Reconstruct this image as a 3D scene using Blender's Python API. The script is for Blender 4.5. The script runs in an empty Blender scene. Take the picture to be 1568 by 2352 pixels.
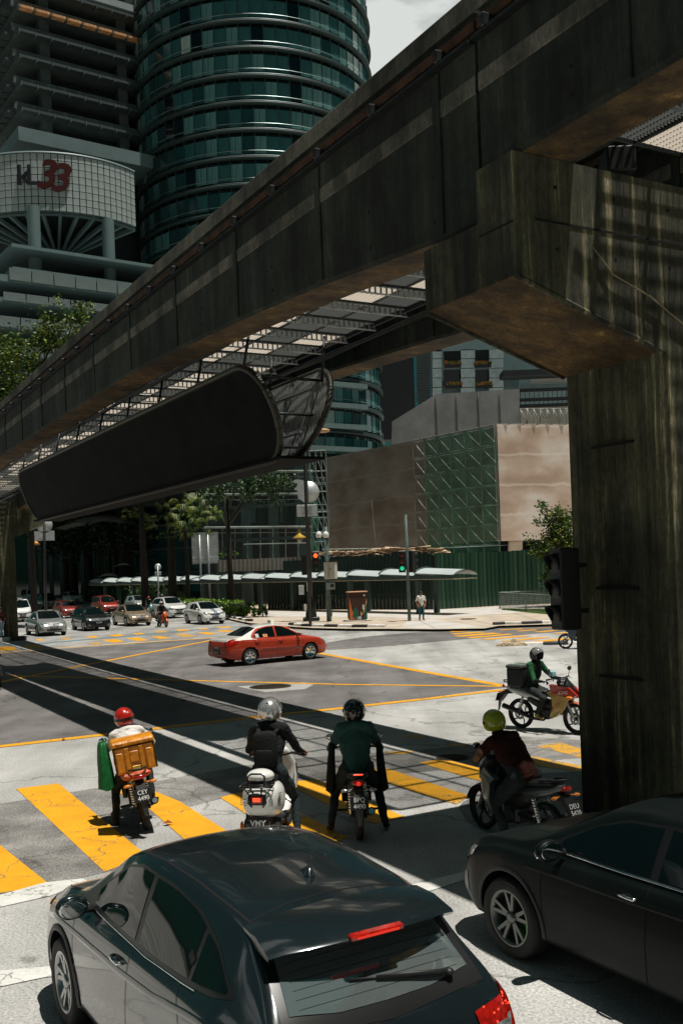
import bpy, bmesh, math, random
import numpy as np
from mathutils import Vector, Matrix, Euler
from mathutils.bvhtree import BVHTree
random.seed(7); RN = np.random.RandomState(5)
S = bpy.context.scene; COL = S.collection; R = math.radians
# ---------------------------------------------------------------- camera
HC, FPX, CX, CY, TR = 3.45, 2287.0, 784.0, 1303.0, 0.037
cd = bpy.data.cameras.new('camera'); cam = bpy.data.objects.new('camera', cd); COL.objects.link(cam)
cam.location = (0, 0, HC); cam.rotation_mode = 'XYZ'
cam.matrix_world = Matrix.Translation((0, 0, HC)) @ Matrix.Rotation(math.atan(TR), 4, 'Y') @ Matrix.Rotation(R(90), 4, 'X')
cd.sensor_fit = 'VERTICAL'; cd.sensor_height = 36; cd.lens = FPX/2351.7*36; cd.shift_y = (CY-1175.9)/2351.7
cd.clip_start = .1; cd.clip_end = 3000
S.camera = cam
# ---------------------------------------------------------------- light
SUN = Vector((.19, -.09, 1)).normalized()
sd = bpy.data.lights.new('sun', 'SUN'); sd.energy = 5; sd.angle = R(.5); sd.color = (1, .955, .885)
so = bpy.data.objects.new('sun', sd); COL.objects.link(so); so.rotation_euler = SUN.to_track_quat('Z', 'Y').to_euler()
W = bpy.data.worlds.new('World'); S.world = W; W.use_nodes = True
nt = W.node_tree; bg = nt.nodes['Background']
sky = nt.nodes.new('ShaderNodeTexSky'); sky.sky_type = 'NISHITA'; sky.sun_disc = False
sky.sun_elevation = math.asin(SUN.z); sky.sun_rotation = math.atan2(SUN.x, SUN.y)
sky.air_density = 1; sky.dust_density = 1
tc = nt.nodes.new('ShaderNodeTexCoord'); mp = nt.nodes.new('ShaderNodeMapping'); mp.inputs['Scale'].default_value = (1, 1, 2.2)
nt.links.new(tc.outputs['Generated'], mp.inputs[0])
nz = nt.nodes.new('ShaderNodeTexNoise'); nz.inputs['Scale'].default_value = 2.6; nz.inputs['Detail'].default_value = 9
nt.links.new(mp.outputs[0], nz.inputs['Vector'])
cr = nt.nodes.new('ShaderNodeValToRGB'); cr.color_ramp.elements[0].position = .58; cr.color_ramp.elements[1].position = .645
nt.links.new(nz.outputs[0], cr.inputs[0])
tint = nt.nodes.new('ShaderNodeMix'); tint.data_type = 'RGBA'; tint.blend_type = 'MULTIPLY'; tint.inputs[0].default_value = 1
nt.links.new(sky.outputs[0], tint.inputs[6]); tint.inputs[7].default_value = (.09, .29, .21, 1)
cl = nt.nodes.new('ShaderNodeMix'); cl.data_type = 'RGBA'
nt.links.new(cr.outputs[0], cl.inputs[0]); nt.links.new(tint.outputs[2], cl.inputs[6]); cl.inputs[7].default_value = (13.8, 14.3, 13.9, 1)
nt.links.new(cl.outputs[2], bg.inputs[0]); bg.inputs[1].default_value = .05
mp.inputs['Location'].default_value = (8.6, .2, 6.6)
S.render.engine = 'CYCLES'; S.cycles.max_bounces = 5; S.cycles.diffuse_bounces = 3; S.cycles.transparent_max_bounces = 12
S.view_settings.view_transform = 'Standard'; S.view_settings.look = 'None'; S.view_settings.exposure = 0; S.view_settings.gamma = 1
S.view_settings.use_curve_mapping = False
# ---------------------------------------------------------------- photo point -> place
def ray(x, y):
    dx, dy = x-CX, y-CY; n = math.sqrt(1+TR*TR)
    return (dx-TR*dy)/n/FPX, (-TR*dx-dy)/n/FPX
def G(x, y, h=0.0):
    a, b = ray(x, y); Z = (h-HC)/b
    return Vector((a*Z, Z, h))
def AZ(x, y, Z):
    a, b = ray(x, y); return Vector((a*Z, Z, HC+b*Z))
ANG = R(29.7); NX, NY = math.cos(ANG), math.sin(ANG); DX, DY = -math.sin(ANG), math.cos(ANG)
def LS(L, s, z=0.0): return Vector((L*NX+s*DX, L*NY+s*DY, z))
# ---------------------------------------------------------------- objects
def tag(o, label=None, cat=None, group=None, kind=None):
    if label: o['label'] = label
    if cat: o['category'] = cat
    if group: o['group'] = group
    if kind: o['kind'] = kind
    return o
def thing(name, label, cat, loc=(0, 0, 0), rz=0, group=None):
    o = bpy.data.objects.new(name, None); COL.objects.link(o); o.location = loc; o.rotation_euler = (0, 0, rz)
    o.empty_display_size = .2
    return tag(o, label, cat, group)
def structure(name, loc=(0, 0, 0), rz=0):
    o = bpy.data.objects.new(name, None); COL.objects.link(o); o.location = loc; o.rotation_euler = (0, 0, rz); o['kind'] = 'structure'
    return o
def link(name, me, parent=None, m=None, loc=None, rot=None):
    o = bpy.data.objects.new(name, me); COL.objects.link(o)
    if parent: o.parent = parent
    if loc is not None: o.location = loc
    if rot is not None: o.rotation_euler = rot
    if m is not None and not me.materials:
        for q in (m if isinstance(m, (list, tuple)) else [m]): me.materials.append(q)
    return o
def copy_tree(o, parent=None):
    c = o.copy(); COL.objects.link(c); c.parent = parent
    for k in list(o.children): copy_tree(k, c)
    return c
class MB:
    def __init__(s): s.v = []; s.f = []; s.m = []; s.sm = []; s.T = Matrix()
    def add(s, vs, fs, mi=0, smooth=False):
        o = len(s.v); s.v += [tuple(s.T @ Vector(p)) for p in vs]; s.f += [tuple(i+o for i in f) for f in fs]
        s.m += [mi]*len(fs); s.sm += [smooth]*len(fs); return s
    def box(s, c, sz, rz=0, mi=0, M=None):
        x, y, z = [q/2 for q in sz]
        P = [Vector(p) for p in ((-x,-y,-z),(x,-y,-z),(x,y,-z),(-x,y,-z),(-x,-y,z),(x,-y,z),(x,y,z),(-x,y,z))]
        Q = M if M is not None else Matrix.Rotation(rz, 4, 'Z')
        c = Vector(c)
        return s.add([Q @ p + c for p in P], [(0,3,2,1),(4,5,6,7),(0,1,5,4),(1,2,6,5),(2,3,7,6),(3,0,4,7)], mi)
    def bbox(s, c, sz, b=.01, mi=0, M=None, sm=False):   # box with chamfered edges
        x, y, z = [q/2 for q in sz]; b = min(b, x*.9, y*.9, z*.9); vs = []
        for sx in (-1,1):
            for sy in (-1,1):
                for sz_ in (-1,1):
                    vs += [(sx*x, sy*(y-b), sz_*(z-b)), (sx*(x-b), sy*y, sz_*(z-b)), (sx*(x-b), sy*(y-b), sz_*z)]
        Q = M if M is not None else Matrix(); c = Vector(c)
        bm = bmesh.new(); [bm.verts.new(v) for v in vs]; bmesh.ops.convex_hull(bm, input=bm.verts); 
        bm.verts.index_update()
        s.add([Q @ v.co + c for v in bm.verts], [tuple(v.index for v in f.verts) for f in bm.faces], mi, sm); bm.free(); return s
    def prism(s, poly, z0, z1, mi=0, axis='z', smooth=False):
        n = len(poly)
        def P(p, h): return (p[0], p[1], h) if axis == 'z' else ((h, p[0], p[1]) if axis == 'x' else (p[0], h, p[1]))
        vs = [P(p, z0) for p in poly]+[P(p, z1) for p in poly]
        s.add(vs, [tuple(range(n))[::-1], tuple(range(n, 2*n))], mi)
        return s.add(vs, [(i, (i+1) % n, n+(i+1) % n, n+i) for i in range(n)], mi, smooth)
    def tube(s, path, r, n=8, mi=0, cap=True, flat=1.0, up=(0, 0, 1), smooth=True):
        path = [Vector(p) for p in path]; rr = r if isinstance(r, (list, tuple)) else [r]*len(path)
        vs = []
        for i, p in enumerate(path):
            t = (path[min(i+1, len(path)-1)]-path[max(i-1, 0)])
            if t.length < 1e-9: t = Vector((0, 0, 1))
            t.normalize(); u = Vector(up)
            if abs(t.dot(u)) > .95: u = Vector((1, 0, 0))
            a = t.cross(u).normalized(); b = a.cross(t)
            q = rr[i] if isinstance(rr[i], (list, tuple)) else (rr[i], rr[i]*flat)
            for k in range(n):
                w = 2*math.pi*k/n; vs.append(p+a*math.cos(w)*q[0]+b*math.sin(w)*q[1])
        fs = [(i*n+k, i*n+(k+1) % n, (i+1)*n+(k+1) % n, (i+1)*n+k) for i in range(len(path)-1) for k in range(n)]
        s.add(vs, fs, mi, smooth)
        if cap: s.add(vs, [tuple(range(n))[::-1], tuple(range((len(path)-1)*n, len(path)*n))], mi)
        return s
    def lathe(s, prof, n=24, mi=0, M=None, smooth=True, a0=0, a1=2*math.pi):
        M = M if M is not None else Matrix(); full = abs(a1-a0-2*math.pi) < 1e-6; c = n if full else n+1
        vs = [M @ Vector((r*math.cos(a0+(a1-a0)*k/n), r*math.sin(a0+(a1-a0)*k/n), z)) for r, z in prof for k in range(c)]
        fs = [(i*c+k, i*c+(k+1) % c, (i+1)*c+(k+1) % c, (i+1)*c+k) for i in range(len(prof)-1) for k in range(n)]
        return s.add(vs, fs, mi, smooth)
    def ell(s, c, r, n=16, m=10, mi=0, M=None, t0=0, t1=math.pi):
        Q = M if M is not None else Matrix(); vs = []; c = Vector(c)
        for i in range(m+1):
            t = t0+(t1-t0)*i/m
            for k in range(n):
                w = 2*math.pi*k/n; vs.append(Q @ Vector((r[0]*math.sin(t)*math.cos(w), r[1]*math.sin(t)*math.sin(w), r[2]*math.cos(t)))+c)
        return s.add(vs, [(i*n+k, (i+1)*n+k, (i+1)*n+(k+1) % n, i*n+(k+1) % n) for i in range(m) for k in range(n)], mi, True)
    def mesh(s, name='m', mats=None):
        me = bpy.data.meshes.new(name); me.from_pydata([tuple(v) for v in s.v], [], s.f)
        me.polygons.foreach_set('material_index', s.m); me.polygons.foreach_set('use_smooth', s.sm)
        for q in (mats if isinstance(mats, (list, tuple)) else ([mats] if mats else [])): me.materials.append(q)
        me.update(); return me
    def build(s, name, mats, parent=None, loc=None, rot=None, wn=False):
        me = s.mesh(name, mats)
        bm = bmesh.new(); bm.from_mesh(me); bmesh.ops.remove_doubles(bm, verts=bm.verts, dist=1e-5)
        bmesh.ops.dissolve_degenerate(bm, edges=bm.edges, dist=1e-6)
        bmesh.ops.recalc_face_normals(bm, faces=bm.faces); bm.to_mesh(me); bm.free()
        return link(name, me, parent, None, loc, rot)
def bake(o, drop=True):      # apply modifiers
    dg = bpy.context.evaluated_depsgraph_get(); e = o.evaluated_get(dg)
    me = bpy.data.meshes.new_from_object(e); old = o.data; o.modifiers.clear(); o.data = me; bpy.data.meshes.remove(old); return o
def text(body, size, m, parent, loc, rot, depth=.002, name='lettering', sx=1, bold=0, align='CENTER', shear=0, space=1):
    cu = bpy.data.curves.new('t', 'FONT'); cu.body = body; cu.size = size; cu.extrude = depth; cu.align_x = align; cu.align_y = 'CENTER'
    cu.offset = bold; cu.resolution_u = 3; cu.shear = shear; cu.space_character = space
    o = bpy.data.objects.new(name, cu); COL.objects.link(o)
    dg = bpy.context.evaluated_depsgraph_get(); me = bpy.data.meshes.new_from_object(o.evaluated_get(dg)); bpy.data.objects.remove(o)
    o = link(name, me, parent, None, loc, rot); o.scale = (sx, 1, 1); me.materials.clear(); me.materials.append(m); return o
# ---------------------------------------------------------------- materials
def _n(nt, t, **kw):
    n = nt.nodes.new(t)
    for k, v in kw.items():
        if hasattr(n, k): setattr(n, k, v)
        else: n.inputs[k.replace('_', ' ')].default_value = v
    return n
def mat(name, col, rough=.6, metal=0, var=.0, scale=4, stretch=(1, 1, 1), bump=0, bscale=None, coat=0, spec=.5, emit=None, estr=0,
        alpha=1, trans=0, ior=1.45, world=False, col2=None, r2=(.35, .65), detail=6, speck=0, sscale=150, subs=0, rvar=0):
    m = bpy.data.materials.new(name); m.use_nodes = True; nt = m.node_tree; b = nt.nodes['Principled BSDF']; L = nt.links.new
    c = tuple(col)+(1,) ; b.inputs['Base Color'].default_value = c; b.inputs['Roughness'].default_value = rough
    b.inputs['Metallic'].default_value = metal; b.inputs['Coat Weight'].default_value = coat; b.inputs['Coat Roughness'].default_value = .04
    b.inputs['Specular IOR Level'].default_value = spec; b.inputs['IOR'].default_value = ior
    if emit: b.inputs['Emission Color'].default_value = tuple(emit)+(1,); b.inputs['Emission Strength'].default_value = estr
    if alpha < 1: b.inputs['Alpha'].default_value = alpha
    if trans: b.inputs['Transmission Weight'].default_value = trans
    if var or bump or col2 or speck:
        if world: src = _n(nt, 'ShaderNodeNewGeometry').outputs['Position']
        else: src = _n(nt, 'ShaderNodeTexCoord').outputs['Object']
        mp = _n(nt, 'ShaderNodeMapping'); mp.inputs['Scale'].default_value = stretch; L(src, mp.inputs[0])
        nz = _n(nt, 'ShaderNodeTexNoise'); nz.inputs['Scale'].default_value = scale; nz.inputs['Detail'].default_value = detail
        nz.inputs['Roughness'].default_value = .62; L(mp.outputs[0], nz.inputs['Vector'])
        out = None
        if var or col2:
            rp = _n(nt, 'ShaderNodeValToRGB'); e = rp.color_ramp.elements; e[0].position = r2[0]; e[1].position = r2[1]
            if col2: e[0].color = c; e[1].color = tuple(col2)+(1,)
            else: e[0].color = tuple(max(0, q*(1-var)) for q in col)+(1,); e[1].color = tuple(min(1, q*(1+var)) for q in col)+(1,)
            L(nz.outputs[0], rp.inputs[0]); out = rp.outputs[0]
        if speck:
            n2 = _n(nt, 'ShaderNodeTexNoise'); n2.inputs['Scale'].default_value = sscale; n2.inputs['Detail'].default_value = 2; L(src, n2.inputs['Vector'])
            mr = _n(nt, 'ShaderNodeMapRange'); mr.inputs[1].default_value = .3; mr.inputs[2].default_value = .7; mr.inputs[3].default_value = 1-speck; mr.inputs[4].default_value = 1+speck
            L(n2.outputs[0], mr.inputs[0])
            mx = _n(nt, 'ShaderNodeVectorMath', operation='SCALE')
            if out: L(out, mx.inputs[0])
            else: mx.inputs[0].default_value = col
            L(mr.outputs[0], mx.inputs['Scale']); out = mx.outputs[0]
        if out: L(out, b.inputs['Base Color'])
        if rvar:
            mr = _n(nt, 'ShaderNodeMapRange'); mr.inputs[3].default_value = rough-rvar; mr.inputs[4].default_value = rough+rvar; L(nz.outputs[0], mr.inputs[0]); L(mr.outputs[0], b.inputs['Roughness'])
        if bump:
            bp = _n(nt, 'ShaderNodeBump'); bp.inputs['Strength'].default_value = bump; bp.inputs['Distance'].default_value = .02
            n3 = _n(nt, 'ShaderNodeTexNoise'); n3.inputs['Scale'].default_value = bscale or scale*4; n3.inputs['Detail'].default_value = 5; L(mp.outputs[0], n3.inputs['Vector'])
            L(n3.outputs[0], bp.inputs['Height']); L(bp.outputs[0], b.inputs['Normal'])
    return m
M = {}
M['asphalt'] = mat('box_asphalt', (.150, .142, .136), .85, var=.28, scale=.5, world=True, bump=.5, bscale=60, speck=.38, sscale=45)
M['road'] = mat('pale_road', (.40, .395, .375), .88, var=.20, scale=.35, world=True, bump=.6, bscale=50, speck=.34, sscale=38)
M['roadfar'] = mat('far_road', (.29, .285, .27), .88, var=.25, scale=.25, world=True, bump=.3, bscale=30, speck=.3, sscale=30)
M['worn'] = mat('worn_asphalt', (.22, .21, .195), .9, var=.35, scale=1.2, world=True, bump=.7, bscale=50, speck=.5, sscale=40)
M['plinth'] = mat('median_concrete', (.16, .17, .16), .85, var=.25, scale=1.5, world=True, bump=.3, bscale=30)
def cracks(m, sc=.20, wd=.009, dk=.62):
    nt = m.node_tree; b = nt.nodes['Principled BSDF']; L = nt.links.new; src = b.inputs['Base Color'].links[0].from_socket
    g = _n(nt, 'ShaderNodeNewGeometry'); nd = _n(nt, 'ShaderNodeTexNoise'); nd.inputs['Scale'].default_value = .7; nd.inputs['Detail'].default_value = 9; L(g.outputs['Position'], nd.inputs['Vector'])
    ad = _n(nt, 'ShaderNodeVectorMath', operation='MULTIPLY_ADD'); L(nd.outputs[1], ad.inputs[0]); ad.inputs[1].default_value = (2.2, 2.2, 2.2); L(g.outputs['Position'], ad.inputs[2])
    v = _n(nt, 'ShaderNodeTexVoronoi', feature='DISTANCE_TO_EDGE'); v.inputs['Scale'].default_value = sc; L(ad.outputs[0], v.inputs['Vector'])
    k = _n(nt, 'ShaderNodeMapRange'); k.inputs[1].default_value = wd*.3; k.inputs[2].default_value = wd; k.inputs[3].default_value = dk; k.inputs[4].default_value = 1; L(v.outputs[0], k.inputs[0])
    # tyre-polished lanes and stains, long along the traffic
    mp = _n(nt, 'ShaderNodeMapping'); mp.inputs['Rotation'].default_value = (0, 0, R(-29.7)); mp.inputs['Scale'].default_value = (1.1, .10, 1); L(g.outputs['Position'], mp.inputs[0])
    z = _n(nt, 'ShaderNodeTexNoise'); z.inputs['Scale'].default_value = .8; z.inputs['Detail'].default_value = 7; L(mp.outputs[0], z.inputs['Vector'])
    k2 = _n(nt, 'ShaderNodeMapRange'); k2.inputs[1].default_value = .35; k2.inputs[2].default_value = .62; k2.inputs[3].default_value = .74; k2.inputs[4].default_value = 1.08; L(z.outputs[0], k2.inputs[0])
    z3 = _n(nt, 'ShaderNodeTexNoise'); z3.inputs['Scale'].default_value = 1.6; z3.inputs['Detail'].default_value = 3; L(g.outputs['Position'], z3.inputs['Vector'])
    k3 = _n(nt, 'ShaderNodeMapRange'); k3.inputs[1].default_value = .26; k3.inputs[2].default_value = .34; k3.inputs[3].default_value = .6; k3.inputs[4].default_value = 1; L(z3.outputs[0], k3.inputs[0])
    a = _n(nt, 'ShaderNodeMath', operation='MULTIPLY'); L(k.outputs[0], a.inputs[0]); L(k2.outputs[0], a.inputs[1]); a2 = _n(nt, 'ShaderNodeMath', operation='MULTIPLY'); L(a.outputs[0], a2.inputs[0]); L(k3.outputs[0], a2.inputs[1])
    s = _n(nt, 'ShaderNodeVectorMath', operation='SCALE'); L(src, s.inputs[0]); L(a2.outputs[0], s.inputs['Scale']); L(s.outputs[0], b.inputs['Base Color'])
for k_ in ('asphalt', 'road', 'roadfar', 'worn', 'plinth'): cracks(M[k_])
def paintmat(name, col, under, wear=.30, ws=3.5):
    m = mat(name, col, .62, var=.10, scale=2.0, world=True, bump=.35, bscale=70, speck=.10, sscale=60)
    nt = m.node_tree; b = nt.nodes['Principled BSDF']; L = nt.links.new
    src = b.inputs['Base Color'].links[0].from_socket
    geo = _n(nt, 'ShaderNodeNewGeometry'); nz = _n(nt, 'ShaderNodeTexNoise'); nz.inputs['Scale'].default_value = ws; nz.inputs['Detail'].default_value = 12; nz.inputs['Roughness'].default_value = .75
    L(geo.outputs['Position'], nz.inputs['Vector'])
    rp = _n(nt, 'ShaderNodeValToRGB'); rp.color_ramp.elements[0].position = wear; rp.color_ramp.elements[1].position = wear+.035
    L(nz.outputs[0], rp.inputs[0])
    # thin cracks
    vz = _n(nt, 'ShaderNodeTexVoronoi', feature='DISTANCE_TO_EDGE'); vz.inputs['Scale'].default_value = .8
    nd = _n(nt, 'ShaderNodeTexNoise'); nd.inputs['Scale'].default_value = 2.2; nd.inputs['Detail'].default_value = 6; L(geo.outputs['Position'], nd.inputs['Vector'])
    ad = _n(nt, 'ShaderNodeVectorMath', operation='MULTIPLY_ADD'); L(nd.outputs[1], ad.inputs[0]); ad.inputs[1].default_value = (.9, .9, .9); L(geo.outputs['Position'], ad.inputs[2])
    L(ad.outputs[0], vz.inputs['Vector'])
    ck = _n(nt, 'ShaderNodeMapRange'); ck.inputs[1].default_value = .002; ck.inputs[2].default_value = .009; L(vz.outputs[0], ck.inputs[0])
    mn = _n(nt, 'ShaderNodeMath', operation='MULTIPLY'); L(rp.outputs[0], mn.inputs[0]); L(ck.outputs[0], mn.inputs[1])
    mx = _n(nt, 'ShaderNodeMix', data_type='RGBA'); L(mn.outputs[0], mx.inputs[0]); mx.inputs[6].default_value = tuple(under)+(1,); L(src, mx.inputs[7])
    L(mx.outputs[2], b.inputs['Base Color']); return m
M['yellow'] = paintmat('yellow_road_paint', (.72, .335, .008), (.13, .11, .09), .33)
M['yellow2'] = paintmat('worn_yellow_road_paint', (.60, .31, .02), (.22, .20, .17), .44)
M['white_paint'] = paintmat('white_road_paint', (.62, .62, .58), (.22, .21, .20), .40, 2.5)
M['blue_paint'] = paintmat('blue_lane_paint', (.11, .20, .23), (.15, .15, .14), .42, 1.2)
M['pave'] = mat('pavement_slabs', (.46, .385, .30), .85, var=.18, scale=.6, world=True, bump=.2, bscale=20)
M['pave2'] = mat('pavement_concrete', (.50, .47, .43), .85, var=.15, scale=.6, world=True)
M['kerb_w'] = mat('kerb_white', (.66, .64, .60), .7, var=.22, scale=3, world=True)
M['kerb_b'] = mat('kerb_black', (.02, .022, .022), .6, var=.4, scale=3, world=True)
M['earth'] = mat('ground', (.12, .115, .10), .9, var=.2, scale=.05, world=True)
def streaky(name, base, dark, light, sx=2.0, sz=.12, k=1.0, world=True, mid=.5):
    m = mat(name, base, .85, bump=.0); nt = m.node_tree; b = nt.nodes['Principled BSDF']; L = nt.links.new
    src = _n(nt, 'ShaderNodeNewGeometry').outputs['Position'] if world else _n(nt, 'ShaderNodeTexCoord').outputs['Object']
    def nzs(sc, st, det=8, ro=.7):
        mp = _n(nt, 'ShaderNodeMapping'); mp.inputs['Scale'].default_value = st; L(src, mp.inputs[0])
        z = _n(nt, 'ShaderNodeTexNoise'); z.inputs['Scale'].default_value = sc; z.inputs['Detail'].default_value = det; z.inputs['Roughness'].default_value = ro; L(mp.outputs[0], z.inputs['Vector']); return z.outputs[0]
    a = nzs(sx, (1, 1, sz)); g = nzs(.55, (1, 1, .8)); f = nzs(22, (1, 1, .35), 6, .8)
    r1 = _n(nt, 'ShaderNodeValToRGB'); e = r1.color_ramp.elements; e[0].position = mid-.10; e[0].color = tuple(dark)+(1,); e[1].position = mid+.12; e[1].color = tuple(base)+(1,)
    x = e.new(mid+.22); x.color = tuple(light)+(1,); L(a, r1.inputs[0])
    r2 = _n(nt, 'ShaderNodeMapRange'); r2.inputs[1].default_value = .38; r2.inputs[2].default_value = .62; r2.inputs[3].default_value = .30; r2.inputs[4].default_value = 1.6; L(g, r2.inputs[0])
    r3 = _n(nt, 'ShaderNodeMapRange'); r3.inputs[1].default_value = .35; r3.inputs[2].default_value = .65; r3.inputs[3].default_value = .55; r3.inputs[4].default_value = 1.3; L(f, r3.inputs[0])
    mu = _n(nt, 'ShaderNodeMath', operation='MULTIPLY'); L(r2.outputs[0], mu.inputs[0]); L(r3.outputs[0], mu.inputs[1])
    sc = _n(nt, 'ShaderNodeVectorMath', operation='SCALE'); L(r1.outputs[0], sc.inputs[0]); L(mu.outputs[0], sc.inputs['Scale']); L(sc.outputs[0], b.inputs['Base Color'])
    bp = _n(nt, 'ShaderNodeBump'); bp.inputs['Strength'].default_value = .5; bp.inputs['Distance'].default_value = .02; L(f, bp.inputs['Height']); L(bp.outputs[0], b.inputs['Normal'])
    return m
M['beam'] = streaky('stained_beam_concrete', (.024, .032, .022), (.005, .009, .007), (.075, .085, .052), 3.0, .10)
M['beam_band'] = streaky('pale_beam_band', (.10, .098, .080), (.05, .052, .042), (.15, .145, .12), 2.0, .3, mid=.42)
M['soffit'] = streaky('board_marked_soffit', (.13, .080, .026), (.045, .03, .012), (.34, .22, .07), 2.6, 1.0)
M['pier'] = streaky('streaked_pier_concrete', (.070, .070, .038), (.010, .014, .009), (.36, .32, .18), 5.0, .05, mid=.46)
M['steel_dark'] = mat('dark_steel', (.03, .035, .035), .5, .6, var=.3, scale=6)
M['galv'] = mat('galvanised_steel', (.30, .33, .33), .45, .6, var=.25, scale=8)
M['rust'] = mat('rusty_rail_steel', (.06, .028, .014), .75, .2, var=.5, scale=3, stretch=(1, 1, 1))
M['tyre'] = mat('tyre_rubber', (.012, .012, .012), .75, bump=.2, bscale=80)
M['rim'] = mat('alloy_rim', (.42, .43, .43), .3, .9)
M['rim_dark'] = mat('dark_rim', (.03, .03, .03), .35, .6)
M['glass'] = mat('tinted_glass', (.003, .006, .006), .02, 0, spec=.5)
M['rear_glass'] = mat('coated_rear_glass', (.30, .36, .36), .03, .75, spec=.8)
M['trim'] = mat('black_trim', (.008, .009, .009), .35)
M['plastic'] = mat('black_plastic', (.012, .013, .013), .5, var=.2, scale=10)
M['gap'] = mat('panel_gap', (.002, .002, .002), .9)
M['chrome'] = mat('chrome', (.7, .72, .72), .08, 1)
M['red_lens'] = mat('red_lamp_lens', (.35, .008, .004), .12, coat=1, var=.5, scale=30)
M['red_lit'] = mat('lit_brake_lamp', (.8, .02, .01), .3, emit=(1, .06, .02), estr=2.2)
M['red_dim'] = mat('lit_brake_lamp_strip', (.6, .02, .01), .3, emit=(1, .03, .01), estr=.5)
M['amber'] = mat('amber_lens', (.75, .22, .02), .2, coat=1)
M['clear_lens'] = mat('headlamp_lens', (.45, .47, .47), .08, .7, var=.6, scale=22)
M['plate'] = mat('number_plate_black', (.01, .01, .01), .4)
M['plate_txt'] = mat('plate_lettering', (.75, .75, .72), .5)
M['white'] = mat('white_gloss', (.70, .70, .66), .3, coat=.6)
# ================================================================ GROUND, ROAD, MARKINGS
def sheet(name, pts, z, m, parent=None, kind=None, cut=0):
    P = [(p.x, p.y, z) for p in pts]
    o = link(name, MB().add(P, [tuple(range(len(P)))]).mesh(name, m), parent)
    bm = bmesh.new(); bm.from_mesh(o.data); bmesh.ops.triangulate(bm, faces=bm.faces)
    for f in bm.faces:
        if f.normal.z < 0: f.normal_flip()
    bm.to_mesh(o.data); bm.free()
    if kind: o['kind'] = kind
    return o
def gp(*a, h=0): return [G(a[i], a[i+1], h) for i in range(0, len(a), 2)]
V3 = Vector
sheet('ground', [V3((-700, -250, 0)), V3((700, -250, 0)), V3((700, 1400, 0)), V3((-700, 1400, 0))], -.02, M['earth'], kind='structure')
road = sheet('road', [V3((-160, -40, 0)), V3((110, -40, 0)), V3((110, 64, 0)), V3((110, 260, 0)), V3((-160, 260, 0))], 0, M['road'], kind='structure')
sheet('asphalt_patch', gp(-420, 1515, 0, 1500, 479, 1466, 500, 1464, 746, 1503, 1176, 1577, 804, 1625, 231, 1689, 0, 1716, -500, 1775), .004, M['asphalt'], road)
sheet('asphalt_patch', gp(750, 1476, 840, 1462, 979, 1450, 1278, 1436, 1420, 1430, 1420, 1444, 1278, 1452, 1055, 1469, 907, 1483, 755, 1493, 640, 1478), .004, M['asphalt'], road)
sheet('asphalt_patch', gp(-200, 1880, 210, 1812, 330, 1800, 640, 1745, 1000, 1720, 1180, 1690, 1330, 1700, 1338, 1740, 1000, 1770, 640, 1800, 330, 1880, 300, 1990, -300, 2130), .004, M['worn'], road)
sheet('far_road_patch', gp(-300, 1478, 0, 1466, 140, 1450, 500, 1412, 540, 1428, 660, 1442, 880, 1448, 640, 1470, 500, 1462, 479, 1464, 141, 1486, 0, 1498, -400, 1512), .0035, M['roadfar'], road)
sheet('far_road_patch', gp(-120, 1462, 30, 1395, 300, 1375, 520, 1385, 560, 1420, 500, 1411, 140, 1449), .003, M['roadfar'], road)
def strip(name, pts, w, z, m, parent=None):      # a painted line of real width along ground points
    vs = []; n = len(pts)
    for i, p in enumerate(pts):
        t = (pts[min(i+1, n-1)]-pts[max(i-1, 0)]).normalized(); q = V3((-t.y, t.x, 0))*w/2
        vs += [(p.x-q.x, p.y-q.y, z), (p.x+q.x, p.y+q.y, z)]
    return link(name, MB().add(vs, [(2*i, 2*i+2, 2*i+3, 2*i+1) for i in range(n-1)]).mesh(name, m), parent or road)
box = structure('box_junction_marking')
strip('yellow_line', gp(-330, 1752, 0, 1715, 231, 1689, 410, 1668, 590, 1647, 804, 1625, 1000, 1603, 1150, 1585), .30, .010, M['yellow'], box)
strip('yellow_line', gp(1170, 1578, 960, 1541, 746, 1503, 620, 1482, 500, 1464), .30, .0105, M['yellow'], box)
strip('yellow_line', gp(500, 1465, 479, 1466, 300, 1478, 141, 1488, 0, 1501, -300, 1530), .30, .011, M['yellow'], box)
strip('yellow_line', gp(490, 1470, 246, 1518, 60, 1555, -300, 1630), .26, .0115, M['yellow'], box)
strip('yellow_line', gp(1150, 1577, 804, 1573, 410, 1563, 59, 1553, -300, 1545), .22, .012, M['yellow'], box)
zeb = structure('zebra_crossing')
def quad(name, m, z, *a, parent=None): return sheet(name, gp(*a), z, m, parent or zeb)
for a in ((-260, 1845, -130, 1838, 118, 2035, 0, 2052, -80, 2060), (38, 1812, 135, 1800, 340, 1968, 240, 2003), (225, 1795, 285, 1789, 414, 1842, 541, 1922, 440, 1943, 345, 1860),
          (505, 1832, 565, 1818, 690, 1868, 800, 1925, 700, 1955), (650, 1797, 730, 1791, 797, 1822, 930, 1877, 860, 1893, 780, 1862),
          (800, 1768, 890, 1766, 1078, 1829, 1047, 1848, 960, 1822), (963, 1752, 1018, 1744, 1094, 1763, 1210, 1795, 1180, 1812, 1081, 1789)):
    quad('zebra_stripe', M['yellow'], .008, *a)
for a in ((1212, 1736, 1338, 1760, 1420, 1776, 1420, 1793, 1338, 1775, 1225, 1758), (1233, 1715, 1285, 1706, 1335, 1721, 1440, 1750, 1420, 1762, 1335, 1741),
          (1027, 1713, 1040, 1707, 1076, 1709, 1060, 1716), (922, 1693, 940, 1688, 984, 1690, 960, 1696), (880, 1727, 950, 1726, 930, 1732, 890, 1733)):
    quad('zebra_stripe', M['yellow2'], .008, *a)
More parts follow.
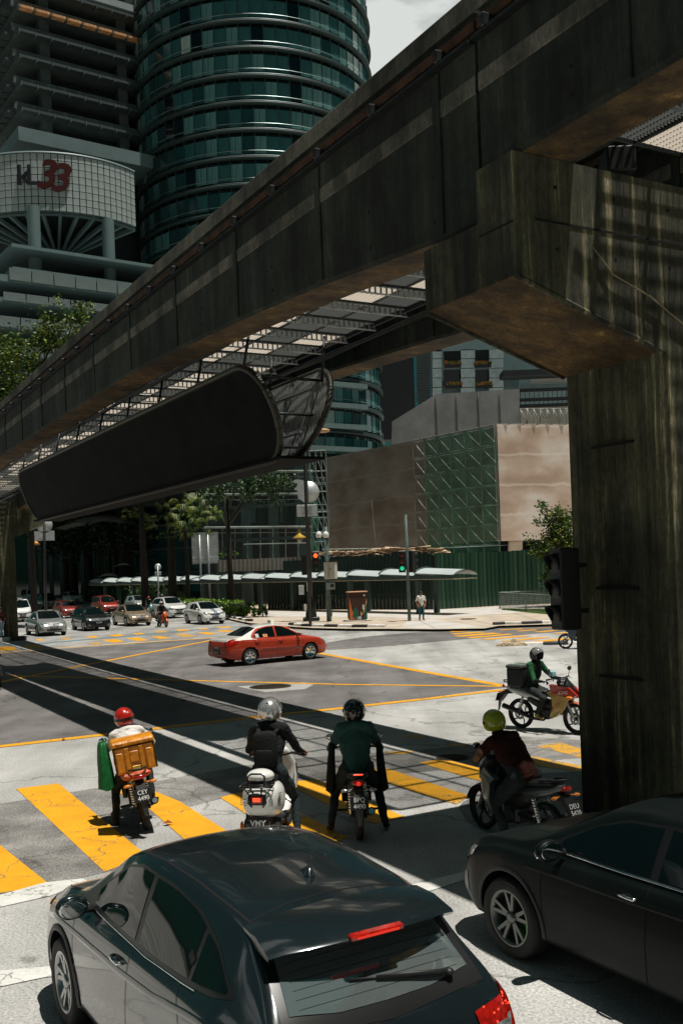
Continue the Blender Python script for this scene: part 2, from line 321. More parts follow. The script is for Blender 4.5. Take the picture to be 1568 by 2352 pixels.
wl = structure('stop_line')
quad('white_line', M['white_paint'], .0085, -200, 2122, 0, 2057, 105, 2028, 190, 2019, 200, 2024, 120, 2058, 0, 2085, -200, 2160, parent=wl)
quad('white_line', M['white_paint'], .0085, 330, 2030, 700, 2020, 935, 2036, 1065, 2003, 1300, 1950, 1360, 1950, 1067, 2022, 942, 2062, 700, 2040, 330, 2060, parent=wl)
quad('white_line', M['white_paint'], .0085, -200, 2252, 0, 2231, 104, 2222, 400, 2190, 400, 2215, 104, 2246, 0, 2268, -200, 2300, parent=wl)
# far crossing on the left with its worn blue lane
fz = structure('zebra_crossing')
strip('blue_lane', gp(-60, 1481, 60, 1481, 110, 1477, 200, 1469, 300, 1461, 420, 1449, 530, 1440, 640, 1438), .85, .007, M['blue_paint'], fz)
def zz(x, y): return (60+x*.32960, 1366.5+y*.32960)   # helper for points read off an enlarged view
FZ = [(320,299,382,296,400,308,335,311),(495,291,560,285,590,297,520,300),(648,281,735,273,768,285,690,291),(820,268,880,263,912,271,845,277),(965,254,1040,249,1075,259,990,264),(1115,242,1190,238,1225,247,1140,252),(1265,234,1330,232,1360,238,1290,240),(1395,222,1490,219,1510,228,1420,230),
      (510,334,590,331,605,342,530,344),(600,312,710,308,765,327,680,333),(770,300,860,296,935,316,850,322),(945,289,1010,286,1095,302,1010,307),(1100,275,1180,270,1275,287,1190,294),(1265,262,1340,259,1420,272,1340,277),(1400,250,1480,246,1540,256,1450,260),(145,309,190,307,215,318,165,319),(60,345,160,345,200,368,80,372)]
for k, q in enumerate(FZ):
    a = []
    for i in range(0, 8, 2): a += [60*.5742+q[i]*.3296, 2380*.5742+q[i+1]*.3296]
    quad('zebra_stripe', M['yellow'] if k % 4 else M['yellow2'], .0095, *a, parent=fz)
quad('zebra_stripe', M['yellow'], .0095, -40, 1487, 30, 1485, 42, 1493, -30, 1497, parent=fz)
ll = structure('lane_marking')
strip('white_line', gp(20, 1457, 140, 1449, 250, 1441.5, 330, 1436, 420, 1428.5, 500, 1421), .30, .0065, M['white_paint'], ll)
for a in ((165, 1447, 95, 1412), (285, 1438.5, 200, 1403), (370, 1432, 270, 1396), (450, 1425.5, 345, 1388)):
    strip('white_line', gp(*a), .14, .0065, M['white_paint'], ll)
# far crossing on the right
rz_ = structure('zebra_crossing')
for q in ((0,718,230,712,215,718,0,730),(0,745,300,722,400,728,60,754),(30,768,440,734,545,742,110,778),(160,786,590,746,680,750,240,793),(310,803,740,763,860,768,400,809),(520,822,930,780,1050,784,600,830),(810,828,1180,792,1320,796,900,838),
          (490,704,740,690,760,694,560,710),(680,716,880,701,920,706,740,720),(860,724,1060,709,1140,712,950,730),(1060,738,1300,722,1320,728,1120,744)):
    a = []
    for i in range(0, 8, 2): a += [1800*.5742+q[i]*.2198, 2250*.5742+q[i+1]*.2198]
    quad('zebra_stripe', M['yellow'], .0095, *a, parent=rz_)
strip('yellow_line', gp(1150, 1448, 1278, 1440, 1400, 1434), .14, .0095, M['yellow'], rz_)
strip('yellow_line', gp(640, 1444.5, 720, 1447, 900, 1449.5), .14, .0095, M['yellow2'], rz_)
sheet('blue_lane', gp(950, 1447, 1060, 1446.5, 1140, 1448, 1080, 1452, 1000, 1450), .007, M['blue_paint'], road)
sheet('pale_patch', gp(545, 1577, 700, 1567.5, 720, 1573, 700, 1583, 610, 1590), .006, M['road'], road)
pl = sheet('traffic_island', gp(1052, 1857, 1062, 1843, 1100, 1826, 1233, 1777, 1340, 1773, 1700, 1800, 1800, 1990, 1400, 2010, 1130, 1915, 1075, 1890), .009, M['plinth'], kind='structure')
def manhole(x, y, r, z=.014, parent=road):
    mb = MB(); mb.lathe([(0, 0), (r*.86, 0), (r*.86, -.004), (r*.93, -.004), (r*.93, .003), (r, .003), (r, -.01)], 28)
    mb2 = MB()
    for i in range(-4, 5):
        w = math.sqrt(max(0, (r*.8)**2-(i*r*.19)**2))
        mb2.box((0, i*r*.19, .003), (2*w, r*.07, .006))
    g = G(x, y); o = mb.build('manhole_cover', M['manhole'], parent, (g.x, g.y, z), None); mb2.build('cover_rib', M['manhole'], o)
    return o
M['manhole'] = mat('cast_iron', (.045, .035, .022), .7, .5, var=.5, scale=12)
manhole(621, 1577.5, .62); manhole(1040, 1741, .3); manhole(1075, 1427, .5, .145)
# pavement of the far corner
PH = .13
pv = sheet('pavement', gp(440, 1399, 532, 1422, 572, 1430.5, 640, 1436, 669, 1439, 717, 1442, 802, 1444, 881, 1444, 1000, 1445, 1112, 1443, 1145, 1437, 1278, 1433, 1400, 1427, 1560, 1420, 1560, 1360, 1100, 1368, 700, 1366, 500, 1366, h=PH), PH, M['pave'], kind='structure')
sheet('pale_slab_strip', gp(600, 1416, 850, 1417, 1000, 1421, 1160, 1409, 1290, 1399, 1290, 1388, 1000, 1400, 700, 1404, 580, 1404, h=PH), PH+.004, M['pave2'], pv)
sheet('pale_slab_strip', gp(935, 1427, 990, 1422, 1045, 1430, 1112, 1441, 1000, 1444, 920, 1441, h=PH), PH+.004, M['pave2'], pv)
for a in ((855, 1433, 800, 1444), (1000, 1444, 960, 1424), (860, 1421, 820, 1432), (1060, 1420, 1130, 1434), (1180, 1408, 1240, 1427), (760, 1424, 740, 1440), (700, 1421, 690, 1438)):
    strip('slab_joint', [V3((p.x, p.y, 0)) for p in gp(*a, h=PH)], .05, PH+.006, M['worn'], pv)
def kerb(pts, name='kerb', L=1.0, w=.34, h=.27, first=0, drop=()):
    k = structure(name); P = gp(*pts); seg = []; tot = 0
    d = [(P[i+1]-P[i]).length for i in range(len(P)-1)]; T = sum(d); n = max(1, round(T/L)); 
    def at(t):
        for i, q in enumerate(d):
            if t <= q or i == len(d)-1: return P[i].lerp(P[i+1], min(1, t/q))
            t -= q
    for i in range(n):
        a, b = at(T*i/n), at(T*(i+1)/n); l = (b-a).length; ang = math.atan2(b.y-a.y, b.x-a.x)
        hh = h*(.35 if i in drop else 1); mb = MB()
        mb.prism([(-w/2, 0), (-w/2+.03, hh-.03), (-w/2+.07, hh), (w/2, hh), (w/2, 0)], -l/2+.006, l/2-.006, axis='x')
        c = (a+b)/2; mb.build('kerb_block', M['kerb_w'] if (i+first) % 2 else M['kerb_b'], k, (c.x, c.y, 0), (0, 0, ang))
    return k
kerb((500, 1411, 532, 1423, 556, 1428, 576, 1431.5), first=1)
kerb((660, 1438, 672, 1441, 702, 1443.5, 760, 1445, 841, 1446, 885, 1445.5), first=1, drop=(0, 10, 11))
kerb((1112, 1444, 1145, 1439, 1175, 1440, 1230, 1438, 1278, 1435.5, 1350, 1431, 1480, 1424), first=1, drop=(0,))
kerb((-90, 1474, -20, 1473, 20, 1472.5, 62, 1470), first=0, L=.8, h=.22)
kerb((1190, 1482, 1226, 1481, 1278, 1480.5, 1420, 1478), first=1, L=1.1, h=.12)
# broken stone end of that kerb
mb = MB(); bm = bmesh.new(); bmesh.ops.create_icosphere(bm, subdivisions=3, radius=1)
for v in bm.verts:
    f = 1+.22*math.sin(v.co.x*5+1)*math.cos(v.co.y*4)+RN.uniform(-.05, .05); v.co = V3((v.co.x*.62*f, v.co.y*.22*f, max(0, v.co.z*.24*f)))
me = bpy.data.meshes.new('stone'); bm.to_mesh(me); bm.free()
M['stone'] = mat('broken_kerb_stone', (.42, .33, .22), .9, var=.4, scale=5, bump=.5)
g = G(1178, 1483); tag(link('stone', me, None, M['stone'], g), 'rough brown stone lying at the broken end of the low far kerb', 'stone')
# small litter on the road
M['leafbrown'] = mat('dry_leaf', (.30, .08, .02), .8)
lf = MB().add([(0, 0, .01), (.05, .02, .035), (.1, 0, .012), (.05, -.035, .02)], [(0, 1, 2), (0, 2, 3)]).mesh('leaf')
lf.materials.append(M['leafbrown'])
for i, (x, y, lab) in enumerate(((372, 1896, 'dry orange leaf on the asphalt beside the left bike shadow'), (145, 1702, 'dry leaf lying on pale concrete left of the delivery rider'), (429, 1612, 'dry brown leaf on the dark asphalt behind the taxi'))):
    g = G(x, y); o = link('fallen_leaf', lf, None, None, (g.x, g.y, .012), (0, 0, i*1.7)); tag(o, lab, 'leaf', 'dry leaves on the road'); o.scale = (1.6, 1.6, 1.6)
# ================================================================ MONORAIL GUIDEWAY
TOP = 10.17
def off(s): return .0004*max(0, s-10)**2
def zb_left(s): return float(np.interp(s, [8, 9.2, 13.1, 16.2, 22, 42, 52, 58, 64, 70], [7.38, 7.38, 7.72, 7.90, 8.15, 8.15, 7.9, 7.6, 7.38, 7.38]))
def zb_right(s): return 7.98
def beam(name, label, L0, s0, s1, zb, ds=1.0, wd=.8):
    t = thing(name, label, 'monorail beam', LS(L0, s0, 0), ANG); n = max(2, int(abs(s1-s0)/ds)+1); ss = np.linspace(s0, s1, n)
    def ext(prof, nm, m, sm=False):      # prof(s) -> closed section [(l, z)...]
        vs = []; k = 0
        for s in ss:
            p = prof(s); k = len(p); vs += [(l+off(s), s-s0, z) for l, z in p]
        fs = [(i*k+j, i*k+(j+1) % k, (i+1)*k+(j+1) % k, (i+1)*k+j) for i in range(n-1) for j in range(k)]
        mb = MB(); mb.add(vs, fs, 0, sm); mb.add(vs, [tuple(range(k)), tuple(range((n-1)*k, n*k))[::-1]]); return mb.build(nm, m, t)
    w = wd
    c = .05
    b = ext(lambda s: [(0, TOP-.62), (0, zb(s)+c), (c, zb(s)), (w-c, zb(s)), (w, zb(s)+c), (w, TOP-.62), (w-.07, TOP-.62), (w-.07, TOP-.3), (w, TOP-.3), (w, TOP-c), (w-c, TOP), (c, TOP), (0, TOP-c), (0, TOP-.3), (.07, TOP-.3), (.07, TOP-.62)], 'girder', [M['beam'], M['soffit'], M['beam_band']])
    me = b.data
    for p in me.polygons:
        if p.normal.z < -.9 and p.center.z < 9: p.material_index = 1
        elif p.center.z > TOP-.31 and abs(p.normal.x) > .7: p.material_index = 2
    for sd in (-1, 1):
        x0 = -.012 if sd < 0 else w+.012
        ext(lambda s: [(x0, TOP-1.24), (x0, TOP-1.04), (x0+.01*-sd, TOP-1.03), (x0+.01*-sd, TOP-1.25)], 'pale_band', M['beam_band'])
        xr = .03 if sd < 0 else w-.03
        ext(lambda s: [(xr-.035, TOP-.52), (xr+.035, TOP-.52), (xr+.035, TOP-.40), (xr-.035, TOP-.40)], 'conductor_rail', M['rust'])
        xc = -.06 if sd < 0 else w+.06
        ext(lambda s: [(xc-.05, TOP-.68), (xc+.05, TOP-.68), (xc+.05, TOP-.64), (xc-.05, TOP-.64)], 'cable_ledge', M['steel_dark'])
    rib = MB().bbox((0, 0, 0), (.035, .16, 1), .01).mesh('rib', M['beam']); br = MB().bbox((0, 0, 0), (.16, .07, .16), .015).mesh('bracket', M['steel_dark'])
    s = math.ceil(s0/3.1)*3.1-2.4
    while s < s1:
        if s > s0+.2:
            h = TOP-.68-zb(s)-.06
            o = link('side_rib', rib, t, None, (off(s)-.012, s-s0, zb(s)+.05+h/2)); o.scale = (1, 1, h)
            o = link('side_rib', rib, t, None, (off(s)+w+.012, s-s0, zb(s)+.05+h/2)); o.scale = (1, 1, h)
        s += 3.1
    th_ = MB().tube([(-.006, 0, 0), (.006, 0, 0)], .022, 8).mesh('tie_hole', M['gap'])
    for s in np.arange(s0+.9, min(s1, 45), 1.55):
        for z in (TOP-.95, (TOP-1.3+zb(s))/2+.1, zb(s)+.25): link('tie_hole', th_, t, None, (off(s)-.002, s-s0, z))
    s = s0+.6
    while s < s1:
        link('rail_bracket', br, t, None, (off(s)-.06, s-s0, TOP-.57)); link('rail_bracket', br, t, None, (off(s)+w+.06, s-s0, TOP-.57)); s += 1.55
    return t
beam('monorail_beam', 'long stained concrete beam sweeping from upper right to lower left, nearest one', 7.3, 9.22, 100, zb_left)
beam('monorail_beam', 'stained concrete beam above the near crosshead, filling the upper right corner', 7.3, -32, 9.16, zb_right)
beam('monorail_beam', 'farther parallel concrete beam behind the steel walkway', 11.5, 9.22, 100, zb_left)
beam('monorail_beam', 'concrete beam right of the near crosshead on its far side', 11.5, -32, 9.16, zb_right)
# piers: crosshead + column
def pier(label, s0, Lc0, Lc1, o=0, end0=7.2, end1=13.0):
    t = thing('pier', label, 'pier', LS(0, 0, 0), ANG)
    s1, s2 = s0+.66, s0+1.75
    zt, zt2, ze, zc = 7.97, 7.36, 6.6, 5.92
    # outline seen along d: (L, z)
    def outl(top, e0, e1): return [(e0+o, top), (e0+o, ze), (Lc0, zc), (Lc1, zc), (e1+o, ze), (e1+o, top)]
    mb = MB()
    mb.prism([(l, z) for l, z in outl(zt, end0, end1)], s0, s1, axis='y'); mb.prism([(l, z) for l, z in outl(zt2, end0, end1)], s1+.002, s2, axis='y')
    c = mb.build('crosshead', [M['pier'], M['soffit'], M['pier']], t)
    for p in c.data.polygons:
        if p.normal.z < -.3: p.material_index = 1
    # chamfer strips where faces meet the sloping underside
    for e, cc in ((end0+o, Lc0), (end1+o, Lc1)):
        for sy in (s0+.02, s2-.02): b2 = MB(); b2.tube([(e, sy, ze), (cc, sy, zc)], .035, 6); b2.build('edge_fillet', M['pier'], t)
    mb = MB(); g = .09
    # column with vertical grooves on every face
    def face(a, b, n):
        out = []
        for i in range(n+1):
            x = a+(b-a)*i/n; out.append(x)
        return out
    L = Lc1-Lc0; Wd = s2-s0
    poly = [(Lc0+.08, s0), (Lc0+L*.34, s0), (Lc0+L*.38, s0+.07), (Lc0+L*.62, s0+.07), (Lc0+L*.66, s0), (Lc1-.08, s0), (Lc1, s0+.08),
            (Lc1, s0+Wd*.36), (Lc1-.07, s0+Wd*.40), (Lc1-.07, s0+Wd*.60), (Lc1, s0+Wd*.64), (Lc1, s2-.08), (Lc1-.08, s2), (Lc0+L*.66, s2), (Lc0+L*.62, s2-.07), (Lc0+L*.38, s2-.07), (Lc0+L*.34, s2), (Lc0+.08, s2), (Lc0, s2-.08),
            (Lc0, s0+Wd*.66), (Lc0+.07, s0+Wd*.62), (Lc0+.07, s0+Wd*.40), (Lc0, s0+Wd*.36), (Lc0, s0+.08)]
    mb.prism(poly, 0.0, zc, axis='z'); mb.build('column', M['pier'], t)
    for z in (1.9, 3.05, 4.9):
        MB().box((Lc0-.012, s0+Wd*.5, z), (.02, Wd*.42, .04)).build('form_joint', M['gap'], t)
    for (x0, x1, z) in ((end0+o+.3, end1+o-.3, 7.25),): MB().box(((x0+x1)/2, s0-.003, z), (x1-x0, .012, .025)).build('form_joint', M['gap'], t)
    for x in np.arange(end0+o+.6, end1+o-.4, .9):
        for z in (7.65, 6.95): MB().tube([(x, s0-.004, z), (x, s0+.004, z)], .025, 8).build('tie_hole', M['gap'], t)
    MB().box((end0+o-.003, s0+.33, 7.2), (.012, .6, .02)).build('form_joint', M['gap'], t)
    for k in range(3):
        MB().bbox(((end0+o+.55+k*.0), s0+.33, zt+.05), (.5, .5, .09), .01).build('bearing', M['steel_dark'], t) if k == 0 else MB().bbox((end0+o+(.5 if k == 1 else 4.7), (s0+1.3) if k == 1 else s0+.33, (zt2+.008) if k == 1 else zt+.05), (.5, .4, .02 if k == 1 else .09), .005).build('bearing', M['steel_dark'], t)
    return t
P1 = pier('huge streaked concrete column with sloping crosshead at right, closest to the viewer', 8.5, 9.42, 12.2)
q = G(44, 1467); L2 = q.x*NX+q.y*NY; s2_ = -q.x*NY+q.y*NX
pier('dark concrete column with crosshead at the far left edge behind the hanging billboard', s2_, L2-2.4, L2, .95)
tube_ = MB(); tube_.tube([LS(8.3, 8.47, 7.05), LS(8.6, 8.46, 6.75), LS(9.2, 8.46, 6.55), LS(10.2, 8.47, 6.05), LS(11.0, 8.47, 5.9)], .010, 6)
o = tube_.build('cable', mat('lit_cable', (.22, .18, .10), .5)); tag(o, 'thin pale cable running diagonally across the near crosshead', 'cable')
# steel walkway between the beams
M['mesh_lit'] = mat('expanded_steel_sunlit', (.62, .55, .47), .55, .1)
M['mesh_dark'] = mat('expanded_steel_shaded', (.05, .055, .05), .7, .3)  # sun and shade on the grating painted as bright and dark panels
def walkway(s0, s1, La, Lb, label, skip=None):
    t = thing('maintenance_walkway', label, 'walkway', LS(0, 0, 0), ANG); zz_ = 8.55; px = (Lb-La)/3; py = 1.2
    def slat(m):
        mb = MB(); y = -py/2+.06
        while y < py/2-.05:
            a = .022; mb.add([(-px/2+.03, y, -a), (px/2-.03, y, -a), (px/2-.03, y+.016, a), (-px/2+.03, y+.016, a)], [(0, 1, 2, 3)]); y += .052
        x = -px/2+.08
        while x < px/2-.04: mb.box((x, 0, -.0), (.010, py-.1, .012)); x += .11
        return mb.mesh('grating', m)
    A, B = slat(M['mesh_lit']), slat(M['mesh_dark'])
    fr = MB()
    for x in (-px/2+.015, px/2-.015): fr.box((x, 0, 0), (.03, py-.02, .06))
    for y in (-py/2+.02, py/2-.02): fr.box((0, y, 0), (px-.06, .03, .06))
    F = fr.mesh('frame', M['steel_dark'])
    j = MB(); w = Lb-La
    j.box((0, 0, .07), (w, .05, .02)); j.box((0, 0, -.07), (w, .05, .02))
    x = -w/2+.06
    while x < w/2: j.box((x, 0, 0), (.03, .02, .13)); x += .12
    J = j.mesh('joist', M['galv'])
    s = s0; i = 0; rn = random.Random(3)
    while s < s1:
        ob = link('joist', J, t, None, ((La+Lb)/2+off(s), s, zz_-.12))
        for k in range(3):
            if skip and skip(s, k): continue
            x = La+px*(k+.5)+off(s)
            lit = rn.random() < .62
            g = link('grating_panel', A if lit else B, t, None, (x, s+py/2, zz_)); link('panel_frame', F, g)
        s += py; i += 1
    for L_ in (La+.02, Lb-.02):
        mb = MB(); ss = np.linspace(s0, s1, 40)
        for a, b in zip(ss[:-1], ss[1:]): mb.box((L_+off((a+b)/2), (a+b)/2, zz_-.02), (.07, (b-a)+.02, .16))
        mb.build('side_channel', M['steel_dark'], t)
    for s in np.arange(s0+.6, s1, 3.6):
        MB().tube([(La+.02+off(s), s, zz_-.1), (La-.3+off(s), s, zz_+.05)], .025, 6).build('hanger', M['steel_dark'], t)
    return t
walkway(10.4, 74, 8.55, 11.05, 'steel grating walkway slung between the two monorail beams left of the pier')
walkway(-14, 8.4, 8.55, 11.05, 'steel mesh walkway above the near crosshead at the right edge')
b = MB(); b.tube([LS(8.5, 5.0, 9.3), LS(9.6, 8.2, 8.1)], .03, 6); b.bbox(LS(9.0, 8.7, 8.2), (.35, .35, .3), .02)
tag(b.build('cable_bracket', M['steel_dark']), 'dark diagonal strut on top of the near crosshead under the mesh', 'bracket')
# conduits along the walkway
for L_, z_, lab in ((8.42, 8.3, 'bundle of dark pipes under the inner edge of the near beam'), (11.2, 8.35, 'bundle of dark pipes along the far monorail beam')):
    mb = MB(); ss = np.linspace(10.5, 74, 34)
    for k in range(3): mb.tube([LS(L_+off(s)+k*.06, s, z_+.02*math.sin(s*2+k)) for s in ss], .03, 6)
    tag(mb.build('pipe_bundle', M['steel_dark']), lab, 'pipes')
# hanging double-sided billboard, V section
def rrect(w, h, r, n=8, r2=None):
    r2 = r if r2 is None else r2; P = []
    for cx, cy, a0, rr in ((w/2, h/2, 0, r), (-w/2, h/2, 90, r2), (-w/2, -h/2, 180, r2), (w/2, -h/2, 270, r)):
        sx, sy = (1 if cx > 0 else -1), (1 if cy > 0 else -1)
        for k in range(n+1):
            a = R(a0+90*k/n); P.append((cx-sx*rr+rr*math.cos(a), cy-sy*rr+rr*math.sin(a)))
    return P
bb = thing('hanging_billboard', 'long dark double billboard with rounded ends hung under the monorail walkway', 'billboard', LS(9.2, 29.0, 0), ANG)
M['bbface'] = mat('billboard_face', (.005, .006, .006), .7, var=.5, scale=1.2, spec=.06); M['bbback'] = mat('ribbed_billboard_back', (.34, .36, .35), .5, .4, var=.2, scale=5)
M['bbrim'] = mat('billboard_rim', (.03, .03, .022), .5, .3)
def panel(Lt, zt, Lb, zbm, ls, face_out, s_off=0):
    hgt = math.hypot(Lt-Lb, zt-zbm); tilt = math.atan2(Lt-Lb, zt-zbm)
    Mx = Matrix.Translation(((Lt+Lb)/2-9.2+.25, s_off, (zt+zbm)/2)) @ Matrix.Rotation(tilt, 4, 'Y')
    pts = [(-y, z) for y, z in rrect(ls, hgt, 1.0)]       # along -y = towards viewer end
    p = MB(); p.T = Mx; p.prism([(y, z) for y, z in pts], -.03, .03, axis='x'); o1 = p.build('display_face', M['bbface'], bb)
    r = MB(); r.T = Mx; n = len(pts); sg = -1 if face_out < 0 else 1
    for i in range(n):
        a, b2 = pts[i], pts[(i+1) % n]
        r.tube([(0.0, a[0], a[1]), (0.0, b2[0], b2[1])], .075, 6, cap=False)
    r.build('rim', M['bbrim'], bb)
    k = MB(); k.T = Mx
    x = -sg*.05
    N = int(ls/.11)
    for i in range(N):
        y = -ls/2+.05+i*.11; e = min(y+ls/2, ls/2-y); hh = hgt/2-.06 if e > 1 else hgt/2-1+math.sqrt(max(0, 1-(1-e)**2))-.06
        k.box((x, y, 0), (.03, .055, 2*hh))
    k.build('back_ribbing', M['bbback'], bb)
    st = MB(); st.T = Mx
    for y in np.arange(-ls/2+.5, ls/2, 1.3): st.box((-sg*.16, y, 0), (.10, .07, hgt-.4))
    for z in (-hgt*.28, hgt*.22): st.box((-sg*.22, 0, z), (.07, ls-.9, .07))
    st.build('back_frame', M['galv'], bb)
panel(8.15, 7.62, 8.85, 5.72, 22.4, -1); panel(10.25, 7.75, 9.55, 5.85, 22.0, 1, .15)
def st_(a, b): k = MB(); k.tube([a, b], .03, 6); k.build('strut', M['steel_dark'], bb)
for y in np.arange(-10.4, 11, 2.6):
    for z, a, b_ in ((7.45, -.75, 1.15), (6.7, -.4, .85), (6.0, -.1, .55)): st_((a, y, z), (b_, y, z))
    st_((-.75, y, 7.45), (-.55, y, 8.4)); st_((1.1, y, 7.45), (1.2, y, 8.4))
k = MB(); k.box((.27, 0, 5.72), (1.0, 22.0, .06)); k.build('bottom_tray', M['bbface'], bb)
# ================================================================ BUILDINGS
def B(name, label, cat, loc=(0, 0, 0), rz=0, group=None): return thing(name, label, cat, loc, rz, group)
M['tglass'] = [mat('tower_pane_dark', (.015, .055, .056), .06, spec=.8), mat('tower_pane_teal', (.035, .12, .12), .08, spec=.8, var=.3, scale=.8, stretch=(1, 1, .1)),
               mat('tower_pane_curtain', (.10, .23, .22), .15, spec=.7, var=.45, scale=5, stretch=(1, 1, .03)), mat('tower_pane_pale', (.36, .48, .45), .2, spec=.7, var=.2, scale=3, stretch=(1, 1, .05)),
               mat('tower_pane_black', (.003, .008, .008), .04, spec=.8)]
M['tband'] = mat('tower_band_aluminium', (.055, .085, .082), .45, .4, var=.2, scale=.5); M['tband2'] = mat('tower_band_dark', (.03, .055, .052), .5, .2)
M['rail'] = mat('tower_rail', (.30, .38, .37), .35, .6)
# ---- round glass tower
def round_tower():
    R0 = 16.4; c = AZ(584, 300, 141); cx, cy = c.x, c.y
    t = B('round_glass_tower', 'tall round teal glass tower with stacked ring bands behind the monorail beam', 'tower', (cx, cy, 0))
    fh = 3.42; nfl = 21; z0 = 10.6; N = 66; pa = 2*math.pi/N
    pw = 2*R0*math.sin(pa/2)-.05
    Pm = [MB().bbox((0, 0, 0), (pw, .06, fh-1.28), .02).mesh('pane', m) for m in M['tglass']]
    core = MB(); core.lathe([(R0-.35, 0), (R0-.35, z0+nfl*fh+2)], 72); core.build('core_wall', M['tglass'][4], t)
    rings = MB()
    dirc = math.atan2(-cy, -cx)      # towards the viewer
    mull = MB().box((0, 0, 0), (.07, .12, fh-1.05)).mesh('mullion', M['tband'])
    rn = random.Random(11); cand = []
    col_m = {k: rn.choices([0, 1, 2, 3, 4], [5, 7, 8, 1, 1])[0] for k in range(N)}
    for fl in range(nfl):
        z = z0+fl*fh
        for nm, prof, m in (('floor_band', [(R0-.2, -.16), (R0+.38, -.15), (R0+.46, -.06), (R0+.46, .06), (R0+.38, .12), (R0-.2, .12)], M['tband2']),
                            ('floor_ledge', [(R0-.2, .16), (R0+.32, .17), (R0+.32, .30), (R0-.2, .32)], M['tband']),
                            ('guard_rail', [(R0+.16, .86), (R0+.22, .86), (R0+.22, .92), (R0+.16, .92)], M['rail'])):
            mb = MB(); mb.lathe([(r, z_+0) for r, z_ in prof], 96, a0=dirc-2.0, a1=dirc+2.0); mb.build(nm, m, t, (0, 0, z))
        for k in range(N):
            a = dirc+(k-N/2+.5)*pa; d = abs(k-N/2+.5)*pa
            if d > 1.75: continue
            r = rn.random(); mi = col_m[k] if r < .45 else rn.choices([0, 1, 2, 3, 4], [5, 7, 8, .7, 1.5])[0]
            if -1.42 < (k-N/2+.5)*pa < -1.15 : mi = 3 if r < .75 else 2      # pale panes painted as sky reflection down the left side
            if .93 < (k-N/2+.5)*pa < 1.02 and r < .4: mi = 3  # a few pale panes painted as reflection on the right too
            cand.append((math.cos(min(d, 1.5))*(1 if z > 12 else .1), a, z, mi, rn.uniform(-.012, .012)))
    cand.sort(key=lambda q: -q[0]-(.3 if q[2] > 28 else 0))
    rest = MB()
    for i, (w, a, z, mi, j) in enumerate(cand):
        p = V3(((R0+.02)*math.cos(a), (R0+.02)*math.sin(a), z+.32+(fh-1.28)/2+.25))
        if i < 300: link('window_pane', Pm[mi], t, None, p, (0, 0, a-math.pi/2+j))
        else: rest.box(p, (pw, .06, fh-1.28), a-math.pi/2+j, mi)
    o = rest.build('window_panes', M['tglass'], t); o['kind'] = 'stuff'
    mm = MB()
    for fl in range(nfl):
        for k in range(N):
            a = dirc+(k-N/2)*pa
            if abs(k-N/2)*pa < 1.75: mm.box(((R0+.08)*math.cos(a), (R0+.08)*math.sin(a), z0+fl*fh+1.6), (.08, .14, fh-.5), a-math.pi/2)
            if k % 2 == 0 and abs(k-N/2)*pa < 1.75: mm.box(((R0+.19)*math.cos(a), (R0+.19)*math.sin(a), z0+fl*fh+.6), (.04, .04, .6), a-math.pi/2)
    o = mm.build('mullions', M['tband'], t); o['kind'] = 'stuff'
    # podium skirt
    pd = MB()
    pd.lathe([(R0+2.5, 0), (R0+2.5, 9.6), (R0, 9.8)], 60); pd.build('podium', M['tglass'][0], t)
    for z in (3.6, 6.6, 9.6):
        mb = MB(); mb.lathe([(R0+2.5, z-.15), (R0+2.9, z-.1), (R0+2.9, z+.15), (R0+2.5, z+.2)], 60); mb.build('podium_band', M['tband'], t)
    return t
round_tower()
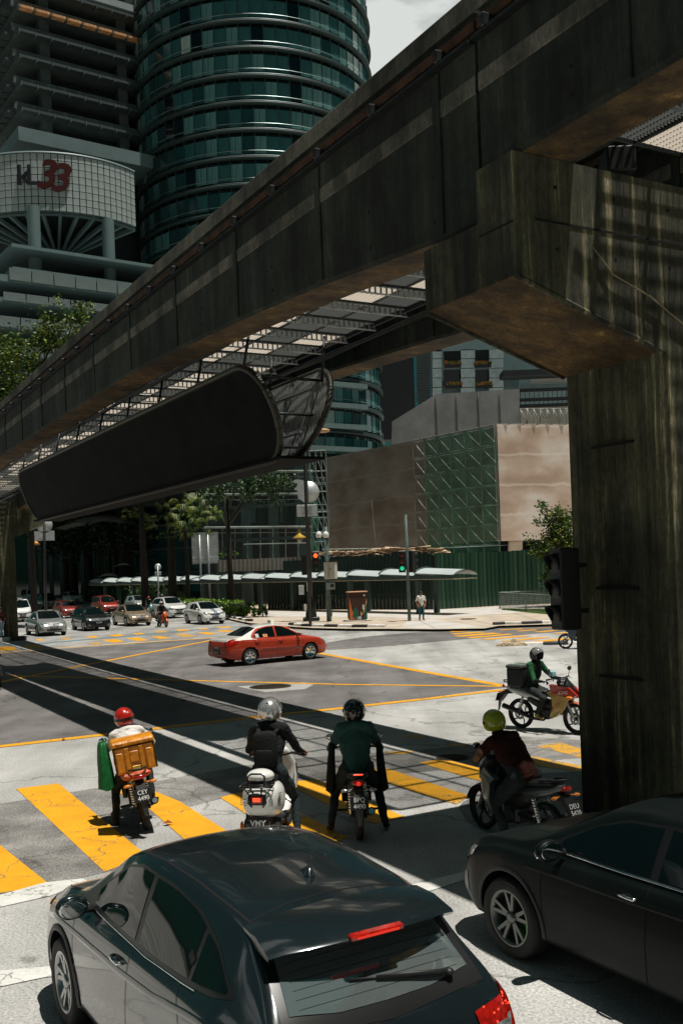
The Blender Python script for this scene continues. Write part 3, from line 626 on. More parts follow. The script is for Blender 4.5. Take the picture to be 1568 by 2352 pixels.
# ---- stepped office building with car park decks (left)
M['tile'] = mat('pale_cladding_tile', (.36, .41, .40), .35, var=.10, scale=.7); M['tile_gap'] = mat('tile_joint', (.05, .06, .06), .8)
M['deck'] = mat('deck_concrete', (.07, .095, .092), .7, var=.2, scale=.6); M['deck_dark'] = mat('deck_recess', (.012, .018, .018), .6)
M['louvre'] = mat('louvre_metal', (.06, .08, .078), .5, .3); M['louvre_o'] = mat('sunlit_orange_louvre', (.62, .30, .12), .6, var=.4, scale=2)
M['colm'] = mat('pale_round_column', (.14, .20, .20), .5, var=.08, scale=1); M['sign_k'] = mat('sign_black', (.015, .015, .02), .4); M['sign_r'] = mat('sign_red', (.06, .008, .006), .35)
def left_building():
    th = R(34.6); c = AZ(36, 74, 125)
    t = B('stepped_office_building', 'stepped dark office block with louvred car park decks at upper left', 'building', (c.x, c.y, 0), th)
    # local: +x right-receding face, +y left-receding face ; corner at origin
    def zat(y, x=36, Z=125): return AZ(x, y, Z).z
    rows = [(-35, 1), (18, 1), (74, 1), (133, 1), (195, 1), (254, 1)]
    for i, (y, _) in enumerate(rows):
        z = zat(y)
        sl = MB(); sl.box((25, 12.5, z+.25), (50, 25, .5)); sl.box((3.5, 15, z+.25-.001), (3, 20, .1)) if 0 else None
        sl.build('deck_slab', M['deck'], t)
        pt = MB(); pt.box((24.5, -.14, z+.55), (50, .22, .9)); pt.box((-.14, 12.5, z+.55), (.22, 25.2, .9)); pt.build('parapet', M['deck'], t)
        # row of louvre boxes hung along both edges
        lm = MB().box((0, 0, 0), (1.75, .9, .34)).mesh('louvre', M['louvre_o'] if i == 1 else M['louvre'])  # top deck row coloured orange to look sunlit
        lf_ = MB(); 
        for k in range(14): link('louvre_box', lm, t, None, (1.2+k*2.05, -.75, z-.12))
        fr = MB().box((0, 0, 0), (.16, 1.25, .5)).mesh('bracket', M['deck'])
        for k in range(15): link('bracket', fr, t, None, (.18+k*2.05, -.62, z-.2))
        lm2 = MB().box((0, 0, 0), (.9, 1.5, .3)).mesh('louvre', M['louvre'])
        for k in range(11): link('louvre_box', lm2, t, None, (-.75, 1.2+k*1.9, z-.12))
    zb, zt = zat(330), zat(-120)
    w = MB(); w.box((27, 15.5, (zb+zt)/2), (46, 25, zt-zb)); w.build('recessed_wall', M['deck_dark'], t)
    for x in (4, 14.5, 25, 36):
        MB().box((x, 1.6, (zb+zt)/2), (1.3, 1.3, zt-zb)).build('column', M['deck'], t)
    for y in (9, 17): MB().box((1.6, y, (zb+zt)/2), (1.3, 1.3, zt-zb)).build('column', M['deck'], t)
    # top: grid facade with tile strips
    for k in range(5):
        z = zat(-20)+2+k*3.1; MB().box((24, -.5, z), (50, .5, .9)).build('spandrel', M['tile'], t)
    # big roof ledge above the curved front
    z = zat(330, 54, 122); q = MB(); q.prism([(-1.5, -4.5), (40, -4.5), (40, 8), (-1.5, 8)], z-.2, z+1.5); q.build('roof_ledge', M['colm'], t)
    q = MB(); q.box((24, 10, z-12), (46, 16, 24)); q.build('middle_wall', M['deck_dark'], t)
    return t, th, c
lb, lth, lc = left_building()
def curved_front():
    Zf = 116.0; c = AZ(128, 420, Zf+13.0); Rr = 13.0; zt, zb = AZ(128, 349, Zf).z, AZ(128, 482, Zf).z
    t = B('curved_tiled_drum', 'curved white tiled drum carrying the KL33 sign on round columns', 'building', (c.x, c.y, 0)); fr = math.atan2(-c.y, -c.x)
    rows = 8; hh = (zt-zb)/rows; nb = 31; pa = R(106)/nb; A0, A1 = fr-R(60), fr+R(46)
    m = MB(); m.lathe([(Rr-.10, zb), (Rr-.10, zt+.1)], 60, a0=A0, a1=A1); m.add([(Rr*math.cos(A1), Rr*math.sin(A1), zb), (Rr*.55*math.cos(A1), Rr*.55*math.sin(A1)+2, zb), (Rr*.55*math.cos(A1), Rr*.55*math.sin(A1)+2, zt), (Rr*math.cos(A1), Rr*math.sin(A1), zt)], [(0, 1, 2, 3)]); m.build('backing', M['tile_gap'], t)
    tl = MB().bbox((0, 0, 0), (2*Rr*math.sin(pa/2)-.09, .12, hh-.09), .02).mesh('tile', M['tile'])
    rn = random.Random(4)
    for i in range(nb):
        a = A0+(i+.5)*pa
        for j in range(rows):
            if len([1]) and True:
                link('tile', tl, t, None, (Rr*math.cos(a), Rr*math.sin(a), zb+(j+.5)*hh), (0, 0, a-math.pi/2+rn.uniform(-.012, .012)))
    m = MB(); m.lathe([(Rr+.15, zt+.0), (Rr+.15, zt+.18), (Rr-.3, zt+.2)], 60, a0=A0, a1=A1); m.build('coping', M['colm'], t)
    # underside disc with ribs
    m = MB(); m.lathe([(Rr-.2, zb+.2), (2.5, zb-1.1), (0.01, zb-1.1)], 60, a0=A0, a1=A1); m.build('soffit_disc', M['deck_dark'], t)
    m = MB(); m.lathe([(Rr+.05, zb-.35), (Rr-.5, zb-.4), (Rr-.5, zb), (Rr+.05, zb)], 60, a0=A0, a1=A1); m.build('edge_ring', M['colm'], t)
    rb = MB().box((0, 0, 0), (Rr-3.2, .35, .5)).mesh('rib', M['colm'])
    for k in range(22):
        a = A0+(A1-A0)*k/12
        if k > 12: break
        link('soffit_rib', rb, t, None, (((Rr+2.6)/2)*math.cos(a), ((Rr+2.6)/2)*math.sin(a), zb-.78), (0, -.12, a))
    m = MB(); m.lathe([(3.2, zb-2.3), (3.4, zb-1.2)], 40); m.lathe([(0, zb-2.3), (3.2, zb-2.3)], 40); m.build('hub_ring', M['colm'], t)
    # lettering
    def let(s, px, py, size, mt, sh=0, bold=.03):
        p = AZ(px, py, Zf); ang = None
        # intersection of the sight line with the drum
        ra, rb_ = ray(px, py); A = ra*ra+1; Bq = -2*(ra*c.x+c.y); Cq = c.x**2+c.y**2-(Rr+.22)**2; Y = (-Bq-math.sqrt(Bq*Bq-4*A*Cq))/(2*A)
        X, Y_, Z_ = ra*Y-c.x, Y-c.y, HC+rb_*Y; a = math.atan2(Y_, X)
        text(s, size, mt, t, (X, Y_, Z_), (R(90), 0, a+math.pi/2), .12, 'lettering', bold=bold, shear=sh)
    let('k', 54, 404, 3.3, M['sign_k']); let('L', 76, 404, 3.3, M['sign_k']); let('3', 104, 403, 4.6, M['sign_r'], .25, .09); let('3', 136, 411, 4.6, M['sign_r'], .25, .09)
    for x, Z in ((80, 114), (250, 119), (36, 128), (145, 138)):
        p = AZ(x, 560, Z); r = .72 if Z < 120 else .6
        mb = MB(); mb.lathe([(r, 13), (r, zb-.3)], 20, M=Matrix.Translation((p.x-c.x, p.y-c.y, 0))); mb.build('round_column', M['colm'], t)
    return t
curved_front()
M['tile_d'] = mat('grey_cladding_tile', (.17, .21, .205), .4, var=.12, scale=.7)
def lower_left_block():
    th = R(34.6); c = AZ(60, 660, 112)
    t = B('terraced_lower_block', 'terraced lower block with beams and slanted slabs under the curved white drum', 'building', (c.x, c.y, 0), th)
    for y, ins, h in ((580, 0, .8), (632, 0, .8), (675, -3, 1.6), (728, -4, 1.1), (790, -5, 1.4), (850, -5, 1.4), (905, -5, 1.4), (960, -5, 1.4), (1020, -5, 1.4)):
        z = AZ(60, y, 112).z
        q = MB(); q.box((20+ins*.5, 8+ins*.5, z), (44-ins, 20-ins, h*.45)); q.build('floor_slab', M['colm'], t)
        if y > 650:
            tl = MB().box((0, 0, 0), (2.3, .1, h*.8)).mesh('tile', M['tile_d'])
            for k in range(12): link('parapet_tile', tl, t, None, (ins+.8+k*2.42, ins-2.2, z+h*.3))
            tl2 = MB().box((0, 0, 0), (.1, 2.3, h*.8)).mesh('tile', M['tile_d'])
            for k in range(6): link('parapet_tile', tl2, t, None, (ins-2.2, ins-.9+k*2.42, z+h*.3))
    z1 = AZ(60, 600, 112).z
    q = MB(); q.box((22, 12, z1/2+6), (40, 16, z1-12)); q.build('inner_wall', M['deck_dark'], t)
    rn = random.Random(9); pm = [MB().box((0, 0, 0), (1.5, .08, 2.2)).mesh('window', M['tglass'][i]) for i in (0, 1, 2)]
    for k in range(13):
        for j in range(6): link('window', pm[rn.choice([0, 0, 1, 2])], t, None, (4+k*2.1, 3.9, z1-2.5-j*3.4))
lower_left_block()
# ---- hoarded site: plastered walls on stilts, scaffold, hotel behind (right)
def plaster(name, base, light, dark):
    m = mat(name, base, .85); nt = m.node_tree; b = nt.nodes['Principled BSDF']; L = nt.links.new; g = _n(nt, 'ShaderNodeNewGeometry').outputs['Position']
    def nn(sc, st, det=6):
        mp = _n(nt, 'ShaderNodeMapping'); mp.inputs['Scale'].default_value = st; L(g, mp.inputs[0]); z = _n(nt, 'ShaderNodeTexNoise'); z.inputs['Scale'].default_value = sc; z.inputs['Detail'].default_value = det; L(mp.outputs[0], z.inputs['Vector']); return z.outputs[0]
    r = _n(nt, 'ShaderNodeValToRGB'); e = r.color_ramp.elements; e[0].position = .36; e[0].color = tuple(dark)+(1,); e[1].position = .66; e[1].color = tuple(light)+(1,); x = e.new(.5); x.color = tuple(base)+(1,)
    L(nn(.28, (1, 1, 1.6), 8), r.inputs[0])
    sx = _n(nt, 'ShaderNodeSeparateXYZ'); L(g, sx.inputs[0]); ad = _n(nt, 'ShaderNodeMath', operation='MULTIPLY_ADD'); L(nn(.5, (1, 1, 1)), ad.inputs[0]); ad.inputs[1].default_value = .9; L(sx.outputs[2], ad.inputs[2])
    md = _n(nt, 'ShaderNodeMath', operation='PINGPONG'); L(ad.outputs[0], md.inputs[0]); md.inputs[1].default_value = 1.35
    ms = _n(nt, 'ShaderNodeMapRange'); ms.inputs[1].default_value = .0; ms.inputs[2].default_value = .16; ms.inputs[3].default_value = .55; ms.inputs[4].default_value = 0; L(md.outputs[0], ms.inputs[0])
    mx = _n(nt, 'ShaderNodeMix', data_type='RGBA'); L(ms.outputs[0], mx.inputs[0]); L(r.outputs[0], mx.inputs[6]); mx.inputs[7].default_value = tuple(min(1, q*1.15) for q in light)+(1,); L(mx.outputs[2], b.inputs['Base Color']); return m
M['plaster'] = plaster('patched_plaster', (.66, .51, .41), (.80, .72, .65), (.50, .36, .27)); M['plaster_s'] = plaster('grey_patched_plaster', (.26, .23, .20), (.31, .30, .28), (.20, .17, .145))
M['wrap'] = mat('grey_wrap', (.22, .225, .225), .7, var=.3, scale=.25, world=True)
M['net'] = mat('green_safety_net', (.05, .22, .14), .8, alpha=.45, var=.5, scale=.9)
M['scaf'] = mat('scaffold_tube', (.26, .30, .27), .5, .3, var=.6, scale=2)
site = B('plastered_site_building', 'windowless building under renovation, bare patched plaster walls raised above the green hoarding', 'building')
def wallq(name, a, b, z0, z1, m, parent, thick=.3, b0=None):
    u = (b-a); l = V3((u.x, u.y, 0)).length; ang = math.atan2(u.y, u.x); c = (a+b)/2
    return MB().box((0, 0, 0), (l, thick, z1-z0)).build(name, m, parent, (c.x, c.y, (z0+z1)/2), (0, 0, ang))
cA = AZ(1135, 976, 90); zTop = cA.z; zBot = AZ(1140, 1243, 90).z; cB = AZ(748, 1049, 112); cC = AZ(1420, 978, 93.5)
cA.z = cB.z = cC.z = 0
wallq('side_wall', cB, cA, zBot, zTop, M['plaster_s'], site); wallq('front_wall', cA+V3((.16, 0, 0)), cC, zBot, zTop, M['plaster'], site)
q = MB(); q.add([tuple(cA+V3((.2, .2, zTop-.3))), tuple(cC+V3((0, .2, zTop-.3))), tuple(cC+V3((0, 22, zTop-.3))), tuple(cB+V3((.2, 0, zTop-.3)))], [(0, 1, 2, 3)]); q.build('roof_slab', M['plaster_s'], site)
q = MB(); q.add([tuple(cA+V3((.2, .2, zBot+.01))), tuple(cC+V3((0, .2, zBot+.01))), tuple(cC+V3((0, 22, zBot+.01))), tuple(cB+V3((.2, 0, zBot+.01)))], [(3, 2, 1, 0)]); q.build('floor_slab', M['deck_dark'], site)
for f in (.12, .42, .8):
    p = cA.lerp(cC, f); MB().prism([(-.6, 0), (.6, 0), (.9, zBot), (-.3, zBot)], -.4, .4, axis='y').build('stilt', M['plaster'], site, (p.x, p.y+1.2, 0))
wallq('back_wall', cB+V3((2, 12, 0)), cC+V3((2, 16, 0)), 0, zBot, M['deck_dark'], site)
pr = MB(); 
for i in range(9):
    p = cA.lerp(cC, (i+.5)/9); pr.box((p.x, p.y, zTop+.05), (1.0, .35, .1))
pr.build('coping', M['pave2'], site)
ub = B('grey_wrapped_wall', 'grey sloping boarded wall rising behind the plastered building', 'wall')
q = MB(); pts = [AZ(x, y, 104) for x, y in ((898, 1060), (900, 968), (1002, 905), (1192, 893), (1192, 1060))]
q.add([tuple(p) for p in pts]+[tuple(p+V3((0, 1, 0))) for p in pts], [(0, 1, 2, 3, 4), (9, 8, 7, 6, 5)]+[(i, (i+1) % 5, (i+1) % 5+5, i+5) for i in range(5)]); q.build('board', M['wrap'], ub)
q = MB()
for x in (1000, 1047, 1097, 1146):
    q.tube([AZ(x, 905-(x-1000)*.05, 103.93), AZ(x+3, 1000, 103.93)], .04, 6)
for i in range(1): q.build('board_seams', M['steel_dark'], ub)
hb = B('hotel_with_planters', 'pale panelled hotel block with dark balconies and flower boxes behind the sloping wall', 'building')
M['panel'] = [mat('pale_facade_panel', (.34, .42, .42), .5, var=.15, scale=1.5, world=True), mat('teal_facade_panel', (.16, .24, .245), .5, var=.1, scale=1, world=True)]
ZH = 135
def hbox(nm, x0, y0, x1, y1, m, Z=ZH, dep=.4, parent=hb):
    a, b = AZ(x0, y0, Z), AZ(x1, y1, Z); c = (a+b)/2
    return MB().box((0, 0, 0), (abs(b.x-a.x), dep, abs(a.z-b.z))).build(nm, m, parent, (c.x, Z, c.z))
hbox('backing_wall', 985, 740, 1330, 930, M['panel'][1], ZH+1.2, .6)
hbox('spandrel', 992, 740, 1216, 800, M['panel'][1])
for i in range(5):
    for j in range(3):
        x = 992+j*65+ (0 if j else 0); y0 = 804+i*22
        if x+25 < 1340: hbox('facade_panel', x if j else 992, y0, x+(33 if j else 22), y0+19, M['panel'][0])
for k, x in enumerate((1018, 1086)):
    for y0, y1 in ((800, 838), (850, 886)): hbox('balcony_recess', x, y0, x+40, y1, M['deck_dark'], ZH+.1, .3)
hbox('side_tower', 868, 740, 954, 1010, M['deck_dark'], 150, 3); 
for i in range(24): hbox('louvre_slat', 956, 792+i*5.6, 988, 795.2+i*5.6, M['louvre'], ZH-.2, .3)
hbox('louvre_backing', 956, 780, 988, 930, M['deck_dark'], ZH)
hbox('soffit_slab', 1150, 856, 1340, 862, M['deck_dark'], ZH-2, 3); hbox('sky_strip', 1216, 862, 1340, 878, M['white'], ZH-.4); hbox('planter_wall', 1195, 884, 1340, 893, M['panel'][1], ZH-1)  # the white strip is a panel standing in for bright sky
M['leaf'] = mat('leaf_green', (.035, .085, .012), .55, var=.6, scale=1.2, world=True); M['leaf_y'] = mat('leaf_yellow_green', (.17, .20, .012), .5, var=.5, scale=1.5, world=True)
M['flower'] = mat('orange_flowers', (.7, .16, .05), .6); M['bark'] = mat('bark', (.018, .015, .010), .9, var=.4, scale=5)
for k, (x, y) in enumerate(((1020, 838), (1089, 838), (1022, 886), (1092, 886))):
    mb = MB(); rn = random.Random(k)
    for i in range(70):
        p = AZ(x+rn.random()*38, y-rn.random()*7, ZH-.9); s = .18; mb.add([p+V3((-s, 0, -s)), p+V3((s, .05, -s*.3)), p+V3((0, -.1, s*1.4))], [(0, 1, 2)], rn.choice([0, 0, 1, 2]))
    o = mb.build('flower_box_plants', [M['leaf'], M['leaf_y'], M['flower']], hb); o['kind'] = 'stuff'
    hbox('flower_box', x, y, x+38, y+5, M['steel_dark'], ZH-.8)
rl = B('roof_railing', 'dark railing on the rooftop terrace between the sloping wall and the column', 'railing')
for y in (893, 915, 929): hbox('rail', 1192, y, 1330, y+3, M['steel_dark'], 108, .1, rl)
for k in range(13): hbox('baluster', 1193+k*10.6, 895, 1195.4+k*10.6, 931, M['steel_dark'], 108.1, .1, rl)
rt = B('roof_parapet', 'pale rooftop parapet under the dark railing', 'parapet'); hbox('parapet_wall', 1192, 931, 1340, 978, mat('pale_parapet', (.30, .27, .23), .8, var=.2, scale=.5, world=True), 109, .5, rt)
def tubes(nm, segs, r, m, parent, n=6):
    for a, b in segs: MB().tube([a, b], r, n).build(nm, m, parent)
rs = B('roof_scaffold', 'small row of scaffold frames standing on the plastered roof', 'scaffold')
for k in range(4):
    x = 1195+k*30
    tubes('tube', [(AZ(x, 938, 96), AZ(x, 976, 96)), (AZ(x+15, 938, 96), AZ(x+15, 976, 96)), (AZ(x, 940, 96), AZ(x+15, 975, 96)), (AZ(x+15, 940, 96), AZ(x+30, 975, 96)), (AZ(x, 940, 96), AZ(x+30, 939, 96))], .05, M['scaf'], rs)
# scaffold with green net
sc = B('scaffold_tower', 'tall scaffold wrapped in green safety net at the corner of the plastered wall', 'scaffold')
def wp(x, top=True, o=1.6):      # point on the side wall line by photo x, pushed o m outwards (towards the viewer/left)
    u = (cB-cA).normalized(); nrm = V3((-abs(u.y), -abs(u.x), 0)).normalized()
    ra = ray(x, 1130)[0]; # intersect sight line with offset line
    P0 = cA+nrm*o; t = (ra*P0.y-P0.x)/(u.x-ra*u.y); return P0+u*t
lv = [5.0+k*1.75 for k in range(7)]
xs = [951, 977, 1006, 1036, 1070, 1106, 1142]
zT = zTop-.3; segs = []
for o_ in (.5, 1.7):
    P = [wp(x, o=o_) for x in xs]
    for p in P: segs.append((p+V3((0, 0, 1.5)), p+V3((0, 0, zT))))
    for z in lv:
        for a, b in zip(P[:-1], P[1:]): segs.append((a+V3((0, 0, z)), b+V3((0, 0, z))))
    if o_ > 1:
        for z in lv[:-1]:
            for a, b in zip(P[:-1], P[1:]): segs.append((a+V3((0, 0, z+1.75)), b+V3((0, 0, z+.1))))
P = [(wp(x, o=.5), wp(x, o=1.7)) for x in xs]
for z in lv:
    for a, b in P: segs.append((a+V3((0, 0, z)), b+V3((0, 0, z))))
me_cache = {}
unit = MB().tube([(0, 0, 0), (0, 0, 1)], .045, 6).mesh('tube', M['scaf'])
def rod(a, b, parent, name='tube', me=None, th=1.0):
    d = b-a; o = link(name, me or unit, parent, None, a, d.to_track_quat('Z', 'Y').to_euler()); o.scale = (th, th, d.length); return o
for a, b in segs: rod(a, b, sc)
def netmesh(name, Lp, z0, z1, parent, seed=0, sag=.35, n=14, mm=22):
    rn = random.Random(seed); mb = MB(); vs = []
    for i in range(n+1):
        f = i/n*(len(Lp)-1); k = min(int(f), len(Lp)-2); p = Lp[k].lerp(Lp[k+1], f-k)
        for j in range(mm+1):
            g = j/mm; z = z0+(z1-z0)*g-(sag*math.sin(math.pi*(f-k)) if j == mm else 0)
            vs.append(p+V3((math.sin(i*2.1+j*.7+seed)*.12, math.cos(i*1.7+j*.9)*.12-.15, z)))
    mb.add(vs, [(i*(mm+1)+j, (i+1)*(mm+1)+j, (i+1)*(mm+1)+j+1, i*(mm+1)+j+1) for i in range(n) for j in range(mm)], 0, True); return mb.build(name, M['net'], parent)
netmesh('safety_net', [wp(x, o=1.85) for x in xs[1:]], 4.2, zT, sc, 2, n=30)
s2 = B('scaffold_tower', 'narrow scaffold with a torn strip of green net left of the plastered wall', 'scaffold')
Q = [AZ(x, 1150, 86) for x in (714, 728, 741, 752)]
for p in Q: p.z = 0
zz2 = AZ(730, 1035, 86).z
for p in Q: rod(p+V3((0, 0, 1)), p+V3((0, 0, zz2)), s2)
for k in range(7):
    z = 3+k*(zz2-3)/6
    for a, b in zip(Q[:-1], Q[1:]):
        rod(a+V3((0, 0, z)), b+V3((0, 0, z)), s2)
        if k < 6: rod(a+V3((0, 0, z+1.5)), b+V3((0, 0, z)), s2)
mb = MB(); pts = [AZ(x, y, 85) for x, y in ((706, 1060), (712, 1075), (722, 1110), (731, 1165), (728, 1215), (722, 1262), (712, 1262), (706, 1180))]
for i in range(8):
    pass
n_ = 12; vs = []
for j in range(n_+1):
    y = 1062+j*17; xr = 708+24*math.sin(min(1, j/8)*1.5)-(2 if j % 2 else 0); 
    for i in range(5): 
        p = AZ(706+(xr-706)*i/4, y, 85); p.y += .15*math.sin(i*2+j); vs.append(p)
mb.add(vs, [(j*5+i, j*5+i+1, (j+1)*5+i+1, (j+1)*5+i) for j in range(n_) for i in range(4)], 0, True); mb.build('torn_net', M['net'], s2)
bp = B('bamboo_pole', 'thin leaning bamboo pole in front of the shaded plaster wall', 'pole')
rod(AZ(863, 1262, 84), AZ(853, 1150, 84), bp, 'pole', None, .8)
# corrugated hoarding
M['hoard'] = mat('green_corrugated_sheet', (.010, .050, .026), .5, .15, var=.35, scale=1.2, stretch=(1, 1, .25)); M['hoard2'] = mat('green_corrugated_sheet_dusty', (.022, .075, .040), .6, .1, var=.4, scale=.9, stretch=(1, 1, .4)); M['hoard3'] = mat('grey_corrugated_sheet', (.20, .19, .17), .6, .2, var=.3, scale=1)
def hoarding(label, pts, hs, mats, wdt=.36, group=None, seed=1, base=.13):
    t = B('site_hoarding', label, 'hoarding'); rn = random.Random(seed)
    me = []
    for m in mats:
        mb = MB(); w = wdt; pr = [(-w/2, 0), (-w*.30, 0), (-w*.18, -.06), (w*.18, -.06), (w*.30, 0), (w/2-.004, 0)]
        mb.add([(x, y, 0) for x, y in pr]+[(x, y, 1) for x, y in pr], [(i, i+1, i+7, i+6) for i in range(5)]); me.append(mb.mesh('sheet', m))
    for (a, b), (h0, h1) in zip(zip(pts[:-1], pts[1:]), hs):
        u = b-a; n = max(1, int(u.length/wdt)); ang = math.atan2(u.y, u.x)
        for i in range(n):
            p = a+u*((i+.5)/n); o = link('corrugated_sheet', me[0] if rn.random() < .75 or len(me) < 2 else me[1], t, None, (p.x, p.y, base), (0, 0, ang)); o.scale = (u.length/n/wdt, 1, (h0+(h1-h0)*(i+.5)/n)+rn.uniform(-.02, .02))
        MB().box((0, 0, 0), (u.length, .08, .08)).build('rail', M['steel_dark'], t, tuple((a+b)/2+V3((0, .08, base+h0*.8))), (0, 0, ang))
    return t
a, b, c = G(1002, 1404), G(1146, 1395), G(1420, 1383)
hh = AZ(1000, 1271, a.y).z-.13; h2 = AZ(1146, 1267, b.y).z-.13
hoarding('tall green corrugated hoarding along the far pavement behind the walking man', [a, b, c], [(hh, h2), (h2, h2+.3)], [M['hoard'], M['hoard2']])
a2 = G(668, 1403); hoarding('dark green corrugated hoarding behind the curved walkway roof', [a2+V3((-2, 1.5, 0)), a+V3((-.2, .1, 0))], [(4.0, 4.1)], [mat('dark_corrugated_sheet', (.004, .018, .011), .6, .1, var=.4, scale=1)], seed=5)
g1, g2 = AZ(500, 1286, 84), AZ(720, 1284, 82); g1.z = g2.z = 0
hoarding('low grey corrugated fence above the walkway roof on the left', [g1, g2], [(1.0, 1.0)], [M['hoard3']], seed=6, base=AZ(610, 1285, 83).z-.9)
db = B('debris_platform', 'ragged timber and rusty sheet platform under the plastered wall', 'platform'); rn = random.Random(8); pm = MB().box((0, 0, 0), (1.6, .35, .05)).mesh('plank', mat('weathered_plank', (.45, .33, .22), .8, var=.4, scale=2))
for k in range(60):
    x = 740+k*4.6; y = 1272-(.03*(x-740))+rn.uniform(-3, 5)-(6 if 860 < x < 1000 else 0); p = AZ(x, y, 80); link('plank', pm, db, None, p, (rn.uniform(-.3, .3), rn.uniform(-.2, .2), rn.uniform(-.6, .6)))
for k in range(14):
    x = 752+k*18; rod(AZ(x, 1278, 80.5), AZ(x, 1258, 80.5), db, 'upright', None, .8)
q = AZ(740, 1262, 80.5); rod(q, AZ(905, 1259, 80.5), db, 'rail')
# podium building with balconies (middle left, behind walkway)
pb = B('dark_podium_building', 'dark low building with pale balcony rails and mullions behind the trees in the middle', 'building')
MB().box((0, 0, 0), (10.5, 8, 17)).build('wall', M['deck_dark'], pb, (AZ(712, 1200, 96).x-5.2, 101, 8.5))
for y in (1084, 1136, 1212): 
    a, b = AZ(470, y, 95), AZ(718, y-2, 92); rod(a, b, pb, 'balcony_rail', None, 2.6); rod(a-V3((0, 0, .5)), b-V3((0, 0, .5)), pb, 'balcony_rail', None, .8)
    MB().box((0, 0, 0), ((b-a).length, .5, .28)).build('slab_edge', M['tband'], pb, tuple((a+b)/2-V3((0, -.5, 1.1))), (0, 0, math.atan2(b.y-a.y, b.x-a.x)))
for k in range(9):
    x = 482+k*29; rod(AZ(x, 1084, 94.8), AZ(x, 1100, 94.8), pb, 'baluster', None, .7); rod(AZ(x, 1214, 94.6), AZ(x, 1282, 94.6), pb, 'mullion', None, .9)
for x in (505, 566, 628, 690):
    a = AZ(x, 1175, 96); MB().box((0, 0, 0), (.9, .9, 16)).build('column', M['tband2'], pb, (a.x, a.y-.6, 8))
for k in range(10):
    x = 478+k*25; a = AZ(x, 1174, 95.6); MB().bbox((0, 0, 0), (.95, .1, 2.2), .03).build('panel', M['tband2'], pb, tuple(a))
rod(AZ(560, 1250, 90), AZ(706, 1247, 88), pb, 'loose_cable', None, 1.0)
# far left: background block + white canopies seen below the billboard
fb = B('shaded_street_facade', 'deep shaded teal facade with angular panels at left beneath the billboard', 'building')
MB().box((0, 0, 0), (90, 6, 30)).build('wall', M['tglass'][4], fb, (AZ(250, 1250, 170).x, 173, 15))
mt = mat('teal_angled_panel', (.05, .12, .12), .5, var=.5, scale=.3)
for poly in (((108, 1190), (122, 1270), (100, 1268)), ((150, 1225), (188, 1222), (172, 1275), (140, 1290)), ((195, 1215), (232, 1218), (228, 1270)), ((236, 1222), (262, 1220), (240, 1252)), ((70, 1220), (96, 1190), (90, 1260))):
    p = [AZ(x, y, 165) for x, y in poly]; mb = MB(); n = len(p); mb.add([tuple(q) for q in p]+[tuple(q+V3((0, .4, 0))) for q in p], [tuple(range(n)), tuple(range(n, 2*n))[::-1]]+[(i, (i+1) % n, n+(i+1) % n, n+i) for i in range(n)]); mb.build('angled_panel', mt, fb)
for k in range(10):
    x = 70+k*24; MB().box((0, 0, 0), (.6, .4, 18)).build('pillar', M['tband2'], fb, (AZ(x, 1300, 160).x, 160, 9))
def canopy(label, x, y, w, h, Z, tilt=0):
    p = AZ(x, y, Z); s = w/2287*Z; t = B('white_canopy', label, 'canopy', p); seg = 14
    mb = MB()
    for i in range(seg):
        a, b = i/seg, (i+1)/seg
        def pt(f, k): return (s*(f-.5), (k-.5)*s*.5, s*h*(math.sin(math.pi*f)**.8)*(1-abs(k-.5)*1.2)+tilt*f)
        for k in range(4): mb.add([pt(a, k/4), pt(b, k/4), pt(b, (k+1)/4), pt(a, (k+1)/4)], [(0, 1, 2, 3)], 0, True)
    mb.build('fabric', M['white'], t); MB().tube([(0, 0, 0), (0, 0, -p.z)], .08, 8).build('pole', M['steel_dark'], t); return t
canopy('big white vaulted canopy under the trees at left', 232, 1212, 190, .16, 128); canopy('small white umbrella canopy left of the tree trunks', 250, 1326, 50, .2, 128); canopy('small low white canopy between two trunks', 283, 1300, 36, .2, 126)
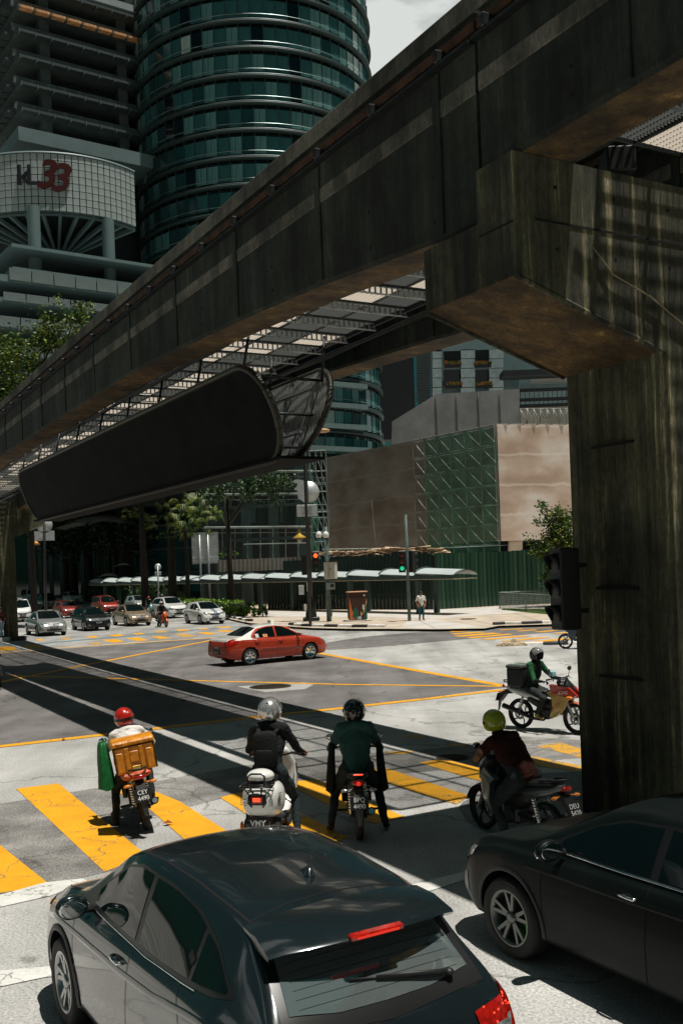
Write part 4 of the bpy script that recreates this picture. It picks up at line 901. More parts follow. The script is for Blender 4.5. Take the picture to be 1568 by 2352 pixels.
# ---- covered walkway with barrel roof
cw = B('covered_walkway', 'long covered walkway with bright barrel vaulted roof along the far pavement', 'covered walkway')
M['cwhite'] = mat('white_vault_sheet', (.50, .56, .55), .35, var=.08, scale=.5, world=True); M['cbeige'] = mat('ribbed_soffit', (.45, .38, .26), .6, var=.15, scale=1)
e0, e1 = G(1043, 1413, .13), G(330, 1394, .13)     # front edge line of the roof on the ground
e1 = e0+(e1-e0)
u = (e1-e0).normalized(); nb_ = V3((u.y, -u.x, 0)); nb_ = nb_ if nb_.y > 0 else -nb_
zr = AZ(1043, 1329, e0.y).z; zt_ = zr+.48
Ltot = (e1-e0).length; seg = int(Ltot/3.9)
for i in range(seg+4):
    s0_, s1_ = i*3.9, (i+1)*3.9-.03; wv = 2.1; k = 10; ol = .25*(i % 2)
    # each bay: vault across the width, slightly tapered so the next overlaps
    vs = []; 
    for s_, dz in ((s0_, 0.0), (s1_, .16)):
        for j in range(k+1):
            f = j/k; vs.append(e0+u*s_+nb_*(wv*f)+V3((0, 0, zr+.25+dz+(zt_-zr-.15)*math.sin(math.pi*f)**.75-.13)))
    mb = MB(); mb.add(vs, [(j, j+1, k+2+j, k+1+j) for j in range(k)], 0, True)
    mb.add([v-V3((0, 0, .05)) for v in vs], [(j, k+1+j, k+2+j, j+1) for j in range(k)], 0, True)
    mb.build('vault_sheet', M['cwhite'], cw)
    arc = [e0+u*(s1_+.0)+nb_*(wv*j/k)+V3((0, 0, zr+.14+.16+(zt_-zr-.15)*math.sin(math.pi*j/k)**.75)) for j in range(k+1)]
    MB().tube(arc, .07, 5).build('vault_rib', M['tband2'], cw)
    c = e0+u*((s0_+s1_)/2)+nb_*wv/2; ang = math.atan2(u.y, u.x)
    MB().box((0, 0, 0), (s1_-s0_, .1, .26)).build('fascia', M['tband2'], cw, tuple(e0+u*((s0_+s1_)/2)+V3((0, 0, zr+.13-.13))), (0, 0, ang))
    MB().box((0, 0, 0), (s1_-s0_, .3, .3)).build('gutter', M['tband'], cw, tuple(c+V3((0, 0, zt_+.1))), (0, 0, ang)) if i % 3 == 0 and 0 else None
    sf = MB()
    for j in range(6): sf.box((0, -wv/2+(j+.5)*wv/6, .02*(j % 2)), (s1_-s0_, wv/6-.02, .04))
    sf.build('soffit_board', M['cbeige'], cw, tuple(c+V3((0, 0, zr-.16))), (0, 0, ang))
    if i % 2 == 1:
        for nn in (.35, wv-.2): 
            p = e0+u*(s0_)+nb_*nn; MB().bbox((0, 0, 0), (.32, .32, zr-.2), .02).build('post', M['tband2'], cw, (p.x, p.y, (zr-.2)/2+.1), (0, 0, ang))
# ---- buildings behind the viewer (only mirrored in paint and glass)
for i, (x, y, w, d_, h, lab) in enumerate(((34, -22, 30, 26, 60, 'grey office tower standing behind the viewer on the right'), (-46, -30, 34, 30, 46, 'grey office tower standing behind the viewer on the left'))):
    t = B('office_tower', lab, 'building', (x, y, 0)); MB().box((0, 0, h/2), (w, d_, h)).build('wall', M['deck'], t)
    for k in range(int(h/3.6)): MB().box((0, 0, k*3.6+2.4), (w+.3, d_+.3, 1.5)).build('window_band', M['tglass'][0], t)
# ================================================================ CARS
def carpaint(name, col, metal=.35, rough=.32, coat=1, spec=.5): return mat(name, col, rough, metal, coat=coat, spec=spec, var=.05, scale=3, rvar=.06)
def interp(tb, y): a = np.array(tb, float); return float(np.interp(y, a[:, 0], a[:, 1]))
def smooth_tb(tb, r=.07):
    a = np.array(tb, float); ys = np.arange(a[0, 0], a[-1, 0]+1e-6, .02); z = np.interp(ys, a[:, 0], a[:, 1])
    k = int(r/.02); ker = np.hanning(2*k+3)[1:-1]; ker /= ker.sum(); zp = np.concatenate([z[0]+(z[0]-z[1:k+1][::-1]), z, z[-1]+(z[-1]-z[-k-1:-1][::-1])])
    return np.stack([ys, np.convolve(zp, ker, 'valid')], 1)
def section(P, y):
    w = interp(P['W'], y); zt = interp(P['_top'], y); zb = interp(P['bot'], y); zl = min(interp(P['_belt'], y), zt-.02); wr = interp(P['_wr'], y); g = zt-zl
    h = zl-zb; f = P.get('flare', .02)
    pts = [(0, zb), (w*.78, zb), (w*.95, zb+.03), (w*.99, zb+.12), (w*1.0, zb+.28*h), (w*1.0+f*.5, zb+.50*h), (w*1.0, zb+.72*h), (w*.985, zb+.86*h), (w*.955, zb+.97*h), (w*.915, zl+.02*g),
           (w*.915*.55+wr*.45, zl+.42*g), (wr*1.02, zl+.80*g), (wr*.93, zl+.92*g), (wr*.70, zl+.97*g), (wr*.35, zt), (0, zt+.006)]
    return pts
def make_body(P, name, mats, parent):
    P['_top'] = smooth_tb(P['top'], .09); P['_belt'] = smooth_tb(P['belt'], .12); P['_wr'] = smooth_tb(P['wr'], .12)
    y0, y1 = P['top'][0][0], P['top'][-1][0]; ys = np.linspace(y0, y1, 76)
    rows = []
    for y in ys:
        p = section(P, y); a = np.array(p); 
        # refine by Catmull-Rom
        q = []
        for i in range(len(a)-1):
            p0, p1, p2, p3 = a[max(i-1, 0)], a[i], a[i+1], a[min(i+2, len(a)-1)]
            for t in (0, .5): q.append(.5*((2*p1)+(-p0+p2)*t+(2*p0-5*p1+4*p2-p3)*t*t+(-p0+3*p1-3*p2+p3)*t**3))
        q.append(a[-1]); rows.append([(x, y, z) for x, z in q])
    n = len(rows[0]); full = [r+[(-x, y, z) for x, y, z in r[-2:0:-1]] for r in rows]; c = len(full[0])
    vs = [v for r in full for v in r]; fs = [(i*c+k, i*c+(k+1) % c, (i+1)*c+(k+1) % c, (i+1)*c+k) for i in range(len(full)-1) for k in range(c)]
    mb = MB(); mb.add(vs, fs, 0, True); mb.add(vs, [tuple(range(c)), tuple(range((len(full)-1)*c, len(full)*c))[::-1]], 0)
    o = mb.build(name, mats, parent)
    # cut the wheel arches
    cut = MB(); Ra = P['R']+P.get('arch', .055)
    for yw in P['wheels']:
        for sx in (-1, 1): cut.lathe([(0, -.17), (Ra, -.17), (Ra, .25), (0, .25)], 40, M=Matrix.Translation((sx*(P['hw']-.08), yw, P['R']+.01)) @ Matrix.Rotation(R(90), 4, 'Y'))
    c2 = cut.build('cut', [M['trim']], None); c2.location = parent.location; c2.rotation_euler = parent.rotation_euler
    c2.parent = parent; c2.location = (0, 0, 0); c2.rotation_euler = (0, 0, 0)
    md = o.modifiers.new('b', 'BOOLEAN'); md.object = c2; md.solver = 'EXACT'; md.operation = 'DIFFERENCE'
    bpy.context.view_layer.update(); bake(o); bpy.data.objects.remove(c2)
    me = o.data; di = len(me.materials)-1
    for p in me.polygons:
        x, y, z = p.center; 
        for yw in P['wheels']:
            d = math.hypot(y-yw, z-P['R']-.01)
            if d < Ra+.01 and z > .12 and (abs(x) < P['hw']-.235 or abs(d-Ra) < .012) and abs(p.normal.z) < .999: 
                if abs(x) > P['hw']-.26 and z < P['R']+Ra+.02: p.material_index = P['dark_i']
        if abs(p.normal.y) < .99 and P.get('mat_fn'):
            pass
    for p in me.polygons:
        if p.material_index == 0 and P.get('mat_fn'): p.material_index = P['mat_fn'](p.center, p.normal)
        p.use_smooth = True
    me.update()
    bm = bmesh.new(); bm.from_mesh(me); P['bvh'] = BVHTree.FromBMesh(bm); bm.free()
    try: me.set_sharp_from_angle(angle=R(38))
    except Exception: pass
    return o
def cast(P, p, mode):
    if mode == 'R': o, d = V3((2, p[0], p[1])), V3((-1, 0, 0))
    elif mode == 'L': o, d = V3((-2, p[0], p[1])), V3((1, 0, 0))
    elif mode == 'T': o, d = V3((p[0], p[1], 4)), V3((0, 0, -1))
    elif mode == 'F': o, d = V3((p[0], 4, p[1])), V3((0, -1, 0))
    else: o, d = V3((p[0], -4, p[1])), V3((0, 1, 0))
    h = P['bvh'].ray_cast(o, d)
    if h[0] is None: return None
    n = h[1]; n = n if n.dot(d) < 0 else -n
    return h[0], n
def resamp(pl, n):
    pl = [np.array(p, float) for p in pl]; d = [0]
    for a, b in zip(pl[:-1], pl[1:]): d.append(d[-1]+np.linalg.norm(b-a))
    t = np.linspace(0, d[-1], n); return np.stack([np.interp(t, d, [p[i] for p in pl]) for i in range(2)], 1)
def patch(P, name, m, parent, top, bot, mode, offs=.004, nu=16, nv=8, exp=0.0):
    A, Bq = resamp(top, nu+1), resamp(bot, nu+1)
    if exp:
        c = (A.mean(0)+Bq.mean(0))/2
        def ex(a):
            d = a-c; l = np.maximum(np.linalg.norm(d, axis=1, keepdims=True), 1e-6); return a+d/l*exp
        A, Bq = ex(A), ex(Bq)
    vs = []; ok = True
    for j in range(nv+1):
        for i in range(nu+1):
            q = A[i]*(1-j/nv)+Bq[i]*(j/nv); h = cast(P, q, mode)
            if h is None: vs.append(vs[-1] if vs else V3((0, 0, 0))); continue
            vs.append(h[0]+h[1]*offs)
    mb = MB(); mb.add(vs, [(j*(nu+1)+i, j*(nu+1)+i+1, (j+1)*(nu+1)+i+1, (j+1)*(nu+1)+i) for j in range(nv) for i in range(nu)], 0, True)
    me = mb.mesh(name, m); bm = bmesh.new(); bm.from_mesh(me)
    bmesh.ops.remove_doubles(bm, verts=bm.verts, dist=1e-5)
    ext = bmesh.ops.extrude_face_region(bm, geom=bm.faces[:]); 
    bmesh.ops.recalc_face_normals(bm, faces=bm.faces); bm.to_mesh(me); bm.free()
    # only the outer skin is needed: rebuild without extrusion
    me2 = mb.mesh(name, m); bpy.data.meshes.remove(me)
    return link(name, me2, parent)
def ribbon(P, name, m, parent, path, mode, w=.008, offs=.003, n=40, proud=0):
    A = resamp(path, n); H = [cast(P, q, mode) for q in A]; H = [h for h in H if h]
    if len(H) < 2: return
    vs = []
    for i, (p, nn) in enumerate(H):
        t = H[min(i+1, len(H)-1)][0]-H[max(i-1, 0)][0]
        if t.length < 1e-6: t = V3((0, 1, 0))
        s = t.normalized().cross(nn).normalized()*w/2
        vs += [p-s+nn*offs, p+nn*(offs+proud), p+s+nn*offs]
    mb = MB(); mb.add(vs, [(3*i+k, 3*i+3+k, 3*i+4+k, 3*i+1+k) for i in range(len(H)-1) for k in (0, 1)], 0, True)
    return link(name, mb.mesh(name, m), parent)
def wheel_meshes(Rw, w, style, rimmat, n=5):
    ty = MB(); r = Rw*.68
    ty.lathe([(r, -w/2+.01), (r+.02, -w/2), (Rw*.93, -w/2-.004), (Rw*.985, -w/2+.03), (Rw, -w/2+.055), (Rw, w/2-.055), (Rw*.985, w/2-.03), (Rw*.93, w/2+.004), (r+.02, w/2), (r, w/2-.01), (r-.02, 0)], 48)
    rm = MB(); rm.lathe([(r+.004, w/2-.004), (r-.012, w/2-.002), (r-.03, w/2-.03), (r-.035, -w/2+.02)], 44)
    bk = MB(); bk.lathe([(.0, -.02), (r*.62, -.02), (r*.62, .0), (0, .0)], 30); bk.lathe([(r-.034, -.05), (0, -.05)], 30)
    sp = MB()
    for k in range(n):
        for dd in ((-.13, .13) if style == 'twin' else ((-.2, 0, .2) if style == 'multi' else (0,))):
            a = 2*math.pi*k/n; a1 = a+dd*.35; a2 = a+dd*1.6; w0, w1 = (.02, .014) if style != 'star' else (.05, .026)
            p0 = V3((.035*math.cos(a1), .035*math.sin(a1), w/2-.035)); p1 = V3(((r-.012)*math.cos(a2), (r-.012)*math.sin(a2), w/2-.012))
            d = (p1-p0).normalized(); sd = d.cross(V3((0, 0, 1)))
            q = [p0+sd*w0, p0-sd*w0, p1-sd*w1, p1+sd*w1]; sp.add(q+[v-V3((0, 0, .03)) for v in q], [(0, 1, 2, 3), (7, 6, 5, 4), (0, 4, 5, 1), (1, 5, 6, 2), (2, 6, 7, 3), (3, 7, 4, 0)])
    sp.lathe([(.055, w/2-.06), (.055, w/2-.02), (.03, w/2-.012), (0, w/2-.012)], 16)
    return ty.mesh('tyre', M['tyre']), rm.mesh('rim', rimmat), sp.mesh('spokes', rimmat), bk.mesh('brake_disc', M['rim_dark'])
def add_wheels(P, t, style='twin', rimmat=None, n=5, spin=.3, w=.215):
    T, Rm, Sp, Bk = wheel_meshes(P['R'], w, style, rimmat or M['rim'], n)
    for yw in P['wheels']:
        for sx in (1, -1):
            e = bpy.data.objects.new('wheel', T); COL.objects.link(e); e.parent = t; e.location = (sx*(P['hw']-w/2-.005), yw, P['R']); e.rotation_euler = (R(90), 0, R(90) if sx > 0 else R(-90))
            for me, nm in ((Rm, 'rim'), (Sp, 'spokes'), (Bk, 'brake_disc')): link(nm, me, e, None, (0, 0, 0), (0, 0, spin+yw))
def plate(t, txt, p, rot, w=.44, h=.11, bg=None, fg=None, size=.1, two=None):
    o = MB().bbox((0, 0, 0), (w, h, .012), .005).build('number_plate', bg or M['plate'], t, p, rot)
    if two: text(two[0], size, fg or M['plate_txt'], o, (0, h*.22, .0075), (0, 0, 0), .001, sx=.9); text(two[1], size, fg or M['plate_txt'], o, (0, -h*.25, .0075), (0, 0, 0), .001, sx=.9)
    else: text(txt, size, fg or M['plate_txt'], o, (0, 0, .0075), (0, 0, 0), .001, sx=.85)
    return o
def mirror(t, sx, y, z, x, m, s=1.0, body=None):
    mb = MB(); mb.ell((0, 0, 0), (.105*s, .075*s, .075*s), 18, 12); mb.v = [(a, max(b, -.035), c) for a, b, c in mb.v]
    o = mb.build('wing_mirror', m, t, (sx*(x+.10), y, z)); 
    g = MB(); g.ell((0, -.037, 0), (.088*s, .004, .06*s), 16, 8); g.build('mirror_glass', M['chrome'], o)
    k = MB(); k.tube([(-sx*.16, .0, -.035), (-sx*.03, 0, -.03)], .03, 8); k.build('mirror_stalk', M['plastic'], o); return o
def handle(t, P, y, z, side, m):
    h = cast(P, (y, z), side)
    if h is None: return
    sx = 1 if side == 'R' else -1
    mb = MB(); mb.tube([(0, -.09, 0), (sx*.03, -.07, 0), (sx*.035, 0, .004), (sx*.03, .07, 0), (0, .09, 0)], [.012, .015, .016, .015, .012], 8); mb.build('door_handle', m, t, h[0])
    cu = MB(); cu.ell((0, 0, -.004), (.004, .06, .025), 12, 6); cu.build('handle_cup', M['gap'], t, h[0]+h[1]*.001)
# ------------------------------------------------ the near dark hatchback-SUV
def near_car():
    t = thing('crossover_car', 'glossy dark grey crossover seen from above and behind, centre foreground', 'car', LS(2.74, 6.50), ANG+R(1.2))
    pm = carpaint('dark_grey_paint', (.010, .0165, .019), .2, .18, .8, .45)
    P = dict(hw=.885, R=.335, wheels=(1.30, -1.31), dark_i=1, flare=.02, arch=.06,
             top=[(-2.14, .66), (-2.10, .90), (-2.02, 1.04), (-1.94, 1.14), (-1.52, 1.50), (-1.25, 1.555), (-.7, 1.60), (-.2, 1.605), (.22, 1.57), (.48, 1.49), (1.08, 1.10), (1.25, 1.04), (1.7, .96), (1.98, .86), (2.10, .70), (2.14, .56)],
             belt=[(-2.14, .62), (-2.02, .98), (-1.5, 1.10), (-1.0, 1.08), (0, 1.03), (.9, .98), (1.4, .95), (1.9, .82), (2.14, .5)],
             wr=[(-2.14, .70), (-2.0, .70), (-1.7, .62), (-1.45, .60), (-1.0, .60), (0, .62), (.35, .60), (.6, .62), (1.1, .72), (1.5, .72), (2.0, .62), (2.14, .55)],
             bot=[(-2.14, .36), (-2.0, .26), (-1.8, .22), (1.8, .20), (2.0, .24), (2.14, .30)],
             W=[(-2.14, .70), (-2.08, .79), (-1.9, .85), (-1.5, .882), (-.9, .87), (0, .868), (.9, .875), (1.4, .885), (1.8, .85), (2.0, .78), (2.14, .62)])
    body = make_body(P, 'body', [pm, M['trim']], t)
    for sd in 'LR':
        # black surround + panes
        patch(P, 'window_trim', M['trim'], t, [(1.02, 1.07), (.62, 1.27), (.36, 1.42), (.05, 1.495), (-.5, 1.50), (-.95, 1.46), (-1.25, 1.38), (-1.58, 1.22)], [(1.04, 1.045), (.3, 1.045), (-.4, 1.06), (-1.0, 1.10), (-1.4, 1.145), (-1.6, 1.19)], sd, .0025, 40, 10)
        patch(P, 'side_window', M['glass'], t, [(.74, 1.17), (.55, 1.28), (.33, 1.41), (.05, 1.473), (-.17, 1.478)], [(.74, 1.075), (.5, 1.075), (.3, 1.075), (.0, 1.08), (-.17, 1.085)], sd, .006, 20, 8)
        patch(P, 'side_window', M['glass'], t, [(-.25, 1.478), (-.6, 1.475), (-.88, 1.445), (-1.06, 1.40)], [(-.25, 1.09), (-.6, 1.10), (-.9, 1.12), (-1.06, 1.135)], sd, .006, 16, 8)
        patch(P, 'quarter_window', M['glass'], t, [(-1.12, 1.385), (-1.28, 1.34), (-1.46, 1.255), (-1.53, 1.215)], [(-1.12, 1.14), (-1.25, 1.155), (-1.42, 1.18), (-1.53, 1.20)], sd, .006, 10, 6)
        ribbon(P, 'door_gap', M['gap'], t, [(-.21, 1.06), (-.20, .6), (-.19, .30)], sd, .007)
        ribbon(P, 'door_gap', M['gap'], t, [(-1.0, 1.09), (-1.12, .90), (-1.05, .70), (-.93, .52), (-.88, .30)], sd, .007)
        ribbon(P, 'door_gap', M['gap'], t, [(.98, 1.0), (.99, .75), (.93, .5), (.90, .30)], sd, .007)
        ribbon(P, 'sill_gap', M['gap'], t, [(.90, .30), (-.88, .30)], sd, .006)
        ribbon(P, 'body_crease', pm, t, [(1.5, .80), (.8, .83), (0, .86), (-.7, .92), (-1.2, 1.00), (-1.6, 1.05)], sd, .05, .0, 60, .012)
        ribbon(P, 'window_bead', M['chrome'], t, [(.98, 1.04), (.3, 1.045), (-.4, 1.055), (-1.0, 1.095), (-1.2, 1.115)], sd, .010, .004, 50, .004)
        patch(P, 'arch_cladding', M['plastic'], t, [(1.0, .27), (.5, .27), (-.5, .27), (-.95, .27)], [(1.0, .215), (.5, .215), (-.5, .215), (-.95, .215)], sd, .012, 14, 2)
        handle(t, P, -.02, .93, sd, M['chrome'])
        mirror(t, 1 if sd == 'R' else -1, .74, 1.08, .84, pm, 1.15)
        sg = 1 if sd == 'R' else -1
        # drip channel along the roof
        ribbon(P, 'roof_channel', M['gap'], t, [(sg*.555, .34), (sg*.56, 0), (sg*.555, -.6), (sg*.545, -1.2), (sg*.53, -1.44)], 'T', .016, .002, 60)
        ribbon(P, 'hatch_gap', M['gap'], t, [(sg*.53, -1.44), (sg*.56, -1.56), (sg*.63, -1.80), (sg*.69, -1.98), (sg*.70, -2.04)], 'T', .008, .002, 40)
        ribbon(P, 'hatch_gap', M['gap'], t, [(sg*.70, .99), (sg*.68, .86), (sg*.60, .74), (sg*.50, .68)], 'B', .008, .002, 30)
        # arch lips
        for yw in P['wheels']:
            pts = [(yw+.405*math.cos(a), P['R']+.01+.405*math.sin(a)) for a in np.linspace(R(-8), R(188), 26)]
            ribbon(P, 'arch_lip', M['plastic'], t, pts, sd, .05, .006, 50, .012)
        # tail lamp cluster
        lamp = patch(P, 'tail_light', M['red_lens'], t, [(-1.52, .98), (-1.75, 1.03), (-1.98, 1.04)], [(-1.62, .93), (-1.80, .87), (-2.02, .82)], sd, .010, 10, 6)
        lamp2 = patch(P, 'tail_light', M['red_lens'], t, [(sg*.50, .97), (sg*.66, 1.0), (sg*.84, 1.04)], [(sg*.52, .86), (sg*.68, .84), (sg*.82, .80)], 'B', .010, 10, 6)
        d = MB(); rn = random.Random(3)
        for i in range(16):
            h = cast(P, (sg*(.56+.26*rn.random()), .86+.14*rn.random()), 'B')
            if h: d.ell(h[0]+h[1]*.010, (.006, .006, .006), 6, 4)
        o = d.build('lamp_led', M['red_lit'], lamp2); o['kind'] = 'stuff'
        cl = patch(P, 'reversing_lamp', M['clear_lens'], t, [(sg*.60, .885), (sg*.76, .90)], [(sg*.61, .83), (sg*.74, .83)], 'B', .014, 8, 3)
        hl = patch(P, 'headlight', M['clear_lens'], t, [(1.72, .86), (1.9, .83), (2.04, .74)], [(1.78, .80), (1.92, .75), (2.05, .67)], sd, .008, 10, 4)
        handle_r = ribbon(P, 'handle_recess', M['gap'], t, [(-1.0, 1.25), (-1.08, 1.22)], sd, .05, .008, 6)
    # windscreen, rear window
    patch(P, 'windscreen', M['glass'], t, [(-.54, .52), (-.3, .46), (0, .44), (.3, .46), (.54, .52)], [(-.66, 1.10), (-.35, 1.17), (0, 1.20), (.35, 1.17), (.66, 1.10)], 'T', .006, 24, 10)
    patch(P, 'rear_window_trim', M['trim'], t, [(-.56, -1.50), (0, -1.47), (.56, -1.50)], [(-.63, -1.97), (0, -2.01), (.63, -1.97)], 'T', .003, 24, 12)
    rw = patch(P, 'rear_window', M['rear_glass'], t, [(-.50, -1.54), (0, -1.52), (.50, -1.54)], [(-.57, -1.90), (-.3, -1.94), (0, -1.95), (.3, -1.94), (.57, -1.90)], 'T', .007, 24, 12)
    for k in range(9):
        y = -1.57-k*.04; ribbon(P, 'heating_wire', M['gap'], rw, [(-.48-.003*k, y), (0, y-.01), (.48+.003*k, y)], 'T', .0022, .0085, 20)
    # spoiler
    sp = MB(); vs = []
    nx = 15
    for i in range(nx):
        x = -.585+1.17*i/(nx-1); e = 1
        h = cast(P, (x*.96, -1.42-.0*e), 'T'); z = h[0].z
        y1 = -1.87+.12*abs(x/.6)**2; vs += [(x, -1.41, z+.006), (x*1.01, (y1-1.41)/2, z-.005+.004), (x*1.03, y1+.02, z-.05), (x*1.03, y1, z-.065), (x*1.02, y1+.02, z-.085), (x, -1.48, z-.06)]
    sp.add(vs, [(i*6+k, i*6+(k+1) % 6, (i+1)*6+(k+1) % 6, (i+1)*6+k) for i in range(nx-1) for k in range(6)]+[tuple(range(6)), tuple(range((nx-1)*6, nx*6))[::-1]], 0, True)
    o = sp.build('spoiler', pm, t); 
    try: o.data.set_sharp_from_angle(angle=R(30))
    except Exception: pass
    bl = MB(); bl.bbox((0, 0, 0), (.34, .05, .032), .008); b_ = bl.build('brake_light', M['red_lens'], t, (0, -1.862, interp(P['_top'], -1.42)-.052), (R(8), 0, 0))
    MB().box((0, -.0255, 0), (.27, .002, .014)).build('light_strip', M['red_dim'], b_)
    ribbon(P, 'roof_seam', M['gap'], t, [(-.53, -1.40), (-.3, -1.345), (0, -1.33), (.3, -1.345), (.53, -1.40)], 'T', .009, .002, 30)
    # antenna fin
    z = interp(P['_top'], -1.05); f = MB(); f.add([(-.035, .07, 0), (.035, .07, 0), (.03, -.09, 0), (-.03, -.09, 0), (0, .045, .012), (.008, -.055, .062), (-.008, -.055, .062), (.012, -.085, .05), (-.012, -.085, .05)],
          [(0, 4, 6, 8, 3), (1, 2, 7, 5, 4), (4, 5, 6), (5, 7, 8, 6), (7, 2, 3, 8), (0, 1, 4)], 0, True); f.build('antenna_fin', pm, t, (0.02, -1.02, z+.003))
    # wiper
    h0, h1 = cast(P, (.42, -1.915), 'T'), cast(P, (-.02, -1.86), 'T')
    w = MB(); a, b = h0[0]+h0[1]*.03, h1[0]+h1[1]*.03; w.tube([a, a.lerp(b, .3)+h0[1]*.01, b], [.018, .012, .007], 8); w.tube([a.lerp(b, .1)+h0[1]*-.012, b+(b-a)*.35-h1[1]*.016], .006, 6); w.ell(a, (.03, .03, .02), 10, 6)
    w.build('rear_wiper', M['plastic'], t)
    for x in (-.22, .22): 
        h = cast(P, (x, 1.16), 'T'); h2 = cast(P, (x+.5, 1.12), 'T')
        if h and h2: q = MB(); q.tube([h[0]+h[1]*.02, h2[0]+h2[1]*.02], .008, 6); q.build('wiper', M['plastic'], t)
    ribbon(P, 'bonnet_gap', M['gap'], t, [(.70, 1.2), (.70, 1.6), (.62, 1.9), (0, 2.0), (-.62, 1.9), (-.70, 1.6), (-.70, 1.2)], 'T', .007, .002, 80)
    fl = ribbon(P, 'fuel_flap', M['gap'], t, [(-1.42+.08*math.cos(a), .84+.08*math.sin(a)) for a in np.linspace(0, 2*math.pi, 24)], 'L', .005, .002, 40)
    plate(t, 'VHC 2217', (0, -2.125, .74), (R(78), 0, 0)) if 0 else None
    ribbon(P, 'bumper_gap', M['gap'], t, [(-.80, .78), (0, .76), (.80, .78)], 'B', .008, .002, 40)
    add_wheels(P, t, 'twin', M['rim'], 5, .5)
    return t
near_car()
# ------------------------------------------------ the dark SUV in the shade on the right
def right_car():
    t = thing('dark_suv', 'black SUV in deep shade at lower right with chrome mirror and green brake caliper', 'car', LS(6.38, 5.42), ANG-R(.5)); t.scale = (1, 1, .94)
    pm = carpaint('black_green_paint', (.003, .006, .0055), 0, .45, .05, .18)
    P = dict(hw=.95, R=.37, wheels=(1.43, -1.44), dark_i=1, flare=.02, arch=.055,
             top=[(-2.36, .80), (-2.3, 1.05), (-2.1, 1.14), (-1.3, 1.50), (-.5, 1.62), (.1, 1.62), (.45, 1.56), (1.15, 1.17), (1.35, 1.10), (1.9, 1.02), (2.15, .92), (2.32, .76), (2.36, .62)],
             belt=[(-2.36, .75), (-2.1, 1.06), (-1, 1.10), (0, 1.08), (1, 1.03), (1.6, 1.0), (2.1, .87), (2.36, .55)],
             wr=[(-2.36, .72), (-2.0, .66), (-1.4, .56), (-.5, .62), (.3, .63), (.6, .65), (1.2, .80), (1.6, .80), (2.1, .72), (2.36, .6)],
             bot=[(-2.36, .38), (-2.0, .25), (2.0, .24), (2.36, .34)],
             W=[(-2.36, .74), (-2.2, .88), (-1.6, .94), (-.8, .93), (.8, .93), (1.5, .945), (2.0, .90), (2.25, .80), (2.36, .66)])
    make_body(P, 'body', [pm, M['trim']], t)
    for sd in 'LR':
        sg = 1 if sd == 'R' else -1
        patch(P, 'window_trim', M['trim'], t, [(1.05, 1.13), (.6, 1.36), (.25, 1.49), (-.3, 1.53), (-1.0, 1.46), (-1.75, 1.22)], [(1.1, 1.10), (.2, 1.115), (-.9, 1.14), (-1.78, 1.17)], sd, .003, 36, 8)
        patch(P, 'side_window', M['glass'], t, [(.86, 1.20), (.55, 1.37), (.24, 1.465), (-.12, 1.495)], [(.88, 1.13), (.5, 1.13), (-.12, 1.14)], sd, .006, 18, 7)
        patch(P, 'side_window', M['glass'], t, [(-.20, 1.50), (-.6, 1.48), (-1.0, 1.43), (-1.25, 1.36)], [(-.20, 1.14), (-.9, 1.155), (-1.25, 1.165)], sd, .006, 16, 7)
        ribbon(P, 'window_bead', M['chrome'], t, [(1.12, 1.10), (.2, 1.112), (-.9, 1.135), (-1.78, 1.165)], sd, .016, .006, 50, .006)
        for pth in ([(1.0, 1.06), (1.0, .8), (.97, .3)], [(-.16, 1.11), (-.15, .7), (-.14, .3)], [(-1.2, 1.13), (-1.3, .92), (-1.1, .6), (-1.0, .3)]): ribbon(P, 'door_gap', M['gap'], t, pth, sd, .007)
        ribbon(P, 'body_crease', pm, t, [(1.2, .92), (0, .94), (-1.2, .98)], sd, .05, 0, 50, .010)
        handle(t, P, .02, .97, sd, M['chrome']); handle(t, P, -1.0, .99, sd, M['chrome'])
        mirror(t, sg, .80, 1.16, .90, pm, 1.25)
        o = MB(); o.tube([(sg*1.02, .875, 1.17), (sg*1.09, .86, 1.15), (sg*1.12, .80, 1.12)], [.012, .018, .01], 8); o.build('mirror_indicator', M['chrome'], t)
        patch(P, 'headlight', M['clear_lens'], t, [(1.95, .90), (2.12, .86), (2.26, .78)], [(1.98, .82), (2.14, .74), (2.28, .66)], sd, .010, 10, 4)
        for yw in P['wheels']:
            pts = [(yw+.44*math.cos(a), P['R']+.01+.44*math.sin(a)) for a in np.linspace(R(-8), R(188), 26)]
            ribbon(P, 'arch_lip', M['plastic'], t, pts, sd, .04, .005, 50, .010)
        patch(P, 'side_intake', M['trim'], t, [(2.10, .62), (2.2, .60)], [(2.10, .40), (2.2, .42)], sd, .006, 4, 4)
    patch(P, 'windscreen', M['glass'], t, [(-.58, .56), (0, .50), (.58, .56)], [(-.72, 1.16), (0, 1.24), (.72, 1.16)], 'T', .006, 24, 10)
    ribbon(P, 'bonnet_gap', M['gap'], t, [(.78, 1.3), (.78, 1.8), (.66, 2.12), (0, 2.2), (-.66, 2.12), (-.78, 1.8), (-.78, 1.3)], 'T', .008, .002, 80)
    for sg in (-1, 1): ribbon(P, 'bonnet_crease', pm, t, [(sg*.45, 1.4), (sg*.38, 2.1)], 'T', .06, 0, 30, .008)
    h = cast(P, (-.35, 1.86), 'T'); m = MB(); m.lathe([(0, .004), (.03, .003), (.035, 0)], 16); m.build('bonnet_stud', M['chrome'], t, (0, 2.16, h[0].z-.02))
    add_wheels(P, t, 'twin', mat('grey_rim', (.16, .17, .165), .35, .8), 5, .15, .24)
    cg = mat('green_caliper', (.10, .60, .02), .4)
    for yw in P['wheels']:
        for sx in (-1, 1): MB().bbox((0, 0, 0), (.06, .10, .26), .02).build('brake_caliper', cg, t, (sx*(P['hw']-.115), yw-.16, P['R']+.02))
    return t
right_car()
